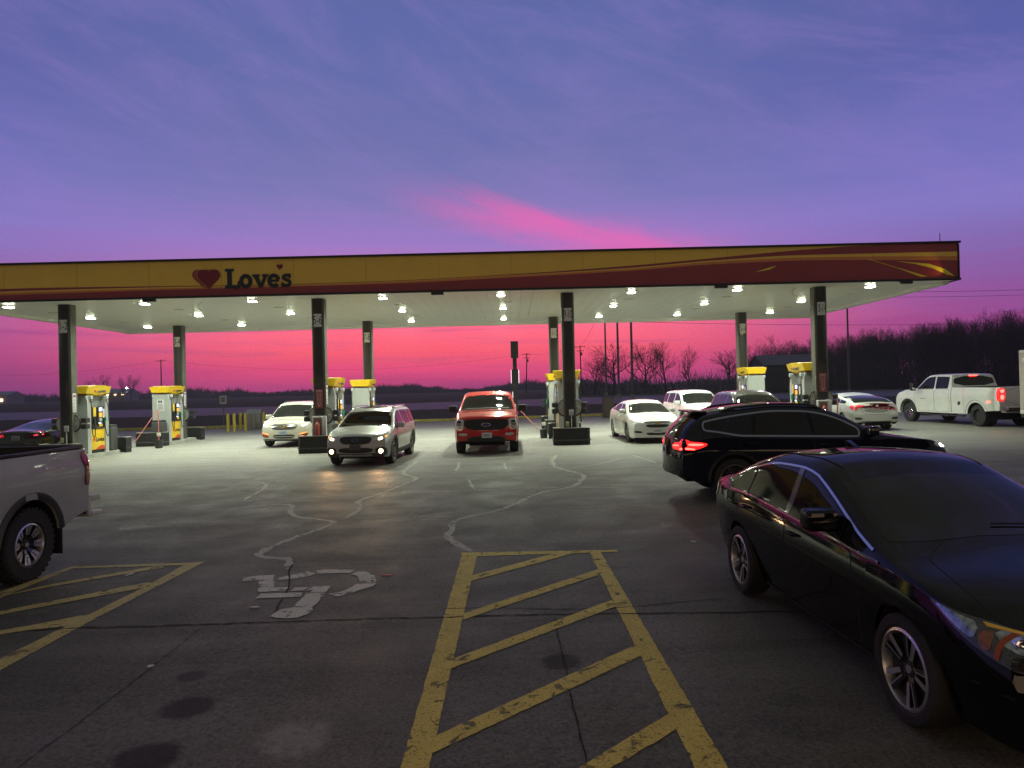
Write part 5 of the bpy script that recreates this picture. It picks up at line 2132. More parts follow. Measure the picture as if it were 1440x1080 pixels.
def sedan_spec(pt, L_=4.56, wb=2.67, W=.8775, H=1.435, tyre=.316, **k):
    fo = k.get('fo', .95)
    af = wb / 2
    ar = -wb / 2
    xf = af + fo
    xr = xf - L_
    cowl = k.get('cowl', af - .02)
    hdr = k.get('hdr', .42)
    rwb = k.get('rwb', xr + .50)
    rwt = k.get('rwt', -.95)
    ch = k.get('ch', .98)
    tz = k.get('tz', 1.06)
    hz = k.get('hz', .66)
    top = [(xr, tz - .05), (xr + .05, tz - .005), (xr + .22, tz), (rwb, tz + .04), (rwt, H - .085), (rwt + .4, H - .012), (min(-.1, hdr - .45), H), (hdr - .2, H - .03),
           (hdr, H - .095), (cowl, ch), (cowl + .18, ch - .05), (af + .35, ch - .12), (af + .7, hz + .07), (xf - .03, hz + .01), (xf, hz - .02)]
    bz = k.get('bz', .93)
    belt = [(xr, tz - .12), (ar - .3, bz + .045), (ar + .2, bz + .05), (0, bz), (af - .3, bz - .05), (af + .1, bz - .075), (af + .55, hz + .02), (xf, hz - .10)]
    sp = dict(top=top, belt=belt, axles=(af, ar), W=W, tyre=tyre, arch=tyre + .042, paint=pt,
              low=[(xr, .33), (xr + .3, .24), (ar - .2, .20), (ar + .5, .185), (0, .18), (af - .5, .18), (af + .45, .18), (xf - .2, .17), (xf, .20)],
              fz=[(.15, -.09), (.25, -.01), (.45, 0), (.58, -.03), (.70, -.13), (.8, -.25)],
              rz=[(.2, .10), (.36, .01), (.6, 0), (.75, .03), (.95, .05), (1.1, .06)], tumble=k.get('tumble', .52), crown=.055, rnd=.11, res=k.get('res', 64))
    sp.update(dict(cowl=cowl, hdr=hdr, rwb=rwb, rwt=rwt))
    return sp


def four_doors(c, xs, zb=.26, hm=None, handles=True, arch=None):
    """xs = front edge, B pillar, rear edge; the rear door follows the rear arch"""
    x0, x1, x2 = xs
    bz = c.belt
    t_ = c.sp['tyre']
    Ra = c.sp['arch'] + .06
    fd = [(x0 - .04, zb), (x0 + .02, .5), (x0 + .02, .7), (x0 - .02, bz(x0) - .005), ((x0 + x1) / 2, bz((x0 + x1) / 2) + .005), (x1 + .012, bz(x1) + .008), (x1 + .012, zb)]
    ar = c.ar
    arc = []
    xw = max(x2, ar - Ra)
    for i in range(7):
        a = i / 6 * 1.45
        arc.append((ar + Ra * math.cos(a), t_ + Ra * math.sin(a)))
    arc = [p for p in arc if p[1] < bz(p[0]) - .12]
    rd = [(x1 - .012, zb), (x1 - .012, bz(x1) + .008), ((x1 + x2) / 2, bz((x1 + x2) / 2) + .006), (x2, bz(x2) - .01)] + arc[::-1] + [(ar + Ra + .02, zb)]
    dn = lambda p: [q for i in range(len(p)) for q in (p[i], ((p[i][0] * .5 + p[(i + 1) % len(p)][0] * .5), (p[i][1] * .5 + p[(i + 1) % len(p)][1] * .5)))]
    c.door(dn(fd), x1 + .16, bz(x1) - .115, hm)
    c.door(dn(rd), x2 + .17 if x2 > ar - .05 else x2 + .2, bz(x2) - .10, hm)


# ---------------------------------------------------------------- black sedan in the foreground
BLACKP = mat('paint_black', (0.0028, 0.0028, 0.0036), rough=.3, coat=.70, spec=0.0, noise=.06, nscale=3)
sp = sedan_spec(BLACKP, res=110, H=1.435, bz=.925, tumble=.42, cowl=1.06, hdr=.20, ch=1.02, rwb=-1.85, rwt=-1.12, tz=1.075, hz=.76)
sp['prof'] = [(0, .83), (.10, .872), (.35, .925), (.60, .963), (.68, .984), (.73, .998), (.80, .993), (1, .962)]
c = basic('black four-door sedan parked nearest, at the right corner of the picture', 'car', 'black_sedan', (3.03, 5.52), R(-90 + 2.2), sp)
civ = c
c.side_windows([(-1.52, -1.09), (-1.065, -.27), (-.19, .60), (.635, 1.10)], pillar=.048, sill=.02)
# bright window surround and pillars
for v in ('L', 'R'):
    pts = []
    for i in range(21):
        x = -1.46 + (1.0 + 1.46) * i / 20
        sl = (c.edge_z(x + .02)[0] - c.edge_z(x - .02)[0]) / .04
        pts.append((x, c.edge_z(x)[0] - .030 * min(2.4, math.sqrt(1 + sl * sl))))
    c.strip('window_trim', v, pts, .014, CHROME, off=.007, smooth=0)
    c.strip('belt_trim', v, [(x, c.belt(x) + .008) for x in [-1.50 + .26 * i for i in range(11)]], .014, mat('trim_black', (.03, .03, .03), .25, coat=1), off=.007, smooth=0)
    c.strip('pillar_trim', v, [(-.23, c.belt(-.23) + .015), (-.235, 1.1), (-.26, c.edge_z(-.26)[0] - .04)], .075, mat('pillar_grey', (.10, .10, .105), .2, .4, coat=1), off=.0065, smooth=0)
    c.strip('pillar_trim', v, [(-1.078, c.belt(-1.08) + .015), (-1.06, c.edge_z(-1.06)[0] - .045)], .022, BLACKPL, off=.0065, smooth=0)
    c.strip('sill_trim', v, [(.92, .215), (.3, .205), (-.3, .205), (-.9, .215)], .016, ALLOYD, off=.006, smooth=0)
c.windscreen(1.03, .25)
c.windscreen(-1.81, -1.15, 'B', name='rear_window')
LAMPDIM = mat('lamp_chrome_dim', (.34, .35, .37), .14, 1.0, coat=1, noise=.6, nscale=30)
AMBERDK = mat('amber_lens_unlit', (.20, .055, .010), .14, coat=1, noise=.4, nscale=40)
four_doors(c, (.80, -.23, -1.25), zb=.25)
c.mirrors(.50, 1.02, BLACKP, (.17, .23, .155), out=.13)
c.patch('hood', 'T', [(1.10, -.60), (1.14, 0), (1.10, .60), (1.75, .70), (2.06, .62), (2.16, .3), (2.19, 0), (2.16, -.3), (2.06, -.62), (1.75, -.70)], BLACKP, off=.003, rnd=1, rings=12, n=84, seam=.006)
for sd in (1, -1):
    # wrap-round headlight: dark reflector bowl, amber corner, bright bulbs behind a clear edge
    P3 = lambda p: [(x, y * sd, z) for x, y, z in p]
    v = 'L' if sd == 1 else 'R'
    bl = c.belt
    top_ = [(x, bl(x) - .012) for x in (1.58, 1.70, 1.82, 1.94, 2.06, 2.16)]
    low_ = [(x, bl(x) - d) for x, d in ((2.17, .115), (2.06, .125), (1.94, .12), (1.82, .095), (1.70, .055))]
    hl = c.patch('headlight', v, top_ + low_, LAMPDARK, off=.005, rnd=1, rings=8, n=72)
    c.patch('reflector', v, [(1.64, bl(1.64) - .017), (1.76, bl(1.76) - .02), (1.885, bl(1.885) - .024), (1.90, bl(1.9) - .095), (1.80, bl(1.8) - .075), (1.70, bl(1.7) - .045)], LAMPDIM, off=.009, rnd=1, rings=5, n=48, parent=hl)
    c.patch('turn_lens', v, [(1.90, bl(1.90) - .045), (1.95, bl(1.95) - .030), (1.985, bl(1.985) - .11), (1.925, bl(1.925) - .105)], AMBERDK, off=.010, rnd=1, rings=5, n=32, parent=hl)
    c.patch('separator', v, [(1.975, bl(1.975) - .02), (1.995, bl(1.995) - .02), (2.03, bl(2.03) - .118), (2.005, bl(2.0) - .118)], mat('lamp_coral', (.30, .06, .025), .2, .2), off=.012, rnd=0, rings=4, n=32, parent=hl)
    zf = bl(2.26)
    c.patch('lens_front', 'F', [(.34 * sd, zf + .045), (.52 * sd, zf + .06), (.70 * sd, zf + .09), (.745 * sd, zf + .10), (.745 * sd, zf - .005), (.62 * sd, zf - .035), (.46 * sd, zf - .04), (.36 * sd, zf - .02)], LAMPDARK, off=.006, rnd=1, rings=8, n=64, parent=hl)
    c.patch('bulb', 'F', [(.58 * sd, zf + .055), (.73 * sd, zf + .080), (.735 * sd, zf + .0), (.61 * sd, zf - .022), (.57 * sd, zf - .02)], LAMPDIM, off=.011, rnd=1, rings=6, n=40, parent=hl)
    c.patch('bulb', 'F', [(.37 * sd, zf + .020), (.55 * sd, zf + .045), (.55 * sd, zf - .026), (.44 * sd, zf - .030), (.38 * sd, zf - .01)], mat('lamp_blue', (.20, .27, .5), .12, .9), off=.011, rnd=1, rings=5, n=40, parent=hl)
    for yc, zc_, rr in ((.665, zf + .03, .030), (.48, zf + .008, .026)):
        loc, nn = c.hit((yc * sd, zc_), 'F')
        mb = MB()
        mb.lathe([(rr * 1.25, -.02), (rr * 1.25, .012), (rr, .016), (rr * .9, .010), (rr * .5, .020), (.003, .026)], 24, 'X', c=loc)
        mb.build('projector', CHROME, hl)
    c.patch('lamp_trim', 'F', [(.36 * sd, zf + .040), (.55 * sd, zf + .060), (.74 * sd, zf + .094), (.74 * sd, zf + .082), (.55 * sd, zf + .049), (.36 * sd, zf + .030)], mat('lamp_yellow', (.8, .5, .08), .2, .3), off=.0125, rnd=0, rings=3, n=48, parent=hl)
    c.patch('fog_light', 'F', [(.56 * sd, .36), (.70 * sd, .37), (.70 * sd, .28), (.58 * sd, .27)], LAMPDARK, off=.006)
    c.patch('taillight', 'N', P3([(-1.95, .80, .98), (-2.1, .72, .97), (-2.2, .5, .93), (-2.2, .5, .80), (-2.1, .74, .80), (-1.98, .82, .86)]), REDLENS, off=.008, rnd=1)
c.patch('grille', 'F', [(-.32, .68), (0, .69), (.32, .68), (.40, .60), (.34, .57), (0, .56), (-.34, .57), (-.40, .60)], BLACKPL, off=.006)
c.strip('grille_bar', 'F', [(-.36, .645), (0, .66), (.36, .645)], .03, CHROME, off=.012, smooth=0)
c.patch('lower_grille', 'F', [(-.52, .40), (0, .42), (.52, .40), (.46, .26), (0, .25), (-.46, .26)], BLACKPL, off=.005)
c.strip('bumper_seam', 'F', [(-.80, .47), (-.5, .455), (0, .45), (.5, .455), (.80, .47)], .012, DARK, off=.003, smooth=0)
c.wheels(.318, 5, .72, 'twin', .215, bright=mat('machined_alloy', (.62, .62, .63), .36, .9), back=mat('wheel_black', (.008, .008, .008), .3, coat=.6), inset=.028)
for y0 in (.56,):   # wiper at the foot of the windscreen
    mb = MB()
    ps = []
    for i in range(9):
        y = y0 - .58 * i / 8
        loc, nn = c.hit((y, 1.012 + .03 * math.sin(i / 8 * 1.5) + .012), 'F')
        ps.append(loc + nn * .016)
    mb.tube(ps, .0055, 6)
    mb.build('wiper', DARK, c.root)
loc, nn = c.hit((-.78, 0), 'T')
mb = MB()
mb.prism([(-.09, 0), (.09, 0), (-.05, .05), (-.08, .052)], -.022, .022, M=Matrix.Translation(loc) @ Matrix.Rotation(R(90), 4, 'X'))
mb.build('roof_fin', BLACKP, c.root)
c.strip('roof_seam', 'T', [(.10, .54), (-.5, .57), (-1.05, .54)], .014, DARK, off=.003, smooth=0)
c.strip('roof_seam', 'T', [(.10, -.54), (-.5, -.57), (-1.05, -.54)], .014, DARK, off=.003, smooth=0)

# ---------------------------------------------------------------- wagons and SUVs


def wagon_spec(pt, L_=4.82, wb=2.745, W=.92, H=1.62, tyre=.345, **k):
    fo = k.get('fo', .93)
    af, ar = wb / 2, -wb / 2
    xf = af + fo
    xr = xf - L_
    cowl = k.get('cowl', af - .10)
    hdr = k.get('hdr', .42)
    ch = k.get('ch', 1.10)
    hz = k.get('hz', .86)
    sl = k.get('slant', .42)
    rz0 = k.get('rz0', 1.02)
    top = [(xr, rz0), (xr + .03, rz0 + .05), (xr + sl * .55, rz0 + (H - rz0) * .55), (xr + sl, H - .09), (xr + sl + .16, H - .035), (xr + sl + .8, H - .01), (-.1, H),
           (hdr - .22, H - .03), (hdr, H - .10), (cowl, ch), (cowl + .16, ch - .04), (af + .3, ch - .085), (af + .66, hz + .06), (xf - .04, hz + .005), (xf, hz - .03)]
    bz = k.get('bz', 1.02)
    belt = [(xr, rz0 - .06), (ar - .3, bz + .045), (ar + .3, bz + .03), (0, bz), (af - .3, bz - .03), (af + .1, bz - .055), (af + .5, hz + .03), (xf, hz - .10)]
    sp = dict(top=top, belt=belt, axles=(af, ar), W=W, tyre=tyre, arch=tyre + .05, paint=pt,
              low=[(xr, .42), (xr + .3, .34), (ar - .2, .29), (ar + .5, .26), (0, .25), (af - .5, .25), (af + .45, .25), (xf - .2, .25), (xf, .28)],
              fz=[(.2, -.10), (.32, -.01), (.55, 0), (.75, -.03), (.9, -.12), (1.0, -.2)],
              rz=[(.3, .12), (.45, .01), (.7, 0), (.9, .02), (1.1, .05)], tumble=k.get('tumble', .36), crown=.05, rnd=.10, res=k.get('res', 60),
              pf=k.get('pf', .13), cf=k.get('cf', .16), cr=k.get('cr', .08))
    sp.update(dict(cowl=cowl, hdr=hdr, slant=sl))
    return sp


def roof_rails(c, x0, x1, y, m, h=.055):
    for sd in (1, -1):
        mb = MB()
        ps = []
        for i in range(11):
            x = x0 + (x1 - x0) * i / 10
            loc, nn = c.hit((x, y * sd), 'T')
            ps.append((x, loc.y, loc.z + (h if 0 < i < 10 else -.01)))
        mb.tube(ps, .02, 8)
        for i in (1, 9):
            mb.box((ps[i][0], ps[i][1], ps[i][2] - h * .5), (.16, .035, h), bev=.01)
        mb.build('roof_rail', m, c.root)


def emblem_oval(c, y, z, a, b, m, m2, off=.02, view='F'):
    loc, nn = c.hit((y, z), view)
    sg = 1 if view == 'F' else -1
    for k_, (ra, rb, mm, oo) in enumerate(((a, b, m, off), (a * .86, b * .78, m2, off + .004))):
        mb = MB()
        pts = [(ra * math.cos(t_ * math.pi / 16), rb * math.sin(t_ * math.pi / 16)) for t_ in range(32)]
        mb.prism(pts, 0, .012, M=Matrix.Translation((loc.x + sg * oo - (0 if sg > 0 else .012), y, z)) @ Matrix.Rotation(R(90), 4, 'Z') @ Matrix.Rotation(R(90), 4, 'X'))
        mb.build('emblem', mm, c.root)


def emblem_cross(c, y, z, s_, m, off=.02, view='F'):
    loc, nn = c.hit((y, z), view)
    sg = 1 if view == 'F' else -1
    mb = MB()
    p = [(-1, -.2), (-.42, -.2), (-.42, -.42), (.30, -.42), (.36, -.2), (1, -.2), (1.1, .2), (.42, .2), (.42, .42), (-.30, .42), (-.36, .2), (-1.1, .2)]
    mb.prism([(a * s_, b * s_) for a, b in p], 0, .012, M=Matrix.Translation((loc.x + sg * off, y, z)) @ Matrix.Rotation(R(90), 4, 'Z') @ Matrix.Rotation(R(90), 4, 'X'))
    mb.build('emblem', m, c.root)


# silver wagon, lights on
SILVER = mat('paint_silver', (.44, .45, .44), rough=.35, metal=.2, coat=.6, noise=.06, nscale=3, spec=.3)
sp = wagon_spec(SILVER, hz=.88, bz=1.0, ch=1.09, H=1.61, slant=.46)
c = basic('silver estate wagon with roof rails, headlights and round fog lamps lit', 'car', 'silver_wagon', (-4.22, 21.7), R(-90 - 2.5), sp)
c.side_windows([(-2.0, -1.2), (-1.15, -.22), (-.14, 1.2)])
c.windscreen(1.24, .47)
c.windscreen(-2.33, -1.98, 'B', name='rear_window')
four_doors(c, (.98, -.18, -1.25), zb=.36)
c.mirrors(.80, 1.05, SILVER, (.16, .22, .16), out=.13)
roof_rails(c, -1.75, .25, .60, CHROME)
c.patch('sunroof', 'T', [(.28, -.42), (.28, .42), (-.45, .42), (-.45, -.42)], GLASS, off=.004, rnd=1)
CLAD = mat('grey_cladding', (.05, .05, .052), .6, noise=.1)
c.arch_trim(.345, .075, CLAD)
c.both(c.strip, 'sill_cladding', [(.95, .33), (0, .32), (-.95, .33)], .13, CLAD, off=.014, smooth=0)
c.patch('grille', 'F', [(-.40, .83), (0, .84), (.40, .83), (.46, .74), (.36, .64), (0, .63), (-.36, .64), (-.46, .74)], BLACKPL, off=.008, rnd=1)
for z in (.685, .74, .795):
    c.strip('grille_bar', 'F', [(-.41, z), (0, z + .004), (.41, z)], .018, ALLOYD, off=.015, smooth=0)
c.strip('grille_frame', 'F', [(-.42, .835), (0, .848), (.42, .835), (.475, .745), (.37, .632), (0, .622), (-.37, .632), (-.475, .745)], .018, CHROME, off=.014, closed=True, smooth=1)
emblem_oval(c, 0, .745, .09, .045, CHROME, mat('emblem_blue', (.01, .03, .2), .2), .022)
for sd in (1, -1):
    P3 = lambda p: [(x, y * sd, z) for x, y, z in p]
    hl = c.patch('headlight', 'N', P3([(2.26, .50, .80), (2.16, .66, .86), (1.98, .82, .90), (1.94, .86, .86), (2.08, .80, .76), (2.25, .58, .69)]), LAMPCLEAR, off=.008, rnd=1)
    c.patch('bulb', 'N', P3([(2.23, .62, .80), (2.15, .72, .83), (2.14, .74, .76), (2.22, .64, .73)]), HEADLIT, off=.016, rnd=2, rings=4, n=24, parent=hl)
    c.patch('turn_lens', 'N', P3([(2.08, .78, .86), (1.99, .83, .88), (2.0, .84, .83), (2.08, .79, .79)]), AMBERLIT, off=.014, rnd=1, rings=4, n=24, parent=hl)
    c.patch('fog_surround', 'F', [(.52 * sd, .52), (.80 * sd, .55), (.84 * sd, .40), (.78 * sd, .30), (.56 * sd, .33)], BLACKPL, off=.010)
    fl = MB()
    loc, nn = c.hit((.68 * sd, .43), 'F')
    fl.lathe([(.062, -.03), (.062, .02), (.05, .03), (.004, .035)], 20, 'X', c=loc)
    fl.build('fog_light', mat('fog_lit', (.9, .8, .6), .2, emit=lin(255, 214, 160), es=9.0), c.root)
    spot('headlight_lamp', c.root, (2.36, .66 * sd, .80), (7.5, .66 * sd + .3, 0.0), 26, lin(255, 190, 130), 60)
    spot('fog_lamp', c.root, (2.50, .68 * sd, .43), (5.5, .72 * sd, 0.0), 14, lin(255, 190, 130), 80)
    c.patch('taillight', 'N', P3([(-2.28, .62, .98), (-2.1, .80, 1.02), (-1.9, .86, .98), (-1.95, .86, .88), (-2.2, .74, .80), (-2.3, .62, .82)]), REDLENS, off=.008, rnd=1)
c.patch('lower_grille', 'F', [(-.50, .52), (0, .535), (.50, .52), (.46, .40), (0, .385), (-.46, .40)], BLACKPL, off=.008)
c.patch('bumper_cladding', 'F', [(-.84, .40), (-.4, .375), (0, .37), (.4, .375), (.84, .40), (.80, .27), (0, .24), (-.80, .27)], CLAD, off=.012, rnd=1, n=72)
c.strip('skid_plate', 'F', [(-.45, .325), (0, .32), (.45, .325)], .05, ALLOY, off=.022, smooth=0)
c.plate('F', 0, .555, m=mat('plate_dark', (.10, .10, .10), .4))
c.wheels(.345, 5, .68, 'twin', .225, bright=ALLOY)

# cream crossover, lights on, beyond the second island
CREAM = paint('paint_cream', (.52, .50, .42), rough=.3)
sp = wagon_spec(CREAM, L_=5.18, wb=3.02, W=1.0, H=1.76, tyre=.37, hz=.98, ch=1.17, bz=1.06, fo=1.0, hdr=.55, slant=.5, cowl=1.42, tumble=.34)
c = basic('cream crossover with lit headlights and gold emblem, half behind a black canopy column', 'car', 'cream_crossover', (-8.95, 30.1), R(-90 + 1), sp)
c.side_windows([(-2.2, -1.3), (-1.25, -.25), (-.15, 1.35)])
c.windscreen(1.40, .60)
four_doors(c, (1.08, -.2, -1.35), zb=.40)
c.mirrors(.95, 1.14, CREAM, (.17, .24, .18), out=.14)
roof_rails(c, -1.9, .2, .66, ALLOYD, .04)
c.patch('grille', 'F', [(-.52, .90), (0, .905), (.52, .90), (.50, .80), (.42, .70), (0, .69), (-.42, .70), (-.50, .80)], BLACKPL, off=.008, rnd=1)
for z, w_ in ((.735, .43), (.80, .49), (.86, .51)):
    c.strip('grille_bar', 'F', [(-w_, z), (0, z + .006), (w_, z)], .03, CHROME, off=.016, smooth=0)
emblem_cross(c, 0, .80, .12, GOLD, .04)
c.patch('lower_grille', 'F', [(-.45, .50), (0, .51), (.45, .50), (.38, .36), (0, .35), (-.38, .36)], BLACKPL, off=.008)
c.strip('grille_bar', 'F', [(-.42, .43), (0, .43), (.42, .43)], .02, CHROME, off=.014, smooth=0)
c.patch('bumper_cladding', 'F', [(-.90, .36), (0, .32), (.90, .36), (.86, .24), (0, .22), (-.86, .24)], mat('bumper_grey', (.10, .10, .09), .6), off=.008, rnd=1, n=72)
for sd in (1, -1):
    P3 = lambda p: [(x, y * sd, z) for x, y, z in p]
    hl = c.patch('headlight', 'N', P3([(2.40, .56, .86), (2.25, .78, .93), (2.05, .93, .99), (2.06, .94, .90), (2.25, .84, .80), (2.40, .62, .78)]), LAMPCLEAR, off=.008, rnd=1)
    c.patch('bulb', 'N', P3([(2.36, .66, .88), (2.24, .80, .91), (2.25, .82, .83), (2.36, .68, .80)]), HEADLIT, off=.018, rnd=2, rings=4, n=24, parent=hl)
    c.patch('fog_light', 'F', [(.58 * sd, .48), (.88 * sd, .56), (.90 * sd, .50), (.80 * sd, .40), (.60 * sd, .38)], mat('fog_red', (.25, .05, .03), .2, coat=1), off=.010)
    c.patch('turn_lens', 'F', [(.58 * sd, .53), (.80 * sd, .57), (.86 * sd, .60), (.86 * sd, .56), (.62 * sd, .49)], AMBERLIT, off=.014)
    spot('headlight_lamp', c.root, (2.5, .72 * sd, .85), (9, .9 * sd, 0), 14, lin(255, 200, 140), 55)
c.plate('F', -.02, .58, m=mat('plate_blue', (.35, .42, .55), .4))
c.wheels(.37, 5, .66, 'five', .235)

# white boxy SUV at the back
WHITEP = paint('paint_white', (.70, .71, .69), rough=.3)
sp = wagon_spec(WHITEP, L_=4.66, wb=2.73, W=.93, H=1.70, tyre=.36, hz=.98, ch=1.14, bz=1.08, slant=.36, tumble=.32, fo=.92)
c = basic('white SUV with chrome grille behind the white sedan, near the far pumps', 'car', 'white_crossover', (8.05, 31.6), R(-90 + 3), sp)
c.side_windows([(-1.95, -1.2), (-1.12, -.2), (-.1, 1.2)])
c.windscreen(1.24, .50)
four_doors(c, (.98, -.16, -1.2), zb=.40)
c.mirrors(.84, 1.14, WHITEP, (.16, .23, .17), out=.13)
c.arch_trim(.36, .07, BLACKPL)
c.patch('grille', 'F', [(-.50, .88), (0, .89), (.50, .88), (.56, .74), (.46, .58), (0, .56), (-.46, .58), (-.56, .74)], BLACKPL, off=.008, rnd=1)
for z in (.64, .70, .76, .82):
    c.strip('grille_bar', 'F', [(-.49, z), (0, z), (.49, z)], .022, CHROME, off=.016, smooth=0)
for sd in (1, -1):
    c.patch('headlight', 'F', [(.52 * sd, .93), (.84 * sd, .96), (.86 * sd, .90), (.54 * sd, .86)], LAMPCLEAR, off=.010, rnd=1)
    c.patch('fog_light', 'F', [(.58 * sd, .70), (.80 * sd, .74), (.82 * sd, .52), (.62 * sd, .54)], BLACKPL, off=.010)
c.strip('bumper_trim', 'F', [(-.55, .44), (0, .42), (.55, .44)], .06, ALLOY, off=.014, smooth=0)
c.plate('F', 0, .50)
c.wheels(.36, 5, .66, 'five', .225)

# dark grey SUV, only roof and windscreen show above the blue-black one
DGREY = paint('paint_dark_grey', (.03, .032, .034), metal=.4, rough=.3)
sp = wagon_spec(DGREY, L_=4.8, wb=2.8, W=.94, H=1.70, tyre=.36, hz=.95, ch=1.12, bz=1.04, slant=.6, tumble=.42)
c = basic('dark grey SUV whose roof and windshield show above the blue-black SUV', 'car', 'dark_grey_crossover', (8.1, 24.3), R(-90 - 1), sp)
c.side_windows([(-1.95, -1.15), (-1.08, -.2), (-.1, 1.25)])
c.windscreen(1.28, .50)
four_doors(c, (.98, -.16, -1.2), zb=.40)
c.mirrors(.84, 1.10, DGREY, (.16, .23, .16), out=.13)
c.patch('grille', 'F', [(-.45, .84), (.45, .84), (.50, .70), (.40, .58), (-.40, .58), (-.50, .70)], BLACKPL, off=.008)
for sd in (1, -1):
    c.patch('headlight', 'F', [(.54 * sd, .86), (.84 * sd, .90), (.86 * sd, .80), (.56 * sd, .74)], LAMPCLEAR, off=.010, rnd=1)
c.wheels(.36, 5, .66, 'five', .225)

# blue-black SUV crossing in front of the pumps, tail lights lit
NAVY = mat('paint_blue_black', (.005, .0065, .015), rough=.3, coat=.80, spec=0.0, noise=.06, nscale=3)
sp = wagon_spec(NAVY, L_=4.72, wb=2.864, W=.945, H=1.655, tyre=.365, hz=.93, ch=1.13, bz=1.04, slant=.62, tumble=.40, hdr=.30, cowl=1.12, rz0=1.06, fo=.86, res=90, cr=.14)
sp['top'] = [(-2.428, 1.06), (-2.39, 1.12), (-2.16, 1.34), (-1.94, 1.465), (-1.72, 1.515), (-1.2, 1.59), (-.72, 1.63), (-.25, 1.618), (.05, 1.575), (.32, 1.49), (1.06, 1.11), (1.22, 1.075), (1.73, .99), (2.09, .93), (2.25, .89), (2.292, .85)]
sp['prof'] = [(0, .93), (.1, .96), (.35, .975), (.6, .985), (.72, 1.0), (.80, .985), (1, .95)]
c = basic('blue-black SUV side-on with one red tail lamp and a headlight lit', 'car', 'dark_blue_crossover', (5.16, 12.78), R(-1.5), sp)
c.side_windows([(-1.98, 1.18)], pillar=.07, sill=.03)
for v in ('L', 'R'):
    lo, hi = [], []
    for i in range(31):
        x = -1.93 + (1.16 + 1.93) * i / 30
        sl = (c.edge_z(x + .02)[0] - c.edge_z(x - .02)[0]) / .04
        zt = c.edge_z(x)[0] - .052 * min(2.4, math.sqrt(1 + sl * sl))
        if zt - c.belt(x) > .10:
            hi.append((x, zt))
            lo.append((x, c.belt(x) + .022 + (.10 * max(0, (-1.35 - x) / .6))))
    ring = hi + lo[::-1]
    c.strip('window_trim', v, ring, .026, mat('satin_trim', (.30, .33, .42), .3, .9), off=.009, closed=True, smooth=1)
    c.strip('pillar_trim', v, [(-.10, c.belt(-.1) + .05), (-.14, c.edge_z(-.12)[0] - .08)], .06, DARK, off=.006, smooth=0)
    c.strip('pillar_trim', v, [(-1.10, c.belt(-1.1) + .06), (-1.06, c.edge_z(-1.1)[0] - .09)], .06, DARK, off=.006, smooth=0)
c.windscreen(1.04, .36)
c.windscreen(-2.36, -1.97, 'B', name='rear_window', drop=.06)
four_doors(c, (.98, -.12, -1.3), zb=.38)
c.mirrors(.82, 1.12, NAVY, (.16, .22, .16), out=.12)
roof_rails(c, -1.6, .15, .63, BLACKPL, .035)
mb = MB()
mb.box((-1.93, 0, 1.495), (.26, 1.10, .035), bev=.012)
mb.build('roof_spoiler', NAVY, c.root)
for sd in (1, -1):
    P3 = lambda p: [(x, y * sd, z) for x, y, z in p]
    tl = c.patch('taillight', 'N', P3([(-2.28, .42, .95), (-2.22, .70, .99), (-1.96, .91, 1.0), (-1.86, .93, .97), (-2.0, .91, .90), (-2.16, .80, .84), (-2.30, .44, .86)]), REDLIT, off=.010, rnd=1, rings=6)
    c.patch('lamp_bar', 'N', P3([(-2.17, .76, .965), (-1.93, .92, .975), (-1.98, .91, .945), (-2.17, .77, .925)]), REDHOT, off=.018, rnd=1, rings=4, n=28, parent=tl)
    c.patch('lamp_bar', 'N', P3([(-2.29, .46, .93), (-2.22, .66, .94), (-2.22, .66, .915), (-2.29, .46, .905)]), REDHOT, off=.018, rnd=1, rings=4, n=28, parent=tl)
    c.patch('lamp_bar', 'N', P3([(-2.21, .70, .885), (-2.07, .86, .885), (-2.09, .85, .86), (-2.21, .71, .855)]), REDHOT, off=.018, rnd=1, rings=4, n=28, parent=tl)
    hl = c.patch('headlight', 'N', P3([(2.14, .50, .86), (2.04, .72, .90), (1.86, .86, .92), (1.88, .87, .86), (2.05, .78, .79), (2.16, .54, .77)]), LAMPCLEAR, off=.008, rnd=1)
    c.patch('bulb', 'N', P3([(2.12, .62, .85), (1.98, .80, .88), (1.98, .81, .82), (2.12, .64, .79)]), HEADWHITE, off=.018, rnd=2, rings=4, n=28, parent=hl)
    spot('headlight_lamp', c.root, (2.3, .7 * sd, .82), (10, .8 * sd, 0), 22, lin(255, 245, 225), 60)
    c.patch('bumper_vent', 'B', [(.42 * sd, .50), (.74 * sd, .54), (.76 * sd, .40), (.46 * sd, .38)], BLACKPL, off=.008)
    mb = MB()
    mb.lathe([(.05, -.10), (.055, .06), (.042, .06), (.04, -.06)], 16, 'X', c=(c.hit((.52 * sd, .36), 'B')[0].x + .02, .52 * sd, .36))
    mb.build('exhaust_tip', CHROME, c.root)
    c.both(c.strip, 'body_crease', [(-1.9, .86), (-1.0, .84), (0, .82)], .008, NAVY, off=.004, smooth=0) if sd == 1 else None
c.plate('B', 0, .83, off=.02)
c.strip('skid_plate', 'B', [(-.70, .40), (0, .38), (.70, .40)], .09, ALLOYD, off=.016, smooth=0)
c.arch_trim(.365, .05, BLACKPL)
c.patch('grille', 'F', [(-.30, .84), (-.04, .84), (-.06, .62), (-.30, .60)], BLACKPL, off=.008)
c.patch('grille', 'F', [(.30, .84), (.04, .84), (.06, .62), (.30, .60)], BLACKPL, off=.008)
c.wheels(.365, 5, .70, 'twin', .245, bright=mat('alloy_gunmetal', (.09, .09, .095), .3, .8), back=mat('wheel_black', (.008, .008, .008), .3))

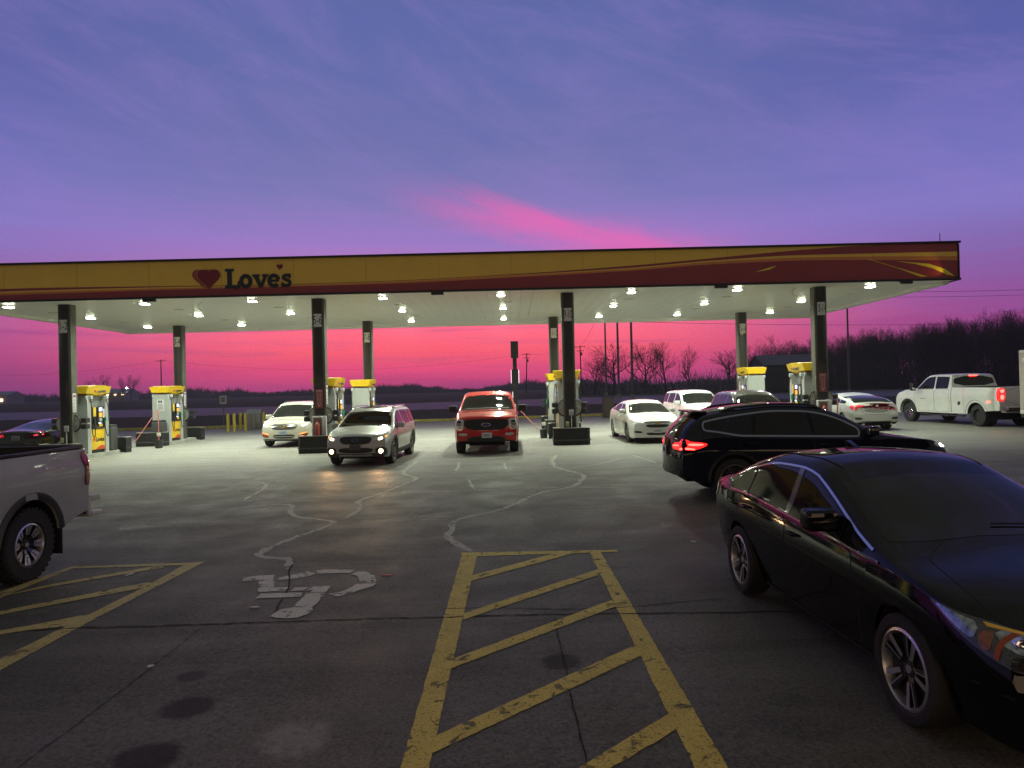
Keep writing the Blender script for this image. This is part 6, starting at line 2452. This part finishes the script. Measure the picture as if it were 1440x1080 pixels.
# white sedan facing us right of the third island
sp = sedan_spec(WHITEP, L_=4.87, wb=2.85, W=.89, H=1.46, tyre=.33, hz=.76, bz=.98, ch=1.03, cowl=1.36, hdr=.50, rwt=-.95, tz=1.08, fo=.98)
sp['fz'] = [(.15, -.08), (.25, -.01), (.5, 0), (.68, -.03), (.8, -.12), (.9, -.25)]
c = basic('white four-door sedan with unlit headlights facing out beside the third island', 'car', 'white_sedan', (4.80, 26.4), R(-90 + 2), sp)
c.side_windows([(-1.45, -1.12), (-1.06, -.14), (-.06, 1.18)])
c.windscreen(1.33, .55)
c.windscreen(-1.75, -1.0, 'B', name='rear_window')
four_doors(c, (1.05, -.10, -1.2), zb=.28)
c.mirrors(.84, 1.05, WHITEP, (.15, .21, .15), out=.12)
c.patch('grille', 'F', [(-.46, .74), (0, .75), (.46, .74), (.44, .695), (0, .70), (-.44, .695)], BLACKPL, off=.008, rnd=1)
c.patch('grille', 'F', [(-.42, .64), (0, .65), (.42, .64), (.34, .545), (0, .54), (-.34, .545)], BLACKPL, off=.008, rnd=1)
emblem_cross(c, 0, .672, .075, GOLD, .014)
c.patch('lower_grille', 'F', [(-.40, .37), (0, .375), (.40, .37), (.36, .29), (0, .285), (-.36, .29)], BLACKPL, off=.008)
for sd in (1, -1):
    P3 = lambda p: [(x, y * sd, z) for x, y, z in p]
    hl = c.patch('headlight', 'N', P3([(2.26, .52, .74), (2.12, .70, .80), (1.93, .82, .85), (1.96, .84, .76), (2.12, .76, .68), (2.28, .56, .65)]), LAMPCLEAR, off=.008, rnd=1)
    c.patch('turn_lens', 'N', P3([(2.02, .78, .80), (1.95, .82, .82), (1.97, .835, .77), (2.04, .79, .75)]), AMBER, off=.012, rnd=1, rings=4, n=20, parent=hl)
    c.patch('fog_recess', 'F', [(.50 * sd, .42), (.76 * sd, .44), (.78 * sd, .37), (.52 * sd, .35)], BLACKPL, off=.008)
c.plate('F', 0, .44)
c.wheels(.33, 7, .68, 'plain', .215)
# dark grey panels on the flank
c.both(c.strip, 'flank_decal', [(-.55, .80), (-.55, .40)], .22, mat('decal_grey', (.25, .24, .26), .4), off=.006, smooth=0)

# silver sedan seen from behind on the right
sp = sedan_spec(SILVER, L_=4.63, wb=2.70, W=.90, H=1.416, tyre=.322, hz=.70, bz=.94, ch=.98, rwb=-2.10, rwt=-.85, tz=1.02, hdr=.45)
c = basic('silver sedan seen from behind, between the last pump and the white pickup', 'car', 'silver_sedan', (13.55, 28.6), R(90 - 2), sp)
c.side_windows([(-1.55, -1.05), (-1.0, -.10), (-.02, 1.25)])
c.windscreen(1.33, .50)
c.windscreen(-2.04, -.90, 'B', name='rear_window')
four_doors(c, (1.02, -.06, -1.15), zb=.27)
c.mirrors(.86, 1.0, SILVER, (.16, .21, .14), out=.12)
for sd in (1, -1):
    P3 = lambda p: [(x, y * sd, z) for x, y, z in p]
    c.patch('taillight', 'N', P3([(-2.31, .40, 1.0), (-2.2, .66, 1.0), (-1.95, .84, .94), (-1.92, .86, .90), (-2.1, .80, .80), (-2.24, .68, .78), (-2.24, .68, .88), (-2.32, .42, .94)]), mat('tail_dull', (.5, .02, .035), .12, coat=1, emit=lin(220, 20, 40), es=.35), off=.010, rnd=1, c=(-2.18, .70, .89))
    c.patch('bumper_vent', 'B', [(.52 * sd, .50), (.78 * sd, .53), (.78 * sd, .44), (.54 * sd, .43)], BLACKPL, off=.008)
    mb = MB()
    mb.lathe([(.04, -.06), (.045, .04), (.03, .04)], 12, 'X', c=(-2.25, .5 * sd, .26))
    mb.build('exhaust_tip', CHROME, c.root)
c.patch('plate_recess', 'B', [(-.46, .84), (.46, .84), (.40, .68), (-.40, .68)], mat('recess_silver', (.25, .255, .25), .35, .4), off=.004, rnd=1)
c.strip('trunk_trim', 'B', [(-.50, .875), (0, .885), (.50, .875)], .02, CHROME, off=.012, smooth=0)
c.strip('trunk_seam', 'B', [(-.56, .98), (-.52, .72), (-.42, .63), (0, .62), (.42, .63), (.52, .72), (.56, .98)], .010, DARK, off=.003, smooth=1)
emblem_oval(c, 0, .94, .055, .045, CHROME, SILVER, .02, 'B')
c.patch('diffuser', 'B', [(-.62, .38), (0, .36), (.62, .38), (.55, .24), (-.55, .24)], BLACKPL, off=.010)
c.wheels(.322, 5, .68, 'twin', .215)

# black sedan beyond the first island, seen from behind
BLACK2 = paint('paint_black_far', (.006, .006, .006), rough=.25)
sp = sedan_spec(BLACK2, L_=4.9, wb=2.83, W=.92, H=1.42, tyre=.33, hz=.72, bz=.96, ch=1.0, rwb=-1.95, rwt=-.95, tz=1.06)
c = basic('black sedan with a red tail lamp beside the first pump at the left edge', 'car', 'black_sedan', (-17.75, 27.9), R(90), sp)
c.side_windows([(-1.5, -1.06), (-1.0, -.12), (-.04, 1.22)])
c.windscreen(1.33, .50)
c.windscreen(-1.90, -1.0, 'B', name='rear_window')
for v in ('L', 'R'):
    c.strip('window_trim', v, [(x, c.edge_z(x)[0] - .035 * min(2.2, math.sqrt(1 + ((c.edge_z(x + .02)[0] - c.edge_z(x - .02)[0]) / .04) ** 2))) for x in [-1.4 + .13 * i for i in range(21)]], .018, CHROME, off=.007, smooth=0)
four_doors(c, (1.02, -.08, -1.2), zb=.28, hm=CHROME)
c.mirrors(.86, 1.02, BLACK2, (.16, .21, .14), out=.12)
for sd in (1, -1):
    P3 = lambda p: [(x, y * sd, z) for x, y, z in p]
    tl = c.patch('taillight', 'N', P3([(-2.4, .45, .93), (-2.28, .72, .96), (-1.98, .88, .95), (-2.0, .89, .88), (-2.25, .78, .80), (-2.42, .46, .82)]), mat('tail_dull', (.5, .02, .035), .12), off=.010, rnd=1)
    c.patch('lamp_bar', 'N', P3([(-2.36, .56, .90), (-2.25, .76, .91), (-2.25, .77, .87), (-2.36, .57, .86)]), mat('tail_mid', (.7, .1, .12), .15, emit=lin(255, 70, 90), es=.7), off=.016, rnd=1, rings=4, n=20, parent=tl)
c.plate('B', 0, .80, off=.016, m=mat('plate_dark', (.10, .10, .10), .4))
c.strip('bumper_seam', 'B', [(-.7, .60), (0, .58), (.7, .60)], .014, DARK, off=.003, smooth=0)
c.wheels(.33, 5, .68, 'five', .225)

# ---------------------------------------------------------------- pickups


def pickup_spec(pt, L_=5.9, wb=3.68, W=1.01, H=1.96, tyre=.41, **k):
    fo = k.get('fo', .96)
    af, ar = wb / 2, -wb / 2
    xf = af + fo
    xr = xf - L_
    rail = k.get('rail', 1.43)
    cab0 = k.get('cab0', -.72)
    cowl = k.get('cowl', af - .40)
    hdr = k.get('hdr', cowl - .80)
    hz = k.get('hz', 1.20)
    ch = k.get('ch', 1.37)
    bz = k.get('bz', 1.31)
    top = [(xr, rail - .015), (xr + .02, rail), (cab0 - .03, rail), (cab0 - .005, rail + .01), (cab0 + .14, H - .07), (cab0 + .28, H - .015), (cab0 + 1.0, H), (hdr - .25, H - .025),
           (hdr, H - .10), (cowl, ch), (cowl + .14, ch - .025), (af + .3, ch - .05), (af + .62, hz + .04), (xf - .05, hz + .0), (xf, hz - .04)]
    belt = [(xr, rail - .025), (cab0 - .06, rail - .02), (cab0 + .1, bz + .01), (0, bz), (cowl - .1, bz - .02), (af, bz - .06), (af + .5, hz - .05), (xf, hz - .12)]
    bx = k.get('boxy', False)
    if bx:
        top[4] = (cab0 + .07, H - .07)
        top[5] = (cab0 + .17, H - .02)
        top[7] = (hdr - .15, H - .02)
        top[8] = (hdr, H - .07)
    sp = dict(top=top, belt=belt, axles=(af, ar), W=W, tyre=tyre, arch=tyre + k.get('archx', .075), paint=pt,
              low=[(xr, .62), (xr + .4, .60), (ar - .3, .56), (ar + .6, .46), (0, .44), (af - .6, .44), (af + .5, .42), (xf - .25, .36), (xf, .40)],
              fz=[(.3, -.12), (.42, -.02), (.6, 0), (1.0, -.02), (1.15, -.06), (1.25, -.12)],
              rz=[(.5, .03), (.7, 0), (1.2, 0), (1.5, .01)], tumble=k.get('tumble', .30), crown=.035 if bx else .05, rnd=.06 if bx else .09, res=k.get('res', 66), pf=.04 if bx else .07, pr=.012, cf=.06 if bx else .11, cr=.012,
              bed=(xr + .07, cab0 - .07, .92), xs=(xr + .07, cab0 - .07), bulge=k.get('bulge', ()),
              prof=[(0, .95), (.06, .975), (.4, .99), (.7, 1.0), (.80, .992), (.9, .975), (1, .955)])
    sp.update(dict(cowl=cowl, hdr=hdr, cab0=cab0, rail=rail, xr=xr))
    return sp


def pickup_cab(c, m, chrome=None):
    sp = c.sp
    cab0, cowl = sp['cab0'], sp['cowl']
    mid = cab0 + (cowl - cab0) * .44
    c.side_windows([(cab0 + .20, mid - .05), (mid + .03, cowl - .04)], pillar=.06, sill=.03)
    c.windscreen(cowl - .02, sp['hdr'] + .04)
    hw = c.upper(cab0 + .14)[9][0]
    c.patch('rear_window', 'B', [(-hw + .04, sp['top'][5][1] - .10), (hw - .04, sp['top'][5][1] - .10), (c.Wd * .84, sp['rail'] + .04), (-c.Wd * .84, sp['rail'] + .04)], GLASS, off=.004, rnd=1)
    zb = .50
    bz = c.belt
    fd = [(cowl - .12, zb), (cowl - .04, .9), (cowl - .06, bz(cowl) - .01), (mid, bz(mid) + .005), (mid, zb)]
    rd = [(mid - .02, zb), (mid - .02, bz(mid) + .005), (cab0 + .12, bz(cab0 + .12) + .0), (cab0 + .10, .8), (cab0 + .14, zb)]
    c.door([q for i in range(5) for q in (fd[i], ((fd[i][0] + fd[(i + 1) % 5][0]) / 2, (fd[i][1] + fd[(i + 1) % 5][1]) / 2))], mid + .17, bz(mid) - .14, chrome)
    c.door([q for i in range(5) for q in (rd[i], ((rd[i][0] + rd[(i + 1) % 5][0]) / 2, (rd[i][1] + rd[(i + 1) % 5][1]) / 2))], cab0 + .32, bz(mid) - .14, chrome)
    c.both(c.strip, 'bed_seam', [(cab0 - .02, .50), (cab0 - .02, sp['rail'] - .03)], .022, DARK, off=.003, smooth=0)


# red pickup head-on
REDP = paint('paint_red', (.55, .018, .018), metal=.15, rough=.28)
sp = pickup_spec(REDP, tyre=.405, hz=1.20, ch=1.36, H=1.95)
c = basic('red pickup truck facing head-on with black grille and white plate', 'pickup', 'red_pickup', (-.83, 24.75), R(-90), sp)
pickup_cab(c, REDP)
c.mirrors(1.05, 1.36, BLACKPL, (.14, .27, .22), out=.22, m2=BLACKPL)
c.patch('hood', 'T', [(1.55, -.78), (1.58, 0), (1.55, .78), (2.1, .84), (2.56, .78), (2.66, .4), (2.68, 0), (2.66, -.4), (2.56, -.78), (2.1, -.84)], REDP, off=.004, rnd=1, rings=10, n=72, seam=.01)
c.strip('hood_crease', 'T', [(1.65, .50), (2.2, .54), (2.6, .50)], .02, REDP, off=.012, smooth=0)
c.strip('hood_crease', 'T', [(1.65, -.50), (2.2, -.54), (2.6, -.50)], .02, REDP, off=.012, smooth=0)
c.patch('grille', 'F', [(-.66, 1.08), (0, 1.09), (.66, 1.08), (.70, .95), (.60, .78), (0, .75), (-.60, .78), (-.70, .95)], BLACKPL, off=.012, rnd=1, n=72)
c.strip('grille_frame', 'F', [(-.64, 1.065), (0, 1.075), (.64, 1.065), (.68, .95), (.58, .79), (0, .765), (-.58, .79), (-.68, .95)], .035, mat('gloss_black', (.006, .006, .006), .5), off=.024, closed=True, smooth=1)
for z in (.84, .885, .955, 1.01):
    c.strip('grille_bar', 'F', [(-.58, z), (0, z), (.58, z)], .028, mat('gloss_black', (.006, .006, .006), .5), off=.022, smooth=0)
emblem_oval(c, 0, .925, .145, .06, CHROME, mat('emblem_blue', (.01, .03, .2), .2), .03)
for sd in (1, -1):
    hl = c.patch('headlight', 'F', [(.68 * sd, 1.10), (.95 * sd, 1.11), (.97 * sd, .78), (.72 * sd, .74), (.70 * sd, .92)], LAMPCLEAR, off=.014, rnd=1)
    c.patch('bulb', 'F', [(.77 * sd, 1.05), (.90 * sd, 1.05), (.90 * sd, .975), (.77 * sd, .975)], LAMPDARK, off=.022, rnd=1, rings=4, n=24, parent=hl)
    c.patch('bulb', 'F', [(.77 * sd, .94), (.90 * sd, .94), (.90 * sd, .90), (.77 * sd, .90)], LAMPDARK, off=.022, rnd=1, rings=4, n=24, parent=hl)
    c.patch('bulb', 'F', [(.77 * sd, .87), (.88 * sd, .87), (.88 * sd, .81), (.78 * sd, .81)], mat('lamp_amber_soft', (.5, .3, .2), .2), off=.022, rnd=1, rings=4, n=24, parent=hl)
    c.patch('fog_light', 'F', [(.56 * sd, .66), (.86 * sd, .67), (.86 * sd, .60), (.62 * sd, .57)], LAMPCLEAR, off=.012, rnd=1)
    mb = MB()
    loc, nn = c.hit((.35 * sd, 1.72), 'F')
c.patch('lower_grille', 'F', [(-.52, .56), (0, .58), (.52, .56), (.66, .42), (0, .40), (-.66, .42)], BLACKPL, off=.010, rnd=1)
c.patch('air_dam', 'F', [(-.88, .44), (0, .41), (.88, .44), (.86, .34), (0, .32), (-.86, .34)], BLACKPL, off=.012, rnd=1, n=72)
c.plate('F', .02, .60, off=.035)
c.strip('cowl_vent', 'F', [(-.72, 1.385), (0, 1.40), (.72, 1.385)], .02, BLACKPL, off=.008, smooth=0)
for sd in (.62, .12):
    mb = MB()
    ps = []
    for i in range(7):
        loc, nn = c.hit((sd - .52 * i / 6, 1.41 + .02 * math.sin(i / 2)), 'F')
        ps.append(loc + nn * .015)
    mb.tube(ps, .01, 6)
    mb.build('wiper', BLACKPL, c.root)
mb = MB()
for y in (-.5, 0, .5):
    loc, nn = c.hit((.75, y), 'T')
    mb.box(loc + Vector((0, 0, .012)), (.08, .12, .03), bev=.01)
mb.build('roof_lamp', AMBER, c.root)
c.arch_trim(.405, .04, BLACKPL)
c.wheels(.405, 6, .58, 'dish', .275, inset=.02)
c.patch('tailgate', 'B', [(-.80, 1.38), (.80, 1.38), (.80, .78), (-.80, .78)], REDP, off=.003, rnd=1, seam=.01)
c.mir(c.patch, 'taillight', 'B', [(.84, 1.36), (.98, 1.36), (.98, .90), (.84, .92)], REDLENS, off=.008)

# white dual-wheel pickup on the right, seen from behind
sp = pickup_spec(WHITEP, L_=6.30, wb=4.30, W=1.03, H=2.04, tumble=.20, boxy=True, hdr=.98, tyre=.41, rail=1.50, bz=1.40, ch=1.46, hz=1.30, cab0=-.60, bulge=((-2.15, .80, .13),), archx=.08, cowl=1.72)
c = basic('white dual-wheel crew cab pickup with lit brake lights ahead of the tan trailer', 'pickup', 'white_pickup', (18.55, 29.2), R(90 + 4), sp)
pickup_cab(c, WHITEP, WHITEP)
c.mirrors(1.42, 1.50, BLACKPL, (.15, .22, .34), out=.30)
for sd in (1, -1):
    loc, nn = c.hit((1.42, 1.5), 'L')
    mb = MB()
    mb.box((1.50, sd * (loc.y + .30), 1.58), (.03, .06, .05), bev=.01)
    mb.build('mirror_lamp', AMBERLIT if False else mat('mirror_lamp', (.8, .3, .1), .2, emit=lin(255, 120, 60), es=4), c.root)
c.arch_trim(.41, .10, mat('arch_black', (.03, .03, .03), .6))
for sd in (1, -1):
    xr = c.xr
    v = 'L' if sd == 1 else 'R'
    tl = c.patch('taillight', 'B', [(.79 * sd, 1.44), (1.0 * sd, 1.44), (1.0 * sd, .96), (.80 * sd, .98)], REDLIT, off=.014, rnd=1)
    c.patch('lamp_side', v, [(xr + .01, 1.44), (xr + .12, 1.44), (xr + .13, 1.2), (xr + .09, .97), (xr + .01, .96)], REDLIT, off=.012, rnd=1, parent=tl)
    c.patch('lamp_bar', 'B', [(.83 * sd, 1.40), (.97 * sd, 1.40), (.97 * sd, 1.27), (.83 * sd, 1.28)], REDHOT, off=.024, rnd=1, rings=4, n=24, parent=tl)
    c.patch('lamp_bar', 'B', [(.84 * sd, 1.20), (.97 * sd, 1.20), (.97 * sd, 1.02), (.84 * sd, 1.03)], REDHOT, off=.024, rnd=1, rings=4, n=24, parent=tl)
    c.patch('marker_lamp', 'L' if sd == 1 else 'R', [(-2.86, .96), (-2.72, .96), (-2.72, .91), (-2.86, .91)], REDHOT, off=.012, rnd=1, rings=4, n=20)
    c.patch('headlight', 'F', [(.62 * sd, 1.12), (.94 * sd, 1.16), (.96 * sd, .96), (.66 * sd, .92)], LAMPCLEAR, off=.012)
    mb = MB()
    mb.box((-.0, sd * .98, .36), (2.6, .16, .05), bev=.015)
    mb.build('running_board', BLACKPL, c.root)
mb = MB()
mb.box((c.xr - .07, 0, .66), (.24, 1.86, .24), 0, bev=.05, seg=3)
mb.box((c.xr - .195, .55, .66), (.02, .5, .13), 1, bev=.02)
mb.box((c.xr - .195, -.55, .66), (.02, .5, .13), 1, bev=.02)
mb.box((c.xr - .09, 0, .50), (.2, .12, .1), 1)
mb.build('rear_bumper', [CHROME, BLACKPL], c.root)
c.patch('tailgate', 'B', [(-.80, 1.45), (.80, 1.45), (.80, .86), (-.80, .86)], WHITEP, off=.003, rnd=1, seam=.012)
bl = MB()
loc, nn = c.hit((0, 1.955), 'B')
bl.box((loc.x - .01, 0, 1.945), (.03, .34, .035), bev=.008)
bl.build('brake_lamp', REDHOT, c.root)
c.patch('bed_vent', 'L', [(-1.18, .92), (-1.02, .94), (-.98, .80), (-1.10, .76)], BLACKPL, off=.006)
c.both(c.strip, 'door_badge', [(.98, 1.02), (1.28, 1.02)], .028, mat('badge_grey', (.25, .25, .25), .4), off=.006, smooth=0)
c.patch('grille', 'F', [(-.66, 1.18), (.66, 1.18), (.62, .74), (-.62, .74)], CHROME, off=.012, rnd=1)
c.wheels(.41, 8, .56, 'plain', .25, dual=True, inset=.05, bright=CHROME, back=mat('wheel_steel', (.28, .28, .28), .35, .8))

# grey pickup in the left foreground, rear quarter in frame
GREYP = mat('paint_grey', (.42, .44, .43), rough=.38, metal=.15, coat=.6, noise=.06, nscale=3, spec=.3)
sp = pickup_spec(GREYP, L_=6.08, wb=4.03, W=1.03, H=2.02, tyre=.42, rail=1.46, bz=1.38, ch=1.45, hz=1.28, cab0=-.62, archx=.085, res=100, cowl=1.55)
sp['low'] = [(sp['xr'], .64), (sp['xr'] + .25, .60), (-2.6, .52), (-1.4, .46), (0, .44), (1.4, .44), (2.6, .42), (3.0, .40)]
c = basic('grey pickup truck parked at left with its rear wheel and tail lamp in view', 'pickup', 'grey_pickup', (-6.60, 6.18), R(-90 - 1.0), sp)
pickup_cab(c, GREYP)
c.mirrors(1.2, 1.46, BLACKPL, (.15, .22, .3), out=.28)
c.arch_trim(.42, .085, mat('arch_grey', (.075, .073, .077), .42, .2))
for sd in (1, -1):
    xr = c.xr
    v = 'L' if sd == 1 else 'R'
    hour = [(xr + .015, 1.40), (xr + .13, 1.40), (xr + .14, 1.30), (xr + .085, 1.22), (xr + .075, 1.16), (xr + .10, 1.08), (xr + .10, .98), (xr + .015, .96)]
    tl = c.patch('taillight', v, hour, REDLENS, off=.016, rnd=1, n=64)
    c.patch('lamp_face', 'B', [(.86 * sd, 1.40), (.99 * sd, 1.40), (.99 * sd, .96), (.90 * sd, .97), (.90 * sd, 1.22)], REDLENS, off=.016, rnd=1, parent=tl)
    mb = MB()
    mb.box((xr - .13, sd * .90, .78), (.20, .24, .07), 0, bev=.02)
    mb.box((xr - .15, sd * .90, .57), (.24, .26, .065), 0, bev=.02)
    mb.box((xr - .02, sd * .985, .675), (.06, .04, .24), 0, bev=.012)
    mb.box((xr - .05, sd * .90, .665), (.10, .12, .18), 1, bev=.03)
    mb.build('bumper_step', [mat('step_satin', (.66, .62, .57), .45), BLACKPL], c.root)
    mb = MB()
    mb.box((-2.58, sd * .84, .42), (.018, .30, .46), bev=.006)
    mb.build('mud_flap', BLACKPL, c.root)
mb = MB()
mb.box((c.xr - .06, 0, .66), (.16, 1.7, .22), 0, bev=.04)
mb.build('rear_bumper', CHROME, c.root)
c.patch('tailgate', 'B', [(-.80, 1.42), (.80, 1.42), (.80, .86), (-.80, .86)], GREYP, off=.003, rnd=1, seam=.01)
mb = MB()
for sd in (1, -1):
    mb.box(((sp['xr'] + .06 + sp['cab0'] - .08) / 2, sd * (c.Wd * .955 - .045), sp['rail'] + .004), (sp['cab0'] - sp['xr'] - .16, .10, .03), bev=.008)
mb.box((sp['xr'] + .045, 0, sp['rail'] + .006), (.08, 1.86, .025), bev=.008)
mb.build('bed_rail_cap', BLACKPL, c.root)
c.patch('fuel_door', 'L', [(-1.25, 1.22), (-1.05, 1.22), (-1.05, 1.02), (-1.25, 1.02)], GREYP, off=.003, rnd=1, seam=.006)
c.wheels(.42, 8, .575, 'dish', .275, inset=.03, bright=mat('machined_alloy', (.62, .62, .63), .36, .9), back=mat('wheel_black', (.008, .008, .008), .3))

# tan box trailer at the right edge
tr = thing('box_trailer', 'tan box trailer cut off by the right edge behind the white pickup', 'trailer', (18.62, 21.1, gz(18.6)), R(90 + 4))
TAN = mat('trailer_tan', (.46, .42, .38), .45, coat=.3, noise=.06, nscale=2)
mb = MB()
mb.box((0, 0, 1.66), (6.2, 2.45, 2.17), 0, bev=.05, seg=3)
mb.box((0, 0, .52), (6.15, 2.40, .10), 1)
mb.box((3.6, 0, .50), (1.3, .14, .12), 1, bev=.01)
mb.build('box', [TAN, BLACKPL], tr, angle=40)
mb = MB()
for sd in (1, -1):
    mb.box((0, sd * 1.235, .66), (6.1, .03, .12), 0, bev=.008)
    mb.box((0, sd * 1.235, 2.69), (6.1, .03, .08), 0, bev=.008)
mb.build('trim_rail', mat('trailer_white', (.65, .65, .6), .4), tr)
for sd in (1, -1):
    mb = MB()
    mb.lathe([(.075, -.012), (.075, .012), (.06, .02), (.004, .02)], 20, 'Y', c=(2.86, sd * 1.235, 2.40))
    mb.build('vent_cap', mat('trailer_white', (.65, .65, .6), .4), tr)
    mb = MB()
    mb.box((2.72, sd * 1.21, 2.765), (.14, .05, .05), bev=.012)
    mb.build('marker_lamp', mat('marker_orange', (.8, .3, .08), .2, emit=lin(255, 130, 60), es=1.5), tr)
    for x in (-.55, .45):
        mb = MB()
        mb.lathe([(.20, -.10), (.33, -.10), (.36, -.05), (.36, .05), (.33, .10), (.20, .10)], 28, 'Y', c=(x, sd * 1.02, .36), close=True)
        mb.lathe([(.20, -.04), (.004, -.02)], 20, 'Y', c=(x, sd * 1.02, .36), mi=1)
        mb.build('wheel', [RUBBER, CHROME], tr)
mb = MB()
mb.tube([(4.2, 0, .5), (4.32, 0, .52)], .05, 10)
mb.tube([(3.9, .1, .08), (3.9, .1, .7)], .03, 8)
mb.build('hitch', BLACKPL, tr)

# ================================================================ air: the far field and woods fade to a dim violet-blue
hz_ = MB()
hz_.box((0, 230, 14.2), (1100, 760, 30.4))
ho = hz_.build('haze', [], None, smooth=False)
hm_ = bpy.data.materials.new('haze')
hm_.use_nodes = True
hm_.node_tree.nodes.clear()
pv = hm_.node_tree.nodes.new('ShaderNodeVolumePrincipled')
pv.inputs['Color'].default_value = (.82, .84, .92, 1)
pv.inputs['Density'].default_value = .00055
pv.inputs['Anisotropy'].default_value = .2
ov = hm_.node_tree.nodes.new('ShaderNodeOutputMaterial')
hm_.node_tree.links.new(pv.outputs[0], ov.inputs['Volume'])
ho.data.materials.append(hm_)
tag(ho, kind='stuff')
